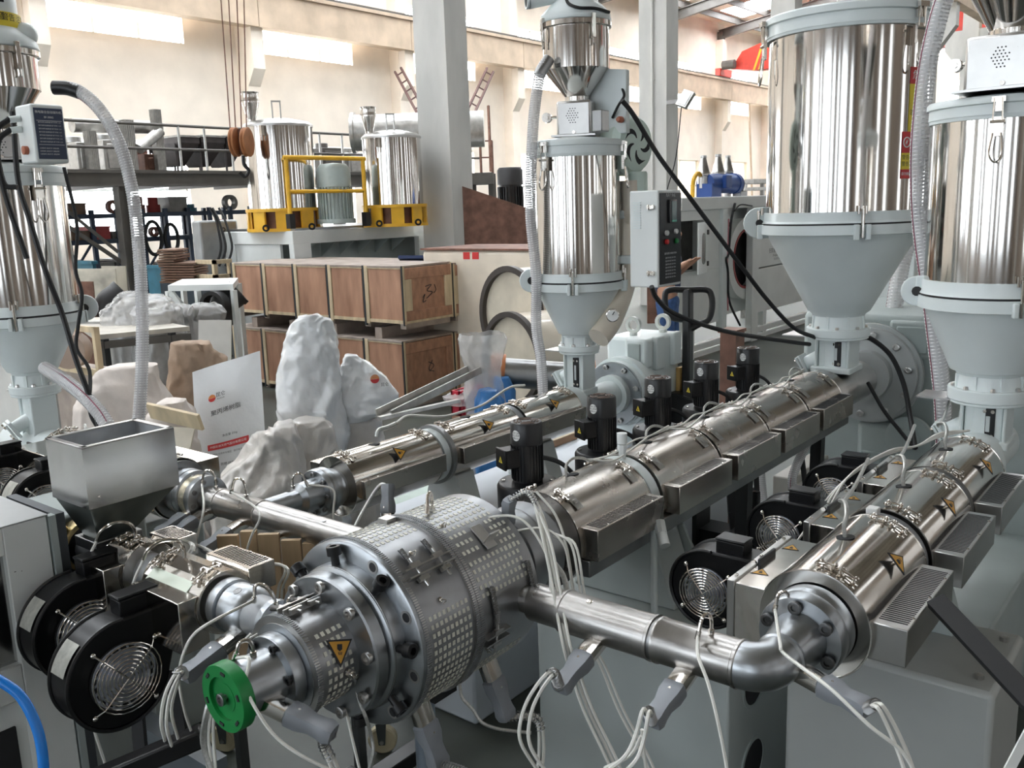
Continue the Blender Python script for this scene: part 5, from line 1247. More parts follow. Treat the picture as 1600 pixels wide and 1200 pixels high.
# ================================================================ CRATES
def scribble(parent, o, x, y, strokes, s, m=ink, r=.004):
    mb = MB()
    for st in strokes: mb.tube([Vector(o)+Vector(x)*a*s+Vector(y)*b*s for a, b in st], r, 4, 4)
    mb.build('handwriting', m, parent)
SCR = [[[(-.5, .5), (.3, .6), (-.3, .1), (.4, -.1), (-.4, -.6)], [(.7, .6), (.9, .1), (.6, -.2)], [(-.9, -.5), (-.6, -.2), (-.9, -.9), (-.5, -.8)]],
       [[(-.8, .2), (-.5, .4), (-.6, 0), (-.8, -.2), (-.4, -.2)], [(-.2, .4), (-.1, -.3), (.2, .4), (.3, -.4)], [(.5, .5), (.5, -.4)], [(.5, 0), (.9, .3), (.6, 0), (1., -.5)]],
       [[(-.3, .5), (.4, .1), (-.2, -.4)], [(.2, .6), (-.3, -.2), (.4, -.5)]]]
def crate(label, x0, x1, y0, y1, z0, z1, n, front=True, scr=0, group=None):
    t = thing('wooden_crate', label, 'crate', ((x0+x1)/2, (y0+y1)/2, z0), group)
    zb = z0+.07
    core = MB().span((x0+.02, y0+.02, zb), (x1-.02, y1-.02, z1-.02)); core.build('crate_body', dark, t)
    w_ = (x1-x0)/n
    for k in range(n):
        a, b = x0+w_*k, x0+w_*(k+1)
        if front:
            MB().span((a+.075, y0+.004, zb+.02), (b-.028, y0+.022, z1-.035)).build('side_panel', wood, t, bev=.003)
            MB().span((a+.022, y0-.008, zb-.03), (a+.072, y0+.016, z1-.005)).build('batten', pine, t, bev=.003)
            MB().span((a-.004, y0-.010, zb-.05), (a+.020, y0+.012, z1)).build('gap_strip', gap_strip, t)  # dark strip in place of the gap beside each batten
        MB().span((a+.004, y0-.006, z1-.022), (b-.004, y1+.004, z1)).build('lid_board', dusty, t, bev=.003)
    if front:
        MB().span((x0+.02, y0-.002, z1-.034), (x1-.02, y0+.018, z1-.022)).build('edge_strip', pine, t)
        MB().span((x0+.02, y0-.004, zb-.012), (x1-.02, y0+.02, zb+.022)).build('edge_strip', pine, t)
    # end face
    h = z1-zb; MB().span((x1-.018, y0+.10, zb+.10), (x1-.004, y1-.08, z1-.12)).build('end_panel', woodend, t)
    MB().span((x1-.012, y0+.02, z1-.135), (x1+.012, y1-.01, z1-.026)).build('end_rail', woodend, t, bev=.003)
    MB().span((x1-.012, y0+.02, zb+.012), (x1+.012, y1-.01, zb+.11)).build('end_rail', woodend, t, bev=.003)
    MB().span((x1-.012, y0+.022, zb+.112), (x1+.014, y0+.115, z1-.137)).build('end_stile', pine if zb > .5 else woodend, t, bev=.003)
    MB().span((x1-.012, y1-.105, zb+.112), (x1+.014, y1-.012, z1-.137)).build('end_stile', pine if zb > .5 else woodend, t, bev=.003)
    MB().span((x1-.01, y0+.0, zb-.02), (x1+.014, y0+.02, z1-.01)).build('corner_strip', pine, t)
    MB().span((x1-.006, y0-.012, zb-.03), (x1+.006, y0+.002, z1)).build('gap_strip', gap_strip, t)  # same dark strip at the corner of the crate
    MB().span((x1-.01, y1-.012, zb-.02), (x1+.012, y1+.004, z1-.01)).build('corner_strip', pine, t)
    MB().span((x1-.008, y0, zb-.012), (x1+.012, y1, zb+.010)).build('edge_strip', pine, t)
    for k in range(n+1):
        xx = min(x1-.09, max(x0+.01, x0+w_*k-.04)); MB().span((xx, y0+.03, z0), (xx+.08, y1-.03, zb)).build('skid', dusty, t)
    scribble(t, (x1+.003, (y0+y1)/2+.02, (zb+z1)/2), (0, 1, 0), (0, 0, 1), SCR[scr], .11)
    return t
crate('upper plywood crate of the stack nearer the bags, with battens along its long side', -9.32, -6.48, 6.37, 7.08, .815, 1.45, 5, scr=0)
crate('upper plywood crate at the back, beside the cream machine', -9.32, -6.48, 7.11, 7.72, .815, 1.43, 5, front=False, scr=1)
crate('lower plywood crate behind the standing white bags', -9.40, -6.50, 6.35, 7.08, .0, .70, 5, scr=2)
crate('lower plywood crate at the back, behind the clear plastic bag', -9.40, -6.50, 7.11, 7.75, .0, .70, 5, front=False, scr=2)
for i, x in enumerate((-9.0, -8.3, -7.6, -6.9)): 
    tag_ = single(MB().span((x-.05, 6.40, .70), (x+.05, 7.70, .815)), 'timber_spacer', dusty, 'dusty timber spacer under the upper crates, %s from the left' % ('first', 'second', 'third', 'fourth')[i], 'timber', 'timber spacers between the crates')

# ================================================================ BAGS
import mathutils
def bagmesh(o, prof, right, fwd, nz=.02, sc=4., n=40, sub=5, seed=0., pw=3.2, top_open=False, floor=True):
    """soft sack: rings of superellipse cross-section, (height, half width, half depth, shift along right, shift along fwd)"""
    o = Vector(o); x = Vector(right).normalized(); y = Vector(fwd).normalized()
    prof = list(prof)
    if floor and o.z > .05: h0, a0_, b0_, dx0, dy0 = prof[0]; prof = [(-o.z, a0_*1.08, b0_*1.08, dx0, dy0), (-o.z*.5, a0_*1.1, b0_*1.1, dx0, dy0)]+prof
    P = np.array(prof, float); R = []; N_ = mathutils.noise.noise; n = 84; sub = max(sub*2, 10)
    for i in range(len(P)-1):
        for k in range(sub): t = k/sub; R.append(P[i]*(1-t)+P[i+1]*t)
    R.append(P[-1])
    vs = []; fs = []
    for h, a, b, dx, dy in R:
        for k in range(n):
            an = 2*PI*k/n; c, s = math.cos(an), math.sin(an)
            u = a*math.copysign(abs(c)**(2/pw), c)+dx; v = b*math.copysign(abs(s)**(2/pw), s)+dy
            p = o+x*u+y*v+UP*h; w_ = Vector((p.x, p.y, p.z*.55))
            wp = w_+Vector((N_(w_*3+Vector((seed, 1, 1))), N_(w_*3+Vector((2, seed, 5))), N_(w_*3+Vector((7, 3, seed)))))*.12
            r1 = 1-2*abs(N_(wp*sc*.9+Vector((seed, seed, 0)))); r2 = 1-2*abs(N_(wp*sc*2.1+Vector((0, seed, 9)))); r3 = 1-2*abs(N_(wp*sc*4.6+Vector((5, 0, seed))))
            q = (r1*.75+r2*.5+r3*.24)*nz
            p = p+(x*c*.55+y*s)*q+UP*q*.35; vs.append(p)
    for i in range(len(R)-1):
        for k in range(n): fs.append((i*n+k, i*n+(k+1) % n, (i+1)*n+(k+1) % n, (i+1)*n+k))
    if not top_open: fs.append(tuple((len(R)-1)*n+k for k in range(n)))
    fs.append(tuple(range(n-1, -1, -1)))
    return MB().add(vs, fs)
def facing(p): f = Vector((-p.x, -p.y, 0)).normalized(); return f, Vector((-f.y, f.x, 0))
# printed white sack: flat front sheet with print, standing against the crates
p = atD(368, 775, 5.9); f, s = facing(p); f = (f-s*.10).normalized(); s = Vector((-f.y, f.x, 0))
ps = thing('printed_sack', 'white plastic resin sack with red band and Chinese print, standing before the crates', 'sack', p)
tilt = math.radians(13)
def sackmap(u, v, d=0):   # u across, v up the front sheet
    b = .03*math.cos(u*6.2)*math.sin(min(1, max(0, v/.9))*PI)+.006*math.sin(u*19+v*7)+.008*math.sin(v*11-u*6)
    sk = u*.25 if False else 0
    return p+s*(u+.02*v)+UP*(v+u*.26*min(1, v/.55))+f*(.10+b+d-.10*v)
def sheetgrid(u0, u1, v0, v1, d, nu=20, nv=26, back=None):
    vs = []; fs = []
    for j in range(nv+1):
        for i in range(nu+1):
            u = u0+(u1-u0)*i/nu; v = v0+(v1-v0)*j/nv; vs.append(sackmap(u, v, d if back is None else -back*math.sin(PI*i/nu)**.5*(1-.9*max(0, (j/nv))**2)))
    for j in range(nv):
        for i in range(nu): a = j*(nu+1)+i; fs.append((a, a+1, a+nu+2, a+nu+1))
    return vs, fs
mb = MB(); mb.add(*sheetgrid(-.205, .215, 0, .885, 0)); mb.add(*sheetgrid(.215, -.205, 0, .885, 0, back=.16))
sk = mb.build('sack_body', bagw, ps, smooth=60)
mb = MB(); put_text(mb, '聚丙烯树脂', .037, (0, 0, 0), s, UP, fn=lambda u, v: sackmap(u-.014, .595+v, .004))
put_text(mb, '昆仑', .030, (0, 0, 0), s, UP, fn=lambda u, v: sackmap(u-.040, .70+v, .004)); put_text(mb, 'KunLun', .014, (0, 0, 0), s, UP, fn=lambda u, v: sackmap(u-.040, .677+v, .004))
put_text(mb, '净含量 25kg', .018, (0, 0, 0), s, UP, fn=lambda u, v: sackmap(u, .435+v, .004)); put_text(mb, '地址:北京市东城区   执行标准 GB/T', .014, (0, 0, 0), s, UP, fn=lambda u, v: sackmap(u, .325+v, .004))
put_text(mb, '防晒 防潮 小心轻放', .02, (0, 0, 0), s, UP, fn=lambda u, v: sackmap(u+.02, .255+v, .004)); mb.build('lettering', ink, sk, smooth=0)
mb = MB(); vs = []; fs = []
for i in range(15):
    for v in (.355, .395): vs.append(sackmap(-.140+.255*i/14, v, .003))
for i in range(14): fs.append((2*i, 2*i+2, 2*i+3, 2*i+1))
mb.add(vs, fs).build('red_band', inkr, sk, smooth=0)
mb = MB(); put_text(mb, '中国石油天然气股份有限公司', .0175, (0, 0, 0), s, UP, fn=lambda u, v: sackmap(u-.013, .375+v, .005)); mb.build('lettering', inkw, sk, smooth=0)
def rosette(u0, v0, r, mapf, parent):
    mb = MB(); mb2 = MB()
    for k in range(10):
        a0, a1 = PI*k/10, PI*(k+.9)/10
        mb2.add([mapf(u0, v0+r*.05, .0045), mapf(u0+r*math.cos(a0), v0+r*math.sin(a0), .0045), mapf(u0+r*math.cos((a0+a1)/2), v0+r*1.05*math.sin((a0+a1)/2), .0045), mapf(u0+r*math.cos(a1), v0+r*math.sin(a1), .0045)], [(0, 1, 2, 3)])
    vs = [mapf(u0, v0, .0045)]+[mapf(u0+r*math.cos(a), v0+r*.95*math.sin(a), .0045) for a in np.linspace(PI, 2*PI, 12)]
    mb.add(vs, [(0, i, i+1) for i in range(1, 12)])
    o = mb.build('red_emblem', inkr, parent, smooth=0)
    if o.parent.parent is None: mb2.build('emblem_rays', mat('orange_print', (.72, .25, .06), .5), o, smooth=0)
    else: mb2.build('emblem_rays', mat('orange_print', (.72, .25, .06), .5), parent, smooth=0)
bagmesh(p+UP*.02, [(0, .20, .12, 0, .02), (.05, .18, .08, 0, .02)], s, f, .02, 5, 30, 3, 3.).build('sack_foot', bagw, ps, smooth=60)
rosette(-.093, .69, .022, sackmap, sk); rosette(-.10, .06, .022, sackmap, sk)
mb = MB(); put_text(mb, '昆仑', .030, (0, 0, 0), s, UP, fn=lambda u, v: sackmap(u-.045, .07+v, .004)); mb.build('lettering', ink, sk, smooth=0)
# tall translucent liner bag and folded sacks beside it
p = atD(492, 735, 5.6); f, s = facing(p)
b_ = single(bagmesh(p, [(0, .14, .10, .02, 0), (.15, .17, .12, .02, 0), (.38, .185, .11, .01, 0), (.60, .16, .09, .01, 0), (.78, .13, .07, .03, .02), (.90, .085, .04, .05, .03), (.945, .03, .02, .03, .04)], s, f, .055, 5.5, 48, 6, 3.), 'liner_bag', bagw, 'tall crumpled white plastic liner bag standing in front of the crates', 'bag', smooth=80)
p2 = atD(573, 735, 5.75); f, s = facing(p2); f = (f+s*.2).normalized(); s = Vector((-f.y, f.x, 0))
fo = thing('folded_sack', 'white sack folded over sideways with a round red emblem, beside the tall liner bag', 'sack', p2)
fb = bagmesh(p2+UP*.33, [(0, .06, .05, -.06, .03), (.05, .16, .09, .03, .03), (.14, .175, .08, .03, .02), (.25, .13, .06, .0, .0), (.34, .07, .04, -.03, -.02), (.40, .02, .015, -.04, -.03)], s, f, .035, 6, 40, 5, 5., floor=False).build('sack_body', bagw, fo, smooth=80)
bagmesh(p2-s*.03, [(0, .13, .10, 0, 0), (.18, .14, .10, 0, 0), (.32, .13, .08, 0, 0), (.36, .10, .05, 0, 0)], s, f, .03, 5, 36, 5, 8.).build('lower_fold', bagc, fo, smooth=80)
fm = lambda u, v, d=0: p2+s*(u+.075)+UP*(v+.50)+f*(.105+d)
rosette(-.01, .10, .028, fm, fb)
mb = MB(); put_text(mb, '脂', .05, (0, 0, 0), s, UP, fn=lambda u, v: fm(u-.0, v, .004)); put_text(mb, '昆仑', .025, (0, 0, 0), s, UP, fn=lambda u, v: fm(u+.05, v+.06, .004)); mb.build('lettering', ink, fb, smooth=0)
scribble(fo, p2+s*-.03+UP*.16+f*.125, s, UP, [[(-.9, .3), (-.9, -.4)], [(-.3, 0), (-.1, .4), (-.5, .4), (-.1, -.4), (-.6, -.4), (-.3, 0)], [(.5, .4), (.2, 0), (.5, -.4), (.8, 0), (.5, .4)]], .05, r=.003)
p = atD(405, 800, 5.0); f, s = facing(p)
single(bagmesh(p, [(0, .22, .16, 0, 0), (.12, .22, .16, .01, 0), (.24, .17, .12, .05, 0), (.36, .11, .07, .11, 0), (.46, .04, .03, .16, 0)], s, f, .07, 4.5, 48, 6, 11.), 'cloudy_bag', bagc, 'limp cloudy plastic bag slumped in front of the printed sack', 'bag', smooth=80)
p = atD(492, 760, 5.2); f, s = facing(p)
single(bagmesh(p, [(0, .12, .10, .0, 0), (.2, .13, .10, 0, 0), (.34, .11, .07, 0, 0), (.38, .06, .04, 0, 0)], s, f, .04, 5, 40, 5, 15.), 'crumpled_bag', bagc, 'crumpled grey-white plastic bag at the foot of the tall liner bag', 'bag', smooth=80)
p = atD(318, 720, 6.5); f, s = facing(p)
single(bagmesh(p, [(0, .22, .14, 0, 0), (.3, .20, .13, 0, 0), (.55, .19, .10, .02, 0), (.72, .17, .07, .04, 0), (.84, .10, .05, .0, 0)], s, f, .05, 4.5, 40, 5, 19., pw=4), 'paper_sack', paper, 'brown kraft paper sack standing behind the white printed sack', 'sack', smooth=70)
p = atD(205, 730, 6.0); f, s = facing(p)
single(bagmesh(p, [(0, .28, .2, 0, 0), (.2, .30, .2, 0, 0), (.42, .27, .15, 0, 0), (.56, .20, .10, .02, 0), (.66, .16, .05, .06, 0)], s, f, .05, 4, 44, 5, 23.), 'woven_sack', mat('woven_sack', (.62, .55, .50), .6, var=.1, bump=.3, bscale=30), 'large pale beige woven sack slumped beside the clear hose', 'sack', smooth=70)
p = atD(272, 745, 5.5); f, s = facing(p)
single(bagmesh(p, [(0, .13, .09, 0, 0), (.2, .14, .09, 0, 0), (.38, .11, .06, .02, 0), (.45, .05, .03, .03, 0)], s, f, .05, 5, 36, 5, 27.), 'woven_sack', mat('woven_sack', (.62, .55, .50), .6), 'smaller beige sack tucked behind the rectangular hopper', 'sack', smooth=70)
# plank in front
q0, q1 = atD(233, 641, 5.2), atD(314, 660, 5.0)
single(MB().bar(q0, q1, .02, .10, up=(q1-q0).cross(Vector((.5, .8, .2)))), 'plank', pine, 'short rough wooden plank leaning in front of the beige sacks', 'plank', bev=.003)
single(MB().bar(atD(268, 745, 5.2), atD(286, 668, 5.3), .16, .012), 'board', mat('pale_board', (.52, .47, .38), .6, var=.15), 'pale board standing under the wooden plank', 'board')
# clear bag, blue bag, red crate, steel bars beyond the second extruder
p = atD(757, 640, 6.0); f, s = facing(p)
single(bagmesh(p, [(0, .12, .10, .01, 0), (.12, .12, .10, 0, 0), (.26, .10, .08, 0, 0), (.36, .125, .09, 0, 0), (.46, .145, .10, .01, 0), (.50, .13, .09, .01, 0)], s, f, .03, 6, 40, 6, 31., pw=2.4, top_open=True), 'clear_bag', clear, 'open clear plastic bag standing beside the lower crates', 'bag', smooth=80)
p = atD(765, 645, 5.8); f, s = facing(p)
single(bagmesh(p, [(0, .08, .08, 0, 0), (.07, .08, .07, 0, 0), (.14, .04, .04, -.01, 0)], s, f, .03, 8, 30, 5, 35.), 'blue_bag', bluebag, 'crumpled blue plastic bag inside the foot of the clear bag', 'bag', smooth=80)
p = atD(790, 640, 6.1); f, s = facing(p)
single(bagmesh(p, [(0, .06, .06, 0, 0), (.12, .06, .05, 0, 0), (.22, .04, .03, -.02, 0)], s, f, .02, 9, 24, 5, 37.), 'blue_bag', bluebag, 'smaller blue plastic bag right of the clear bag', 'bag', smooth=80)
a, b = cbox(705, 718, 757, 612, 650, 4.55)
MB_ = single(MB().span((a[0]+.02, a[1]+.02, 0), (b[0]-.02, b[1]-.02, a[2])).span((a[0], a[1], a[2]-.03), (b[0], b[1], a[2])), 'wooden_box', wood, 'wooden box carrying the red plastic crate', 'box')
rc = thing('plastic_crate', 'red plastic crate filled with clear film, beside the clear bag', 'crate', a)
mb = MB(); mb.span(a, (b[0], b[1], a[2]+.01)); t = .012
mb.span(a, (b[0], a[1]+t, b[2])).span((a[0], b[1]-t, a[2]), b).span(a, (a[0]+t, b[1], b[2])).span((b[0]-t, a[1], a[2]), b); mb.build('crate_wall', redcrate, rc)
for k in range(9):
    yy = a[1]+(b[1]-a[1])*(k+.5)/9; MB().span((b[0], yy-.004, a[2]), (b[0]+.006, yy+.004, b[2])).build('rib', redcrate, rc)
c_ = Vector(((a[0]+b[0])/2, (a[1]+b[1])/2, (a[2]+b[2])/2)); bagmesh(c_-UP*.02, [(0, .10, .15, 0, 0), (.05, .10, .16, 0, 0), (.09, .05, .08, 0, 0)], (1, 0, 0), (0, 1, 0), .03, 9, 24, 4, 41., floor=False).build('film', clear, rc, smooth=80)
q0, q1 = atD(600, 652, 5.0), atD(746, 580, 5.9); n_ = (q1-q0).normalized(); R = Matrix((basis(q1-q0)[0], basis(q1-q0)[1], n_)).transposed()
ch = MB().box((q0+q1)/2, (.10, .008, (q1-q0).length), R)
for e in (-1, 1): ch.box((q0+q1)/2+R @ Vector((e*.05, .02, 0)), (.008, .045, (q1-q0).length), R)
single(ch, 'steel_channel', galv, 'long grey steel channel leaning across the lower crates', 'steel bar')
single(MB().bar(atD(592, 654, 4.9), atD(717, 626, 5.3), .03, .02), 'steel_bar', galv, 'thin grey steel bar lying below the leaning channel', 'steel bar')
r_ = thing('dark_roller', 'dark steel roller with an orange collar lying behind the second extruder', 'roller', atD(840, 590, 6.2))
q0, q1 = atD(789, 582, 6.2), atD(900, 590, 6.2)
MB().cyl(q0, q1, .10, seg=28).build('roller_body', darksteel, r_); ax = (q1-q0).normalized()
MB().cyl(q0-ax*.10, q0, .125, seg=28).build('collar', mat('orange_collar', (.48, .17, .06), .5), r_); MB().cyl(q1-ax*.02, q1+ax*.12, .13, seg=28).build('collar', mat('orange_collar', (.48, .17, .06), .5), r_)
# pine boards standing behind the left pipe
pb = thing('pine_box', 'box of upright pine boards behind the left pipe, left of the die', 'box', (atD(440, 900, 2.72).x, atD(440, 900, 2.72).y, 0))
for k, (xa, xb, yt) in enumerate(((338, 372, 838), (374, 400, 832), (402, 436, 836), (438, 470, 846), (472, 508, 850), (510, 548, 858))):
    A_, B_ = atD(xa, yt, 2.72), atD(xb-1.5, yt, 2.72); n_ = (B_-A_).cross(UP).normalized()*.018; z_ = A_.z
    P = [Vector((A_.x, A_.y, .60)), Vector((B_.x, B_.y, .60)), Vector((B_.x, B_.y, z_)), Vector((A_.x, A_.y, z_))]; o_ = -n_*(k % 2)*.25
    MB().add([q+o_ for q in P]+[q-n_+o_ for q in P], [(0, 1, 2, 3), (7, 6, 5, 4), (0, 4, 5, 1), (1, 5, 6, 2), (2, 6, 7, 3), (3, 7, 4, 0)]).build('board', mat('pine_board', (.56, .40, .24), .6, var=.2, scale=16, stretch=(1, 1, .15)), pb)
A_, B_ = atD(345, 838, 2.80), atD(540, 858, 2.80); A_.z = B_.z = .59; MB().bar(A_, B_, .08, .025).build('box_floor', pine, pb)
for q in (A_, B_): MB().bar(q, Vector((q.x, q.y, 0)), .03).build('leg', mat('stand_dark', (.06, .065, .065), .6), pb)
# cartons
a, b = cbox(845, 862, 903, 690, 735, 3.55)
cb_ = thing('cardboard_box', 'small cardboard box with a printed label standing between the two extruders', 'box', a)
MB().span(a, b).build('box_body', card, cb_, bev=.002); MB().span((b[0]-.02, a[1]+.0, b[2]), (b[0], b[1], b[2]+.002)).build('tape', pine, cb_)
MB().span((b[0], a[1]+.03, a[2]+.03), (b[0]+.001, b[1]-.06, b[2]-.05)).build('label', mat('box_label', (.55, .42, .32), .6), cb_)
mb = MB(); put_text(mb, '塑料机械', .035, (b[0]+.0015, (a[1]+b[1])/2-.02, (a[2]+b[2])/2), (0, 1, 0), (0, 0, 1)); mb.build('lettering', ink, cb_, smooth=0)
a, b = cbox(1056, 1062, 1072, 575, 640, 4.3)
single(MB().span(a, b), 'carton', mat('yellow_carton', (.62, .40, .14), .7), 'narrow yellow carton showing between the upright blowers', 'box', bev=.002)
a, b = cbox(1010, 1018, 1040, 640, 670, 3.9)
single(MB().span(a, b), 'white_carton', paintw, 'white box behind the upright blowers', 'box', bev=.003)

# ================================================================ BACKGROUND MACHINES AND STORAGE
def pxspan(mb, x0, x1, y0, y1, d, th=.05):
    """a plate facing the aisle at distance d, of thickness th"""
    P = [atD(x0, y1, d), atD(x1, y1, d), atD(x1, y0, d), atD(x0, y0, d)]
    n = (P[1]-P[0]).cross(P[3]-P[0]).normalized()*th
    return mb.add(P+[q-n for q in P], [(0, 1, 2, 3), (7, 6, 5, 4), (0, 4, 5, 1), (1, 5, 6, 2), (2, 6, 7, 3), (3, 7, 4, 0)])
# long pale machine frame that carries the steel tanks
C = atD(457, 361, 11.4); X1, Y0, z1 = C.x, C.y, C.z
mf = thing('process_machine', 'long pale grey machine frame behind the plywood crates, carrying the two steel tanks', 'machine', (X1-1, Y0+2, 0))
Yb = Y0+4.6
mb = MB(); mb.span((X1-1.6, Y0, z1-.17), (X1, Yb, z1)); mb.build('top_beam', paintw, mf, bev=.01)
for y in (Y0, Y0+2.25, Y0+2.62, Y0+4.3): MB().span((X1-.10, y, 0), (X1, y+.28, z1-.16)).build('upright', paintw, mf, bev=.01)
MB().span((X1-1.6, Y0, 0), (X1-1.25, Y0+.10, z1-.16)).build('upright', paintw, mf, bev=.01)
MB().span((X1-1.58, Y0+.02, 0), (X1-.30, Y0+.06, z1-.17)).build('end_panel', paintw, mf); MB().span((X1-1.2, Y0+.3, 0), (X1-.45, Yb-.2, z1-.18)).build('inner_casing', paintg, mf)
for k in range(6):
    y = Y0+.45+k*.33; MB().prism([(0, 0), (.3, 0), (0, -.2)], (X1-.42, y, z1-.17), (1, 0, 0), (0, 0, 1), -.02).build('gusset', paintg, mf)
MB().span((X1-1.55, Y0+.05, z1), (X1-.02, Yb, z1+.03)).build('deck', darksteel, mf)
def tank(label, px, d, ytop, ybot, hw, fun, rim=None):
    b = atD(px, ybot, d); t = atD(px, ytop, d); r = hw*d/FPX; h = t.z-b.z; c = Vector((b.x, b.y, 0))
    T = thing('mixing_tank', label, 'tank', (b.x, b.y, b.z-.26))
    MB().lathe([(r*.995, b.z), (r*.995, t.z)], c, seg=64).build('tank_shell', mirror, T)
    ld = MB().lathe([(r*1.02, t.z-.015), (r*1.02, t.z+.01), (r*.9, t.z+.05), (r*.4, t.z+.095), (0, t.z+.10)], c, seg=48).build('tank_lid', brushed, T)
    f, s = facing(c)
    o = c-s*r*fun[0]+f*r*.1+Vector((0, 0, t.z+.06)); hf = fun[1]
    MB().lathe([(.055, 0), (.055, .03), (hf*.30, hf*.62), (hf*.30, hf*.70), (hf*.33, hf*.71), (hf*.33, hf*.76), (hf*.30, hf*.77), (hf*.30, hf*.92), (hf*.32, hf)], o, seg=28).build('filler_funnel', chrome, T)
    o = c+f*r*.5+Vector((0, 0, t.z+.07)); g = MB()
    for e in (-1, 1): g.cyl(o+s*e*.05, o+s*e*.05+UP*.22, .010, seg=6)
    g.bar(o+s*-.06+UP*.22, o+s*.06+UP*.22, .02); g.build('lid_handle', brushed, T)
    k = c+f*(r+.005)-s*r*.45+Vector((0, 0, t.z-.08)); MB().box(k, (.05, .04, .12)).cyl(k-UP*.06, k-UP*.12, .012).build('lid_catch', chrome, T)
    q = MB().lathe([(r*1.12, b.z-.02), (r*1.12, b.z+.02), (r*.9, b.z+.02)], c, seg=40).lathe([(r*1.12, b.z-.27), (r*1.12, b.z-.23), (r*.9, b.z-.23)], c, seg=40).build('stand_ring', yellow, T)
    for j in range(9):
        a = 2*PI*j/9; n = Vector((math.cos(a), math.sin(a), 0)); t_ = Vector((-n.y, n.x, 0))
        MB().box(c+n*r*1.05+UP*(b.z-.125), (.02+r*.38, .03, .25), Matrix((t_, n, UP)).transposed()).build('stand_leg', yellow, T)
    MB().lathe([(r*.9, b.z-.26), (r*.9, b.z)], c, seg=30).build('inner_drum', rust, T)
    for e in (-.55, .75): MB().ring(c+f*r*1.1+s*r*e+UP*(b.z-.22), f, .02, .045, .015, 16).build('tow_ring', black, T)
    return T
tank('larger steel mixing tank on a yellow stand, nearer the mezzanine', 444, 11.9, 200, 328, 52, (.72, .36))
tank('steel mixing tank on a yellow stand, next to the concrete column', 617, 12.4, 217, 322, 45, (.72, .34))
# grey fan-cooled motor between the tanks
c = atD(526, 345, 11.9); mo = thing('gear_motor', 'grey ribbed motor standing upright between the two steel tanks', 'motor', c)
k = 11.9/FPX
mb = MB().lathe([(24*k, 0), (24*k, 52*k)], c+UP*2*k, seg=36)
for j in range(30):
    a = 2*PI*j/30; mb.box(c+Vector((25*k*math.cos(a), 25*k*math.sin(a), 27*k)), (.035, .012, 48*k), Matrix.Rotation(a, 3, 'Z'))
mb.build('finned_body', motorg, mo)
MB().lathe([(26*k, 52*k), (26*k, 78*k), (20*k, 86*k), (0, 88*k)], c, seg=36).build('fan_cowl', motorg, mo)
MB().lathe([(30*k, -4*k), (30*k, 3*k)], c, seg=30).build('foot_flange', motorg, mo)
# yellow guard rail
gr = thing('guard_rail', 'yellow tubular guard rail on the machine frame in front of the tanks', 'rail', atD(512, 355, 11.3))
A_, B_ = atD(455, 356, 11.3), atD(573, 352, 11.95); h = (356-250)*11.4/FPX
MB().tube([A_, A_+UP*(h-.06), A_+UP*(h-.012)+(B_-A_)*.012, A_+UP*h+(B_-A_)*.04, B_+UP*h-(B_-A_)*.04, B_+UP*(h-.012)-(B_-A_)*.012, B_+UP*(h-.06), B_], .028, 10, 4).build('rail_hoop', yellow, gr)
MB().cyl(A_+UP*h*.52, B_+UP*h*.52, .024, seg=10).build('mid_rail', yellow, gr)
for q in (A_, B_): MB().box(q+UP*.08, (.08, .08, .18)).build('foot_socket', rubber, gr)

# mezzanine on dark steel
XM = -13.2
def mz(px, py): return atX(px, py, XM)
mzn = thing('mezzanine', 'dark steel mezzanine platform with hand rails along the plastered wall', 'platform', (XM-1.5, 11, 0))
y0, y1 = 4.5, 15.5; zf = mz(250, 266).z
MB().span((XM-.06, y0, zf-.05), (XM+.06, y1, zf)).span((XM-.015, y0, zf-.20), (XM+.015, y1, zf-.05)).span((XM-.06, y0, zf-.24), (XM+.06, y1, zf-.20)).build('edge_beam', steelbeam, mzn, smooth=0)
MB().span((XM-3.2, y0, zf-.03), (XM-.03, y1, zf)).build('deck', steelbeam, mzn)
for y in np.arange(y0+.5, y1, 1.0): MB().span((XM-3.2, y-.04, zf-.2), (XM, y+.04, zf-.03)).build('joist', steelbeam, mzn, smooth=0)
for y in (mz(193, 330).y, mz(193, 330).y+4.2, mz(193, 330).y-3.8):
    MB().span((XM-.08, y-.09, 0), (XM+.08, y-.07, zf-.24)).span((XM-.08, y+.07, 0), (XM+.08, y+.09, zf-.24)).span((XM-.01, y-.08, 0), (XM+.01, y+.08, zf-.24)).build('post', steelbeam, mzn, smooth=0)
yp = mz(193, 330).y
MB().bar((XM-.1, yp-1.6, zf-.2), (XM-.1, yp, 1.3), .05).bar((XM-.5, yp-1.0, zf-.2), (XM-.1, yp-.1, 1.5), .05).build('brace', steelbeam, mzn, smooth=0)
for zz in (.32, .68): MB().cyl((XM, y0, zf+zz), (XM, y1, zf+zz-.0), .022, seg=8).build('hand_rail', steelbeam, mzn)
for y in [mz(q, 230).y for q in (281, 321, 362, 403, 440, 500, 535)]: MB().cyl((XM, y, zf), (XM, y, zf+.68), .020, seg=8).build('rail_post', galv, mzn)
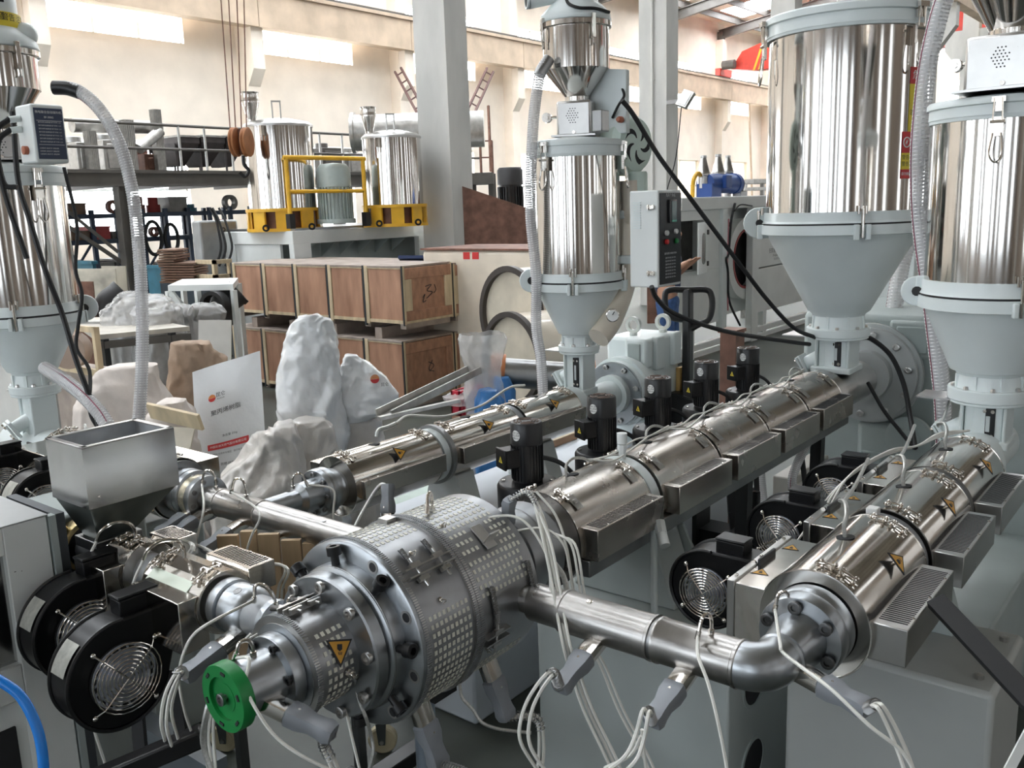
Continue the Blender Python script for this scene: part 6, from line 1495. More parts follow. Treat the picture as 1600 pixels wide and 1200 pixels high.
# things standing on the mezzanine
def single_at(mb, n, m, l, c, g=None, bev=0.): return single(mb, n, m, l, c, g, bev)
for i, (px, w_, y0_, l, m) in enumerate(((147, 16, 205, 'film-wrapped square duct standing on the mezzanine, leftmost of three', galv), (206, 18, 188, 'tall ribbed galvanised duct on the mezzanine behind the clear hose', galv), (252, 15, 172, 'tallest wrapped galvanised duct on the mezzanine with a slanted branch', galv))):
    b = atX(px, 266, XM-.7); t_ = atX(px, y0_, XM-.7); ww = w_*(-b.x)/9.2/80*.62
    ww = w_*12.2/FPX
    mb = MB().span((b.x-ww/2, b.y-ww/2, zf), (b.x+ww/2, b.y+ww/2, t_.z))
    for k in range(5):
        yy = b.y-ww/2+ww*(k+.5)/5; mb.span((b.x+ww/2, yy-ww*.03, zf), (b.x+ww/2+.012, yy+ww*.03, t_.z)); mb.span((b.x-ww/2+ww*k/5+.01, b.y-ww/2-.012, zf), (b.x-ww/2+ww*k/5+.02, b.y-ww/2, t_.z))
    single(mb, 'duct', m, l, 'duct')
single(MB().cyl(atX(217, 233, XM-.6), atX(250, 205, XM-.7), .085, seg=18), 'slanted_duct', galv, 'slanted wrapped round duct between the upright ducts on the mezzanine', 'duct')
single(MB().cyl(atX(112, 196, XM-1.3), atX(250, 199, XM-1.3), .11, seg=18), 'round_duct', galv, 'long round duct lying behind the mezzanine hand rail', 'duct')
for i, (a, b, l) in enumerate(((266, 300, 'dark tapered hopper on the mezzanine, leftmost of three'), (303, 340, 'dark tapered hopper on the mezzanine, middle of three'), (343, 372, 'dark tapered hopper on the mezzanine, beside the orange pulleys'))):
    p0, p1 = atX(a, 212, XM-.8), atX(b, 212, XM-.8); zt = p0.z; zb_ = zf+.12; ym = (p0.y+p1.y)/2; hw = (p1.y-p0.y)/2
    mb = MB(); frustum(mb, (XM-1.3, XM-.9, ym-hw*.35, ym+hw*.35, zb_), (XM-1.6, XM-.6, ym-hw, ym+hw, zt-.12)); frustum(mb, (XM-1.6, XM-.6, ym-hw, ym+hw, zt-.12), (XM-1.6, XM-.6, ym-hw, ym+hw, zt))
    for sx in (-1.5, -.7): mb.cyl((XM+sx, ym-hw*.9, zf), (XM+sx, ym-hw*.9, zt), .02, seg=6)
    t = thing('tapered_hopper', l, 'hopper', (XM-1.1, ym, zf)); mb.build('hopper_body', mat('dark_hopper', (.075, .065, .065), .45, .4, var=.2), t, smooth=0)
    MB().span((XM-1.62, ym-hw-.01, zt-.03), (XM-.58, ym+hw+.01, zt)).build('hopper_rim', galv, t)
for i, (a, b, zt, m, l) in enumerate(((118, 140, .45, galv, 'wrapped grey machine part on the mezzanine beside the left dryer'), (160, 195, .5, galv, 'grey sheet cabinet standing behind the mezzanine rail'), (222, 240, .3, rust, 'reddish box lying on the mezzanine deck'), (500, 530, .5, steelbeam, 'dark machine on the mezzanine between the steel tanks'), (540, 566, .42, galv, 'film-wrapped machine on the mezzanine beside the large round duct'))):
    p0, p1 = atX(a, 260, XM-.9), atX(b, 260, XM-.9)
    mb = MB().span((XM-1.5, p0.y, zf), (XM-.8, p1.y, zf+zt)).cyl((XM-1.1, (p0.y+p1.y)/2, zf+zt), (XM-1.1, (p0.y+p1.y)/2, zf+zt+.10), .12).span((XM-.8, p0.y+.05, zf+.06), (XM-.78, p1.y-.05, zf+zt-.06))
    single(mb, 'machine_part', m, l, 'machine part', bev=.01)
o = atD(555, 208, 15.5)
ld_ = thing('round_housing', 'large round galvanised duct with an open dark mouth, above the steel tanks', 'duct', o-UP*.3)
d_ = Vector((.78, .62, 0)); d_.normalize()
MB().cyl(o-d_*.02, o+d_*2.2, .30, seg=32).build('duct_wall', galv, ld_); MB().ring(o-d_*.05, d_, .20, .34, .06, 32).build('mouth_flange', galv, ld_); MB().cyl(o-d_*.03, o-d_*.015, .21, seg=32).build('dark_mouth', dark, ld_)
for q in (.3, 1.9): MB().box(o+d_*q-UP*((o.z-zf)/2+.0), (.1, .1, (o.z-zf)-.02)).build('stand', steelbeam, ld_)
# chain hoist with rusty sheaves
hz = thing('chain_hoist', 'hoist block with two rusty orange sheaves and a hook hanging on long chains', 'hoist', atD(380, 245, 11.0))
for x, y0_ in ((345, -60), (358, -60), (372, -60), (384, -60)):
    MB().cyl(atD(x+(385-x)*.35+1, 208, 11.0), atD(x-4, y0_, 11.0), .008, seg=6).build('chain', rust, hz)
f, s = facing(atD(385, 225, 12.2))
for dx in (-9, 9): MB().lathe([(.04, -.03), (.17, -.03), (.175, -.02), (.155, 0), (.175, .02), (.17, .03), (.04, .03)], atD(377+dx, 222, 11.0), (f*.35+s*.94), 28).build('sheave', mat('rusty_orange', (.36, .15, .06), .6, var=.2), hz)
MB().box(atD(377, 222, 11.05), (.07, .08, .30)).build('hoist_block', rust, hz); h0 = atD(380, 243, 11.0)
MB().tube([h0, h0-UP*.10, h0-UP*.18+s*.05, h0-UP*.25, h0-UP*.2-s*.06], .022, 8, 5).build('hook', blackm, hz)

# rack of parts under the mezzanine
XR_ = -13.9
rk = thing('storage_rack', 'dark blue steel storage rack full of parts below the mezzanine', 'rack', (XR_-.4, 8.6, 0))
navy = mat('rack_blue', (.035, .05, .085), .5, .2, var=.2)
ya, yb_ = atX(106, 380, XR_).y, atX(392, 345, XR_).y
levels = [atX(200, y, XR_).z for y in (455, 425, 372, 333)]
npost = 8
for k in range(npost+1):
    y = ya+(yb_-ya)*k/npost; MB().span((XR_-.03, y-.03, 0), (XR_+.03, y+.03, levels[-1]+.06)).span((XR_-.83, y-.03, 0), (XR_-.77, y+.03, levels[-1]+.06)).build('upright', navy, rk, smooth=0)
    if k < npost and k % 3 == 0: MB().bar((XR_, y, levels[1]), (XR_, y+(yb_-ya)/npost, levels[2]), .03).build('brace', navy, rk, smooth=0)
for z in levels:
    MB().span((XR_-.82, ya, z-.07), (XR_+.02, yb_, z)).build('shelf', navy, rk, smooth=0)
rr = random.Random(5); KN = [('parts_box', 'box'), ('steel_block', 'steel block'), ('ring_part', 'ring'), ('tool_case', 'case')]
MM = [mat('part_maroon', (.22, .09, .07), .6, var=.25), mat('part_brown', (.20, .13, .09), .65, var=.25), mat('part_teal', (.03, .14, .20), .5, var=.2), mat('part_grey', (.20, .19, .18), .5, .4, var=.2), mat('part_red', (.42, .05, .05), .5), mat('part_sand', (.42, .32, .22), .7)]
MN = ['maroon', 'brown', 'teal blue', 'dark grey', 'red', 'sand coloured']
LV = ['lowest shelf', 'second shelf', 'third shelf', 'top']
cnt = 0
ORD = 'first second third fourth fifth sixth seventh eighth ninth tenth eleventh twelfth thirteenth fourteenth fifteenth sixteenth seventeenth eighteenth nineteenth twentieth'.split()+['item %d' % k for k in range(21, 60)]
for li, z in enumerate(levels):
    y = ya+.1; j = 0
    while y < yb_-.25:
        w_ = rr.uniform(.18, .42); h = rr.uniform(.10, .24) if li < 3 else rr.uniform(.12, .3)
        if rr.random() < .80:
            mi = rr.choice([0, 0, 1, 1, 2, 3, 3, 4, 5]); shape = rr.choice([0, 0, 1, 2]); mb = MB(); j += 1
            if shape == 0: mb.span((XR_-.6, y, z), (XR_-.05, y+w_*.9, z+h)).span((XR_-.62, y-.01, z+h-.025), (XR_-.03, y+w_*.92, z+h)); nm = 'parts_box'
            elif shape == 1: mb.lathe([(w_*.2, 0), (w_*.42, 0), (w_*.42, h*.5), (w_*.3, h*.5), (w_*.3, h), (w_*.2, h)], (XR_-.3, y+w_*.45, z), seg=20); nm = 'flanged_part'
            else: mb.ring((XR_-.12, y+w_*.45, z+h*.5), XP, h*.28, h*.5, .10, 20); nm = 'ring_part'
            what = {'parts_box': 'box', 'flanged_part': 'flanged hub', 'ring_part': 'ring standing on edge'}[nm]
            single(mb, nm, MM[mi], '%s from the left on the dark rack\'s %s, %s %s' % (ORD[j-1], LV[li], MN[mi], what), nm.split('_')[1] if nm != 'parts_box' else 'box', 'parts on the dark storage rack')
            cnt += 1
        y += w_
# hanging loops of belt on the rack
for px, r_p, l in ((240, 26, 'large dark rubber belt loop hanging from the rack'), (268, 22, 'narrow dark belt loop hanging on the rack beside the stacked slats')):
    o = atX(px, 372, XR_+.12); k = 13.8/FPX
    single(MB().tube([o+Vector((0, r_p*k*.55*math.cos(t), r_p*k*1.05*math.sin(t))) for t in np.linspace(0, 2*PI, 25)], .03, 8, 1), 'belt_loop', rubber, l, 'belt')
# grey cabinet door with a number
gc = thing('grey_cabinet', 'grey steel cabinet with the number 18 in front of the storage rack', 'cabinet', atD(345, 420, 12.4))
P = [atD(310, 420, 12.2), atD(380, 418, 12.6)]
a, b = cbox(308, 311, 381, 345, 560, P[0].y)
MB().span(a, (b[0], b[1], b[2])).build('cabinet_body', mat('cabinet_grey', (.36, .37, .37), .35, .2, var=.12), gc, bev=.03)
mb = MB(); put_text(mb, '18', .16, (b[0]+.003, b[1]-.28, b[2]-.16), (0, 1, 0), (0, 0, 1)); mb.build('number', ink, gc, smooth=0)
for k, (x0, x1) in enumerate(((336, 345), (340, 352), (350, 362))):
    single(MB().tube([atD(x0-8, 325, 12.1), atD(x0+2, 345, 12.1), atD(x1, 380, 12.1), atD(x1-2, 400, 12.1), atD(x1-10, 416, 12.1)], .016, 6), 'hanging_cable', rubber, ['black cable hanging over the grey cabinet, leftmost of three', 'black cable hanging over the grey cabinet, middle of three', 'black cable hanging over the grey cabinet, nearest its number'][k], 'cable')
# stacks of wooden slats
for px0, px1, y0_, y1_, l in ((262, 288, 388, 440, 'taller stack of brown wooden slats below the rack'), (288, 316, 408, 440, 'lower stack of brown wooden slats beside the grey cabinet')):
    st = thing('slat_stack', l, 'stack', atD((px0+px1)/2, y1_, 11.5)); n = (y1_-y0_)//4; k = 11.5/FPX; A0 = atD(px0, y1_, 11.5); B0 = atD(px1, y1_, 11.5)
    dv = (B0-A0).normalized(); up = UP
    for j in range(n): MB().box((A0+B0)/2+up*(j*4+1.6)*k+dv*rr.uniform(-.02, .02), ((B0-A0).length, .5, 2.7*k), Matrix((dv, up.cross(dv), up)).transposed()).build('slat', mat('slat_brown', (.20, .115, .075), .7, var=.2), st)
    MB().box((A0+B0)/2-up*(A0.z/2), ((B0-A0).length*1.02, .5, A0.z), Matrix((dv, up.cross(dv), up)).transposed()).build('stack_base', mat('stack_base', (.06, .08, .10), .6), st)
# wooden crate frame near the plywood crates
q = atD(345, 425, 11.0)
wf = thing('open_crate', 'small open wooden crate beside the grey cabinet', 'crate', q)
a, b = cbox(328, 334, 364, 413, 436, q.y)
for z_ in (a[2], b[2]): MB().span((a[0]-.3, a[1], z_), (b[0], a[1]+.04, z_+.05)).span((b[0]-.04, a[1], z_), (b[0], b[1], z_+.05)).build('crate_rail', pine, wf)
MB().span((b[0]-.05, a[1], a[2]), (b[0], a[1]+.05, b[2])).span((b[0]-.05, b[1]-.05, a[2]), (b[0], b[1], b[2])).build('crate_post', pine, wf)
# dark blue bins on the floor below
for k, (x0, x1, y0_, y1_, m, l) in enumerate(((232, 262, 415, 470, MM[2], 'teal steel bin on the floor left of the wooden slats'), (112, 150, 408, 422, MM[2], 'flat teal box behind the leaning sheets'), (240, 300, 445, 480, navy, 'dark blue pallet bin behind the white frame table'))):
    a, b = cbox(x0, x1-6, x1, y0_, y1_, atD(x1-6, y0_, 11.8).y); mb = MB().span((a[0], a[1], 0), b).span((a[0]-.02, a[1]-.02, b[2]-.04), (b[0]+.02, b[1]+.02, b[2])); single(mb, 'steel_bin', m, l, 'bin')
# leaning sheets
for k, (x0, x1, y0_, y1_, d, m, l) in enumerate(((113, 180, 420, 497, 10.5, mat('stained_sheet', (.50, .46, .38), .5, .2, var=.35, scale=4), 'stained pale metal sheet leaning behind the flat trolley'), (158, 196, 416, 480, 10.9, mat('pale_sheet', (.50, .46, .38), .5), 'second pale sheet leaning half hidden behind the first'), (108, 145, 440, 496, 9.6, rust, 'dark framed panel leaning beside the left dryer'))):
    P0, P1, t0, t1 = atD(x0, y1_, d), atD(x1, y1_, d), atD(x0, y0_, d), atD(x1, y0_, d); P0.z = P1.z = 0; nn = (P1-P0).cross(UP).normalized()*.02; mb = MB().add([P0, P1, t1, t0, P0-nn, P1-nn, t1-nn, t0-nn], [(0, 1, 2, 3), (7, 6, 5, 4), (0, 4, 5, 1), (1, 5, 6, 2), (2, 6, 7, 3), (3, 7, 4, 0)]); single(mb, 'metal_sheet', m, l, 'sheet')
# flat trolley with wrapped parts
tr = thing('flat_trolley', 'low flat trolley with a pale deck and dark wheels left of the crates', 'trolley', atD(220, 560, 8.6))
p0, p1 = atD(147, 528, 7.6), atD(295, 512, 8.6); zt = p0.z
c0 = atZ(147, 524, zt); c1 = atZ(296, 510, zt); c2 = atZ(210, 494, zt); c3 = atZ(108, 497, zt)
mb = MB(); vs = [c0, c1, c2, c3]; mb.add([Vector(v) for v in vs]+[Vector(v)-UP*.04 for v in vs], [(0, 1, 2, 3), (7, 6, 5, 4), (0, 4, 5, 1), (1, 5, 6, 2), (2, 6, 7, 3), (3, 7, 4, 0)]); mb.build('deck', mat('trolley_deck', (.52, .48, .42), .6, var=.12), tr, smooth=0)
for u in (.1, .8): 
    q = Vector(c0).lerp(Vector(c1), u); MB().bar(q-UP*.04, Vector((q.x, q.y, .20)), .05).build('leg', blackm, tr); MB().lathe([(.03, -.03), (.12, -.03), (.12, .03), (.03, .03)], (q.x, q.y, .12), (.4, .9, 0), 24).build('wheel', rubber, tr)
MB().bar(Vector(c0)-UP*.09, Vector(c1)-UP*.09, .06).build('side_rail', steelbeam, tr)
def onto(px, py): return atZ(px, py, zt)
single(MB().tube([onto(112, 506), onto(200, 505)], .03, 8, 1).cyl(onto(198, 505), onto(204, 505), .045), 'steel_rod', galv, 'polished steel rod lying on the flat trolley', 'rod')
for px, py, w_, h_, l, m in ((215, 502, 48, 40, 'film-wrapped machine part on the flat trolley', clear), (245, 503, 34, 34, 'second film-wrapped part right of the clear hose on the trolley', clear)):
    o = onto(px, py); k = (o-CAMP).length/FPX; f, s = facing(o)
    single(bagmesh(o, [(0, w_*k*.9, .22, 0, 0), (h_*k*.4, w_*k*.85, .2, 0, 0), (h_*k*.8, w_*k*.5, .13, 0, 0), (h_*k, w_*k*.15, .05, 0, 0)], s, f, .07, 5, 36, 5, px*.1), 'wrapped_part', m, l, 'wrapped part', smooth=80)
    single(bagmesh(o+UP*.01, [(0, w_*k*.7, .17, 0, 0), (h_*k*.5, w_*k*.55, .14, 0, 0), (h_*k*.8, w_*k*.25, .08, 0, 0)], s, f, .03, 5, 24, 4, px*.2), 'metal_casting', galv, 'metal casting inside the wrapping, '+l.split(' on ')[0].split(' right')[0], 'casting', smooth=60)
for x0, x1, y_, r_p, l in ((258, 300, 494, 13, 'film-wrapped roller on the trolley, left one'), (300, 345, 490, 12, 'film-wrapped roller on the trolley, right one with an eye bolt')):
    q0, q1 = atD(x0, y_, 8.9), atD(x1, y_, 9.1); k = 9/FPX
    t = thing('wrapped_roller', l, 'roller', q0); MB().cyl(q0, q1, r_p*k, seg=20).build('roller_body', mat('roller_grey', (.26, .25, .24), .5, .3), t)
    f, s = facing(q0); bagmesh((q0+q1)/2-UP*r_p*k*1.1, [(0, .15, .09, 0, 0), (r_p*k, .17, .11, 0, 0), (r_p*k*2, .14, .08, 0, 0), (r_p*k*2.4, .08, .04, 0, 0)], s, f, .03, 8, 30, 4, x0*.3).build('film_wrap', clear, t, smooth=80)
for px, py, r_p, d, l in ((165, 475, 17, 9.8, 'short black pipe piece behind the wrapped parts'), (348, 478, 20, 9.6, 'black pipe elbow leaning against the plywood crates')):
    o = atD(px, py, d); k = d/FPX; f, s = facing(o)
    single(MB().tube([o+s*.15+UP*.12, o, o-UP*.2], r_p*k, 20, 5).ring(o+s*.14+UP*.11, (s+UP*.8), r_p*k*.8, r_p*k*1.06, .05, 24), 'black_pipe', mat('pipe_black', (.04, .04, .042), .5), l, 'pipe')
# white frame table
wt = thing('frame_table', 'white steel frame table with film-covered top left of the plywood crates', 'table', atD(320, 480, 9.6))
A = [atD(262, 448, 9.2), atD(364, 442, 9.9), atD(364, 432, 10.6), atD(290, 438, 10.2)]; zt2 = A[0].z
A = [atZ(x, y, zt2) for x, y in ((262, 446), (364, 444), (372, 434), (285, 436))]
mb = MB(); mb.add([q for q in A]+[q-UP*.06 for q in A], [(0, 1, 2, 3), (7, 6, 5, 4), (0, 4, 5, 1), (1, 5, 6, 2), (2, 6, 7, 3), (3, 7, 4, 0)]); mb.build('table_top', paintw, wt, smooth=0)
for q in A: MB().bar(q-UP*.06, Vector((q.x, q.y, 0)), .05).build('leg', paintw, wt)
MB().bar(A[0].lerp(A[1], .05)-UP*.08, A[0].lerp(A[1], .4)-UP*.42, .05).bar(A[0].lerp(A[1], .45)-UP*.06, Vector((A[0].lerp(A[1], .45).x, A[0].lerp(A[1], .45).y, 0)), .05).build('brace', paintw, wt)
MB().ring(A[0].lerp(A[1], .75)-UP*.22, (.3, -1, 0), .12, .16, .1, 24).build('black_coil', rubber, wt)
# white board beside the crates, wooden crate frames near the left dryer
P0 = atD(310, 500, 7.9); P1 = atD(361, 500, 7.9); single(MB().bar(Vector((P0.x, P0.y, P0.z/2)), Vector((P1.x, P1.y, P0.z/2)), P0.z, .02, up=(0, 1, 0)) if False else pxspan(MB(), 310, 361, 500, 705, 7.9, .02), 'white_board', mat('board_white', (.58, .56, .52), .5, var=.06), 'white board standing on edge left of the lower crate', 'board')
wc = thing('crate_frame', 'open pine crate frame with rusty parts inside, beside the left dryer cone', 'crate', atD(120, 590, 6.6))
a, b = cbox(60, 146, 152, 512, 588, atD(146, 512, 6.4).y)
for (p_, q_) in (((a[0], a[1], b[2]-.04), (b[0], a[1]+.03, b[2])), ((b[0]-.04, a[1], a[2]-.2), (b[0], a[1]+.04, b[2])), ((a[0], a[1], a[2]), (b[0], a[1]+.03, a[2]+.05))): MB().span(p_, q_).build('crate_rail', pine, wc)
o = atD(118, 545, 6.6); MB().lathe([(.05, 0), (.13, 0), (.13, .12), (.05, .12)], o, (.6, -.8, 0), 24).build('coil_part', mat('dusty_part', (.40, .30, .24), .6), wc)
MB().span((a[0], a[1]+.1, 0), (b[0]-.1, a[1]+.28, a[2])).build('crate_base', dusty, wc)
single(MB().span((-5.35, 4.3, 0), (-5.05, 4.5, .38)).span((-5.37, 4.28, .34), (-5.03, 4.52, .38)), 'wooden_box', wood, 'small wooden box on the floor below the left dryer', 'box')

# cream vacuum tank behind the crates
a, b = cbox(665, 838, 850, 392, 640, atD(838, 392, 8.9).y)
vt = thing('vacuum_tank', 'cream enamelled tank with dark round openings, between the crates and the slim dryer', 'tank', ((a[0]+b[0])/2, a[1]+.4, 0))
MB().span((a[0], a[1], .0), (b[0], a[1]+.9, b[2])).build('tank_body', cream, vt, bev=.04)
MB().span((a[0]-.01, a[1]-.01, b[2]), (b[0]+.01, a[1]+.92, b[2]+.02)).build('lid_edge', rust, vt)
fn = Vector((-.25, -1, 0)).normalized()
for px, py, rp, d, dep in ((818, 492, 75, 8.5, .25), (828, 556, 70, 8.0, .35)):
    o = atD(px, py, d); k = d/FPX
    MB().cyl(o-fn*.4, o+fn*dep*.5, rp*k*.98, seg=40).build('port_tube', cream, vt); o2 = o+fn*dep*.5
    MB().ring(o2, fn, rp*k*.92, rp*k*1.04, .05, 44).build('port_flange', mat('flange_brown', (.07, .06, .055), .5, .3), vt)
    MB().cyl(o2+fn*.002, o2+fn*.006, rp*k*.92, seg=40).build('port_disc', mat('port_beige', (.60, .54, .44), .5, var=.1), vt)
for x0 in (724, 738): MB().span((atY(x0, 400, a[1]).x, a[1]-.004, atY(x0, 405, a[1]).z), (atY(x0+10, 400, a[1]).x, a[1], atY(x0, 394, a[1]).z)).build('red_label', redst, vt)
single(pxspan(MB(), 622, 716, 399, 404, 9.9, .5), 'blue_bar', mat('navy_bar', (.03, .05, .13), .5), 'dark blue bar lying behind the crates below the column', 'bar')
# brown steel ramp, dark motor and pallet stack further back
rp_ = thing('brown_ramp', 'rusty brown sloping steel guard right of the column', 'steel plate', atD(770, 392, 12.8))
MB().prism([(0, 0), (2.9, 0), (2.9, .55), (1.1, .55), (0, .95)], atD(712, 393, 12.9)-UP*.0, Vector((.80, .6, 0)), UP, .06).build('plate', rust, rp_, smooth=0)
MB().prism([(0, 0), (.12, 0), (.12, -1.15), (0, -1.15)], atD(712, 393, 12.9), Vector((.8, .6, 0)), UP, .06).build('leg', rust, rp_, smooth=0); MB().prism([(2.7, 0), (2.9, 0), (2.9, -1.1), (2.7, -1.1)], atD(712, 393, 12.9), Vector((.8, .6, 0)), UP, .06).build('leg', rust, rp_, smooth=0)
c = atD(799, 340, 15.5); k = 15.5/FPX
dm = thing('dark_motor', 'tall black ribbed motor standing upright left of the slim dryer', 'motor', (c.x, c.y, 0))
mb = MB().lathe([(18*k, 8*k), (18*k, 50*k)], c, seg=36)
for j in range(26): an = 2*PI*j/26; mb.box(c+Vector((18.5*k*math.cos(an), 18.5*k*math.sin(an), 28*k)), (.04, .012, 38*k), Matrix.Rotation(an, 3, 'Z'))
mb.build('finned_body', blackm, dm); MB().lathe([(20*k, 50*k), (20*k, 72*k), (17*k, 76*k), (0, 77*k)], c, seg=36).build('fan_cowl', mat('cowl_dark', (.035, .035, .038), .5), dm)
MB().lathe([(13*k, -6*k), (13*k, 8*k)], c, seg=24).build('shaft_flange', blackm, dm); MB().span((c.x-.4, c.y-.4, 0), (c.x+.4, c.y+.4, c.z-6*k)).build('motor_stand', steelbeam, dm, bev=.01)
ps_ = thing('pallet_stack', 'stack of coloured pallet boards behind the slim dryer', 'stack', atD(820, 352, 14.5))
for j in range(8): MB().box(atD(822+rr.uniform(-2, 2), 353-j*3.6, 14.5), (1.0, .7, .03), Matrix.Rotation(.5+rr.uniform(-.1, .1), 3, 'Z')).build('board', [pine, mat('board_green', (.30, .42, .16), .6), MM[4], mat('board_orange', (.58, .34, .14), .6)][(0, 3, 1, 0, 1, 2, 1, 3)[j]], ps_)
q = atD(822, 356, 14.5); MB().box(Vector((q.x, q.y, q.z/2)), (1.0, .7, q.z-.02), Matrix.Rotation(.5, 3, 'Z')).build('stack_base', rust, ps_)
for x0, x1, y0_, y1_, m, l in ((792, 806, 346, 354, MM[2], 'small blue box in front of the pallet boards'), (783, 800, 352, 358, MM[4], 'red part on the sloping brown guard'), (762, 780, 345, 354, MM[5], 'sand coloured wrapped part beside the dark motor')):
    q0 = atD(x0, y1_, 13.3); q1 = atD(x1, y0_, 13.3); mb = MB().span((q0.x, q0.y, q0.z), (q1.x, q0.y+.3, q1.z)).span((q0.x-.01, q0.y-.01, q1.z-.02), (q1.x+.01, q0.y+.31, q1.z)); single(mb, 'parts_box', m, l, 'box')
# dark steel service tower
tw = thing('service_tower', 'dark steel service tower with railings between the columns, below the long ladders', 'tower', atD(752, 340, 20))
def tb(px, py, d=20): return atD(px, py, d)
zdeck = tb(750, 272).z; A0, B0 = tb(733, 272), tb(771, 270); dv = (B0-A0); dv.z = 0
MB().box((A0+B0)/2-UP*.12, (dv.length, .9, .24), Matrix.Rotation(math.atan2(dv.y, dv.x), 3, 'Z')).build('deck', steelbeam, tw)
for q in (A0+dv*.12, A0+dv*.93): MB().bar(Vector((q.x, q.y, 0)), Vector((q.x, q.y, zdeck)), .12).build('post', steelbeam, tw)
for z in (.35, .70): MB().bar(Vector((A0.x, A0.y, zdeck+z)), Vector((B0.x, B0.y, zdeck+z)), .03).build('hand_rail', rust, tw)
for u in (.97, .5): q = A0+dv*u; MB().bar(Vector((q.x, q.y, zdeck)), Vector((q.x, q.y, zdeck+.7)), .04).build('rail_post', rust, tw)
MB().bar(Vector((A0.x, A0.y, zdeck-.3)), Vector((B0.x, B0.y, zdeck-1.3)), .05).build('brace', steelbeam, tw)
MB().bar(tb(763, 165, 20.2), tb(767, 268, 20.2), .045).build('mast', rust, tw)
for (p_, q_, l, n) in (((617, 112), (660, 192), 'dark red steel ladder slanting down from the wall corbel to the concrete column', 6), ((771, 112), (731, 200), 'second dark red ladder, slanting the other way right of the concrete column', 7)):
    t = thing('steel_ladder', l, 'ladder', atD(q_[0], q_[1], 27)); A0, B0 = atD(p_[0], p_[1], 29.5), atD(q_[0], q_[1], 27); f, s = facing(A0); off = (s*.20+UP*.12) if p_[0] < 700 else (-s*.20+UP*.12)
    for e in (0, 1): MB().bar(A0+off*e, B0+off*e, .06).build('side_rail', mat('ladder_rust', (.10, .045, .04), .6), t)
    for j in range(n): q = A0.lerp(B0, (j+.5)/n); MB().bar(q-off*.1, q+off*1.15, .04).build('rung', mat('ladder_rust', (.10, .045, .04), .6), t)
# thin wall services
single(MB().cyl(atX(1170, 150, XW+.6), atX(1176, 330, XW+.6), .06, seg=8), 'down_pipe', plast2, 'thin brown down pipe on the far wall beside the blue motor', 'pipe')

# ================================================================ RIGHT-HAND BACK MACHINE
XB = atD(1064, 350, 11.0).x
def fb(px, py): return atX(px, py, XB)
yq_ = fb(1132, 350).y
rm = thing('haul_off_machine', 'large pale machine with an open door and a round red-rimmed port behind the main extruder', 'machine', (XB-.1, yq_, 0))
yA, yB, yC = fb(1062, 360).y, fb(1170, 350).y, fb(1225, 340).y; zt = fb(1064, 309).z; zb_ = fb(1130, 500).z
yD = fb(1330, 320).y
MB().span((XB-.26, yA-.02, zt-.16), (XB+.04, yD, zt)).build('top_beam', paintw, rm, bev=.012)
MB().span((XB-.26, yA-.02, zb_), (XB-.235, yD, zt-.16)).build('back_panel', paintw, rm)
yq = fb(1132, 350).y
dx0, dx1 = fb(1062, 400).y, fb(1104, 400).y
MB().span((XB-.03, yA-.02, zb_), (XB, dx0, zt-.16)).span((XB-.03, dx0, fb(1080, 345).z), (XB, yq, zt-.16)).span((XB-.03, dx0, zb_), (XB, yq, fb(1080, 425).z)).span((XB-.03, dx1, fb(1080, 425).z), (XB, yq, fb(1080, 345).z)).build('front_panel', paintw, rm, bev=.006)
MB().span((XB-.04, yq-.14, zb_-.1), (XB+.05, yq, zt-.16)).build('corner_post', paint, rm, bev=.006)
p0 = fb(1104, 390); hd = Vector((.25, -.97, 0)); wd = .46; MB().span((XB-.22, dx0, fb(1080, 425).z), (XB-.20, dx1, fb(1080, 345).z)).build('interior_shade', mat('dim_interior', (.07, .065, .06), .7, var=.3), rm)  # dark sheet stands in for the shade inside the doorway
dr_ = MB().prism([(0, 0), (wd, 0), (wd, p0.z-fb(1104, 425).z+fb(1104, 349).z-p0.z+.02), (0, p0.z-fb(1104, 425).z+fb(1104, 349).z-p0.z+.02)], Vector((XB+.01, dx1, fb(1104, 425).z)), hd, UP, .025).build('open_door', paintw, rm, bev=.004)
hh = fb(1104, 349).z-fb(1104, 425).z
MB().prism([(wd*.46+.10*math.cos(t), hh*.5+(.06*math.sin(t))+(hh*.22 if math.sin(t) > 0 else -hh*.22)) for t in np.linspace(0, 2*PI, 21)[:-1]], Vector((XB+.01, dx1, fb(1104, 425).z))-hd.cross(UP).normalized()*.004, hd, UP, .034).build('door_window', mat('tinted_window', (.16, .15, .13), .15, var=.1), dr_)
for u in (.18, .82): MB().box(Vector((XB+.01, dx1-.0, fb(1104, 425).z+hh*u)), (.03, .04, .06)).build('hinge', black, rm)
# ring port bay
ya_, yb2 = fb(1136, 400).y, fb(1172, 400).y
MB().span((XB-.232, yq, zb_), (XB-.225, yb2+.1, zt-.16)).build('bay_back', paintw, rm)
o = Vector((XB-.21, yb2+.02, fb(1168, 405).z)); rp2 = fb(1168, 340).z-fb(1168, 405).z
MB().ring(o, XP, rp2*.72, rp2*.98, .14, 44).build('port_ring', paintw, rm)
MB().ring(o+XP*.10, XP, rp2*.68, rp2*.73, .05, 44).build('red_rim', mat('rim_maroon', (.35, .05, .05), .4), rm); MB().cyl(o+XP*.02, o+XP*.04, rp2*.70, seg=40).build('port_dark', dark, rm)
for zz in (382, 425): q = fb(1148, zz); MB().box((XB-.20, q.y, q.z), (.06, .16, .16)).box((XB-.165, q.y, q.z), (.02, .10, .10)).build('socket_box', mat('socket_dark', (.10, .10, .11), .5), rm, bev=.008)
MB().span((XB-.06, yb2+.0, 0), (XB+.04, yb2+.22, zt-.16)).build('upright', paintw, rm, bev=.008)
q = atD(1158, 355, 6.9)
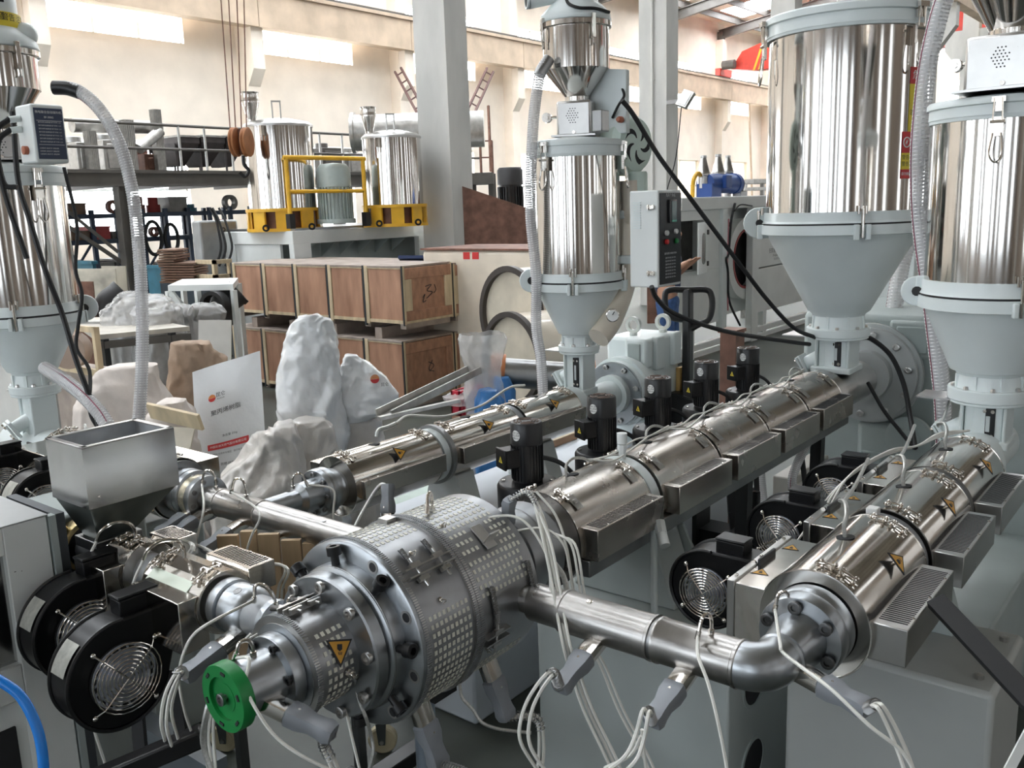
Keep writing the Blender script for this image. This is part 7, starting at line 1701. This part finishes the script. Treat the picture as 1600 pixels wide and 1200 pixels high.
MB().tube([fb(1142, 318)+XP*.06, fb(1136, 345)+XP*.06, fb(1132, 395)+XP*.06, fb(1128, 405)+XP*.06, fb(1131, 425)+XP*.06, fb(1133, 470)+XP*.06, fb(1150, 508)+XP*.06], .016, 7, 6).build('black_cable', rubber, rm)
MB().tube([fb(1133, 342)+XP*.05, fb(1131, 395)+XP*.05, fb(1131, 430)+XP*.05, fb(1132, 485)+XP*.05], .010, 6, 5).build('pink_cable', mat('pink_cable', (.60, .25, .28), .5), rm)
MB().tube([fb(1142, 330)+XP*.05, fb(1152, 320)+XP*.05, fb(1170, 322)+XP*.05], .008, 6, 5).build('black_cable', rubber, rm)
mb = MB()
for k in range(6): mb.ball(fb(1140+k*5, 352+(k % 2)*6)+XP*-.2, .05, 8)
mb.build('valve_cluster', rust, rm)
# sign panel in the next bay
y5, y6 = fb(1184, 350).y, fb(1262, 330).y
MB().span((XB-.02, y5, fb(1184, 418).z), (XB+.01, y6, fb(1184, 318).z)).build('sign_panel', paintw, rm, bev=.006)
MB().span((XB-.06, yb2+.2, zb_-.02), (XB+.02, yD, fb(1184, 420).z)).build('lower_beam', paintw, rm, bev=.01)
MB().cyl((XB+.0, fb(1200, 352).y, fb(1200, 352).z), (XB+.012, fb(1200, 352).y, fb(1200, 352).z), .17, seg=36).build('hand_wheel_port', blackm, rm)
mb = MB(); put_text(mb, '张家港塑料机械有限公司', .075, fb(1218, 390)+XP*.012, (0, 1, 0), (0, 0, 1)); put_text(mb, 'Zhangjiagang Plastic Machinery Co.', .042, fb(1219, 397)+XP*.012, (0, 1, 0), (0, 0, 1)); put_text(mb, 'Tel: 0512-58 Fax: 0512-58', .045, fb(1218, 403)+XP*.012, (0, 1, 0), (0, 0, 1)); mb.build('lettering', mat('grey_print', (.18, .18, .2), .6), rm, smooth=0)
for zz in (520, 545): z_ = fb(1160, zz).z; MB().span((XB-.05, yA-.2, max(.02, z_-.05)), (XB+.03, yD, max(.08, z_+.03))).build('base_rail', paintw, rm, bev=.006)
for yy in (yA+.3, yb2+.5, yD-.3): MB().span((XB-.24, yy-.06, 0), (XB+.02, yy+.06, zb_)).build('leg', paintw, rm, bev=.006)
# blue motor, silver cones, yellow guards on the machine top
XT = XB-.18
def ft(px, py): return atX(px, py, XT)
bm = thing('blue_motor', 'blue electric motor lying on top of the pale machine below three silver cones', 'motor', (XT, ft(1120, 300).y, zt))
q0 = ft(1102, 287); q1 = ft(1150, 286); q1.z = q0.z; r_m = (q0.z-ft(1102, 302).z)*1.05
MB().cyl(q0, q0.lerp(q1, .92), r_m, seg=28).build('motor_body', bluep, bm); MB().lathe([(r_m*1.08, -.05), (r_m*1.08, .04), (r_m*.8, .07), (0, .07)], q0.lerp(q1, .92), (q1-q0), 28).build('fan_cowl', bluep, bm)
qm = q0.lerp(q1, .36); MB().box((XT+r_m+.02, qm.y, qm.z+.02), (.06, .17, .17)).build('terminal_box', bluep, bm, bev=.01); MB().span((XT-.10, q0.y-.05, zt), (XT+.12, q0.y+.22, q0.z)).build('foot', bluep, bm)
XC = XB-.22
for i, (px, d, py0, py1) in enumerate(((1099, .0, 274, 243), (1122, .0, 272, 241), (1137, .3, 270, 243))):
    b0 = atX(px, py0, XC-d*.2); t0 = atX(px, py1, XC-d*.2); H = t0.z-b0.z; k = H/.46
    single(MB().lathe([(.14*k, -.30*k), (.14*k, -.02*k), (.165*k, 0), (.165*k, .05*k), (.15*k, .07*k), (.065*k, .40*k), (.075*k, .41*k), (.075*k, .46*k), (.05*k, .46*k)], b0, seg=28).cyl((b0.x, b0.y, zt), (b0.x, b0.y, b0.z-.28*k), .05), 'silver_cone', brushed, ['silver cone-shaped filler left of the blue motor', 'silver cone-shaped filler behind the blue motor, middle one', 'silver cone-shaped filler behind the right end of the blue motor'][i], 'cone')
for px0, px1, py1, l in ((1082, 1092, 271, 'yellow bent guard left of the blue motor'), (1201, 1206, 272, 'yellow guard peeping out beside the largest dryer')):
    a0 = ft(px0, 305); a1 = ft(px1, py1)
    single(MB().tube([Vector((XT, a0.y, zt)), Vector((XT, a0.y+.02, zt+(a1.z-zt)*.7)), Vector((XT-.02, a1.y, a1.z)), Vector((XT-.03, a1.y+.10, a1.z-.02))], .028, 8, 5), 'yellow_guard', yellow, l, 'guard')
single(MB().lathe([(.05, 0), (.10, .14), (.10, .2)], Vector((XT, ft(1156, 300).y, zt+.06)), (-.4, .6, .45), 24).box((XT, ft(1156, 300).y, zt+.03), (.12, .2, .06)), 'cone_valve', darksteel, 'dark tilted cone lying right of the blue motor', 'cone')
q = atX(1178, 284, XB-1.2)
mb = MB().box(q, (.45, 1.0, .07)).box(q-UP*.12, (.40, .95, .05))
for e in (-.35, .35): mb.span((q.x-.03, q.y+e-.03, 0), (q.x+.03, q.y+e+.03, q.z))
single(mb, 'metal_tray', galv, 'silver shelf-like tray behind the machine top, near the down pipe', 'tray')

# pallet jack
pj = thing('pallet_jack', 'black pallet jack handle standing upright behind the bolted gearbox', 'pallet jack', atD(1075, 640, 4.9))
d_ = 4.9
def J(x, y): return atD(x, y, d_)
MB().tube([J(1075, 500), J(1052, 497), J(1042, 488), J(1039, 462), J(1047, 453), J(1075, 453), J(1104, 453), J(1112, 464), J(1112, 485), J(1106, 500), J(1092, 507), J(1076, 516)], .017, 10, 6).build('handle_loop', blackm, pj)
MB().bar(J(1075, 452), J(1074, 640), .055, .045).build('shaft', blackm, pj, bev=.008)
b_ = J(1074, 640); MB().box((b_.x, b_.y, b_.z/2+.05), (.2, .2, b_.z+.1)).build('pump_body', blackm, pj, bev=.02)
MB().span((b_.x-.28, b_.y+.1, .06), (b_.x-.12, b_.y+1.2, .12)).span((b_.x+.12, b_.y+.1, .06), (b_.x+.28, b_.y+1.2, .12)).span((b_.x-.28, b_.y-.05, .06), (b_.x+.28, b_.y+.12, .25)).build('forks', blackm, pj)
single(MB().span((atD(1137, 560, 5.4).x-.05, atD(1137, 560, 5.4).y, 0), (atD(1137, 560, 5.4).x+.05, atD(1137, 560, 5.4).y+.12, atD(1137, 518, 5.4).z)).box(atD(1137, 518, 5.4)+Vector((0, .06, 0)), (.12, .14, .02)), 'rusty_box', rust, 'narrow rusty box standing right of the pallet jack shaft', 'box')
# spectator machine panel at the right, beige cabinet on the floor
a, b = cbox(1436, 1442, 1476, 178, 700, atD(1442, 178, 6.2).y)
rc_ = thing('pale_cabinet', 'tall pale blue cabinet between the two large dryers', 'cabinet', a)
MB().span((a[0]-.8, a[1], 0), b).build('cabinet_body', paint, rc_, bev=.01); MB().box((b[0]+.01, b[1]-.15, 1.95), (.03, .05, .10)).build('door_latch', chrome, rc_)
a, b = cbox(1206, 1238, 1292, 748, 860, 4.35)
bc = thing('beige_cabinet', 'small beige cabinet on the floor beyond the main barrel, with a coiled clear hose', 'cabinet', a)
MB().span((a[0], a[1], 0), b).build('cabinet_body', mat('beige_paint', (.55, .52, .47), .5), bc, bev=.008); MB().span((b[0], a[1]+.03, a[2]), (b[0]+.006, b[1]-.03, b[2]-.04)).build('cabinet_door', mat('beige_paint', (.55, .52, .47), .5), bc)
hose(bc, [atD(1188, 740, 4.3), atD(1192, 780, 4.25), atD(1200, 808, 4.2), atD(1222, 816, 4.15), atD(1235, 800, 4.1)], .022, (0, -1, 0)); hose(bc, [atD(1262, 690, 4.1), atD(1240, 740, 4.05), atD(1240, 770, 4.05), atD(1255, 800, 4.0), atD(1268, 820, 4.0)], .020, (0, -1, 0))
MB().tube([atD(1250, 690, 4.1), atD(1256, 740, 4.1), atD(1262, 790, 4.1)], .012, 7).build('black_cable', rubber, bc)

# ================================================================ LOWER LEFT CABINET, CABLES, HOSES
XK = -2.47
def fk(px, py): return atX(px, py, XK)
yc, zt = fk(72, 806).y, fk(72, 806).z
cb = thing('control_desk', 'white painted cabinet in the lower left corner with a recessed steel side panel', 'cabinet', (XK-.4, yc-.4, 0))
yw = fk(21, 950).y; zo1, zo0 = fk(10, 868).z, fk(10, 1046).z
MB().span((XK-.85, .30, 0), (XK-.03, yc, zt)).build('cabinet_body', paintw, cb, bev=.004)
MB().span((XK-.03, yw, 0), (XK, yc, zt)).build('side_stile', paintw, cb, bev=.003)
MB().span((XK-.03, .30, zo1), (XK, yw, zt)).build('side_rail', paintw, cb, bev=.003)
MB().span((XK-.03, .30, zo0-.10), (XK, yw, zo0)).build('side_rail', paintw, cb, bev=.003)
MB().span((XK-.029, .30, zo0), (XK-.022, yw, zo1)).build('steel_panel', sheet, cb)
MB().span((XK-.029, .30, 0), (XK-.02, yw-.03, zo0-.18)).build('lower_opening', dark, cb)
MB().span((XK-.85, .30, zt), (XK+.002, yc+.004, zt+.004)).build('lid_sheet', mat('lid_grey', (.42, .43, .43), .45, .2), cb, bev=.001)
MB().span((XK-.02, yc+.004, 0), (XK+.006, yc+.022, zt-.002)).build('edge_strip', paintg, cb)
MB().span((XK-.3, yc+.022, 0), (XK-.004, yc+.05, zt-.004)).build('edge_gap', mat('gap_dark', (.10, .11, .12), .5, .4), cb)
mb = MB(); put_text(mb, '-  .', .02, fk(28, 891)+Vector((.0012, 0, 0)), (0, 1, 0), (0, 0, 1)); mb.build('pencil_mark', ink, cb, smooth=0, kind='stuff')
g = single(MB().span((-2.32, 1.14, 0), (-1.98, 1.18, .60)).span((-2.34, 1.13, .58), (-1.96, 1.19, .61)), 'grey_guard', mat('guard_grey', (.14, .16, .18), .35, .1), 'dark grey guard sheet standing below the two front blowers', 'guard')
single(MB().tube([atD(-25, 1052, 1.5), atD(0, 1064, 1.5), atD(32, 1088, 1.5), atD(55, 1130, 1.5), atD(66, 1175, 1.5), atD(70, 1240, 1.5), atD(70, 1320, 1.5)], .0085, 14, 8), 'air_hose', bluehose, 'bright blue air hose curving down in the lower left corner', 'hose')
def cable(P, r, l, m=rubber, nm='black_cable', cat='cable'):
    return single(MB().tube([atD(*p) for p in P], r, 8, 7), nm, m, l, cat)
cable([(20, 175, 3.3), (28, 280, 3.3), (45, 340, 3.3), (70, 420, 3.3), (97, 490, 3.35), (118, 560, 3.35), (140, 620, 3.35), (155, 665, 3.35)], .010, 'thick black cable running down in front of the left-hand dryer')
cable([(100, 262, 3.6), (120, 350, 3.6), (118, 420, 3.6), (128, 460, 3.6), (122, 510, 3.6), (120, 545, 3.6), (140, 580, 3.6), (140, 640, 3.5), (152, 668, 3.5)], .0075, 'thin black cable hanging just right of the left-hand dryer')
cable([(972, 157, 3.66), (990, 180, 3.7), (1030, 245, 3.8), (1075, 305, 3.9), (1120, 365, 4.0), (1165, 425, 4.1), (1200, 470, 4.2), (1240, 512, 4.3), (1275, 528, 4.4)], .010, 'long straight black cable sloping from the slim dryer down to the largest dryer')
cable([(1018, 448, 3.5), (1026, 466, 3.55), (1050, 488, 3.65), (1100, 508, 3.8), (1150, 521, 4.0), (1200, 529, 4.2), (1265, 538, 4.4)], .010, 'black cable sagging from the control cabinet to the largest dryer')
cable([(1345, 528, 4.5), (1362, 530, 4.5), (1392, 556, 4.5), (1412, 600, 4.5), (1422, 650, 4.4), (1430, 700, 4.2)], .012, 'black cable looping over the large gear flange')
cable([(1356, 598, 4.5), (1380, 640, 4.4), (1405, 672, 4.3), (1428, 700, 4.2)], .009, 'thinner black cable slanting across the large gear flange to the right extruder')
cable([(1042, 830, 3.1), (1075, 850, 3.1), (1110, 872, 3.1), (1130, 880, 3.0)], .010, 'black cable slanting behind the main barrel support toward the blower')
def flat(P, wd, l):
    mb = MB()
    for p, q in zip(P[:-1], P[1:]): mb.bar(atD(*p), atD(*q), wd, .02, up=ray(800, 600))
    return single(mb, 'cable_duct', rubber, l, 'cable duct')
flat([(214, 1105, 2.35), (222, 1195, 2.35)], .03, 'short black flat cable duct below the front blower, left one')
flat([(268, 1050, 2.35), (284, 1150, 2.35)], .03, 'black flat cable duct right of the front blower, behind the hanging wires')
flat([(1030, 835, 3.2), (1040, 900, 3.2), (1055, 990, 3.2), (1062, 1040, 3.2)], .045, 'broad black flat cable duct standing left of the nearest right-hand blower')
flat([(1141, 752, 3.9), (1144, 800, 3.9), (1150, 855, 3.9)], .035, 'black flat cable duct dropping from under the middle of the main barrel')
flat([(1181, 735, 4.1), (1184, 800, 4.1), (1190, 832, 4.1)], .02, 'thin black flat cable duct dropping beside the coiled clear hose')
flat([(1462, 938, 2.05), (1680, 1170, 1.7)], .042, 'broad black flat cable duct slanting down at the right picture edge')
single(MB().bar(atD(1570, 1215, 1.7), atD(1620, 1120, 1.75), .02, .004, up=ray(800, 600)), 'white_strip', paintw, 'narrow white strip at the lower right corner', 'strip')
MBs = MB().box(atD(1178, 850, 3.55), (.10, .14, .12)); 
single(MB().box(atD(1175, 848, 3.75), (.16, .14, .10)).box(atD(1180, 815, 3.75), (.03, .03, .26)), 'junction_box', black, 'black junction box with a riser under the main barrel', 'box', bev=.004)

# ================================================================ WORKER behind the control cabinet
pz = atD(1043, 480, 10.0); px_, py_ = pz.x, pz.y
f, s = facing(Vector((px_, py_, 0)))
ang = math.radians(75); ff = f*math.cos(ang)+s*math.sin(ang); sf = Vector((-ff.y, ff.x, 0))
wk = thing('person', 'person in blue jeans and dark shirt standing sideways behind the white control cabinet', 'person', (px_, py_, 0))
def skin_mesh(name, pts, edges, m, parent, root=0, sub=2):
    me = bpy.data.meshes.new(name); me.from_pydata([tuple(p[0]) for p in pts], edges, []); me.materials.append(m)
    ob = bpy.data.objects.new(name, me); COL.objects.link(ob); ob.parent = parent
    md = ob.modifiers.new('skin', 'SKIN'); md.use_smooth_shade = True
    sv = me.skin_vertices[0].data if me.skin_vertices else None
    if sv is None:
        bm = bmesh.new(); bm.from_mesh(me); lay = bm.verts.layers.skin.verify(); bm.to_mesh(me); bm.free(); sv = me.skin_vertices[0].data
    for i, p in enumerate(pts): sv[i].radius = p[1] if isinstance(p[1], tuple) else (p[1], p[1]); sv[i].use_root = (i == root)
    sb = ob.modifiers.new('sub', 'SUBSURF'); sb.levels = sub; sb.render_levels = sub
    return ob
import bmesh
def L(a, b, z): return sf*a+ff*b+UP*z
body = [(L(0, 0, .95), (.15, .11)), (L(0, 0, 1.12), (.14, .10)), (L(0, .0, 1.32), (.165, .11)), (L(0, 0, 1.45), (.11, .08)), (L(0, .01, 1.52), .052), (L(0, .02, 1.585), (.07, .08)), (L(0, .03, 1.66), (.078, .098)), (L(0, .02, 1.73), (.06, .075))]
E_ = [(i, i+1) for i in range(7)]
for e in (-1, 1):
    n0 = len(body); body += [(L(e*.09, 0, .88), .085), (L(e*.10, .03, .50), .058), (L(e*.10, -.01, .10), .04), (L(e*.10, .12, .04), (.04, .03))]; E_ += [(0, n0), (n0, n0+1), (n0+1, n0+2), (n0+2, n0+3)]
    n1 = len(body); body += [(L(e*.19, 0, 1.40), .055), (L(e*.23, .02, 1.16), .042), (L(e*.19, .18, 1.30), .032), (L(e*.17, .25, 1.345), (.038, .022))]; E_ += [(3, n1), (n1, n1+1), (n1+1, n1+2), (n1+2, n1+3)]
    for k in range(4):
        n2 = len(body); body += [(L(e*.17+(k-1.5)*.018, .295, 1.372-.004*k), .0095), (L(e*.17+(k-1.5)*.019, .328-.006*abs(k-1.5), 1.378), .008)]; E_ += [(n1+3, n2), (n2, n2+1)]
    n2 = len(body); body += [(L(e*.17-e*.035, .265, 1.37), .010), (L(e*.17-e*.045, .295, 1.385), .009)]; E_ += [(n1+3, n2), (n2, n2+1)]
bo = skin_mesh('body', body, E_, skin, wk)
je = [(L(0, 0, 1.0), (.165, .125)), (L(0, 0, .92), (.165, .13))]; JE = [(0, 1)]
for e in (-1, 1): n0 = len(je); je += [(L(e*.095, 0, .82), .105), (L(e*.10, .03, .50), .082), (L(e*.10, -.01, .12), .072), (L(e*.10, -.005, .05), .075)]; JE += [(1, n0), (n0, n0+1), (n0+1, n0+2), (n0+2, n0+3)]
skin_mesh('jeans', je, JE, jeans, wk)
sh = [(L(0, 0, .96), (.165, .125)), (L(0, 0, 1.12), (.155, .115)), (L(0, 0, 1.32), (.18, .125)), (L(0, 0, 1.45), (.12, .09)), (L(0, 0, 1.49), (.065, .065))]; SE = [(i, i+1) for i in range(4)]
for e in (-1, 1): n0 = len(sh); sh += [(L(e*.20, 0, 1.40), .07), (L(e*.235, 0, 1.2), .06)]; SE += [(3, n0), (n0, n0+1)]
skin_mesh('shirt', sh, SE, shirt, wk)
hd = L(0, .03, 1.66)+Vector((0, 0, 0))
MBh = MB().ball(Vector((px_, py_, 0))+hd+UP*.045-ff*.02, .098, 20, (1, 1, .8)); MBh.build('hair', hair, wk)
for e in (-1, 1):
    MB().ball(Vector((px_, py_, 0))+hd+ff*.098+sf*e*.032+UP*.005, .012, 10).build('eye', white, wk); MB().ball(Vector((px_, py_, 0))+hd+sf*e*.082-UP*.01, .028, 10, (.4, .8, 1.2)).build('ear', skin, wk)
    MB().ball(Vector((px_, py_, 0))+L(e*.10, .06, .045), .05, 14, (1.5, 1.5, .8)).build('shoe', rubber, wk)
MB().ball(Vector((px_, py_, 0))+hd+ff*.115-UP*.02, .017, 10, (.8, .8, 1.3)).build('nose', skin, wk); MB().ball(Vector((px_, py_, 0))+hd+ff*.10-UP*.062, .02, 10, (1, 1, .35)).build('mouth', mat('lips', (.42, .16, .13), .5), wk)
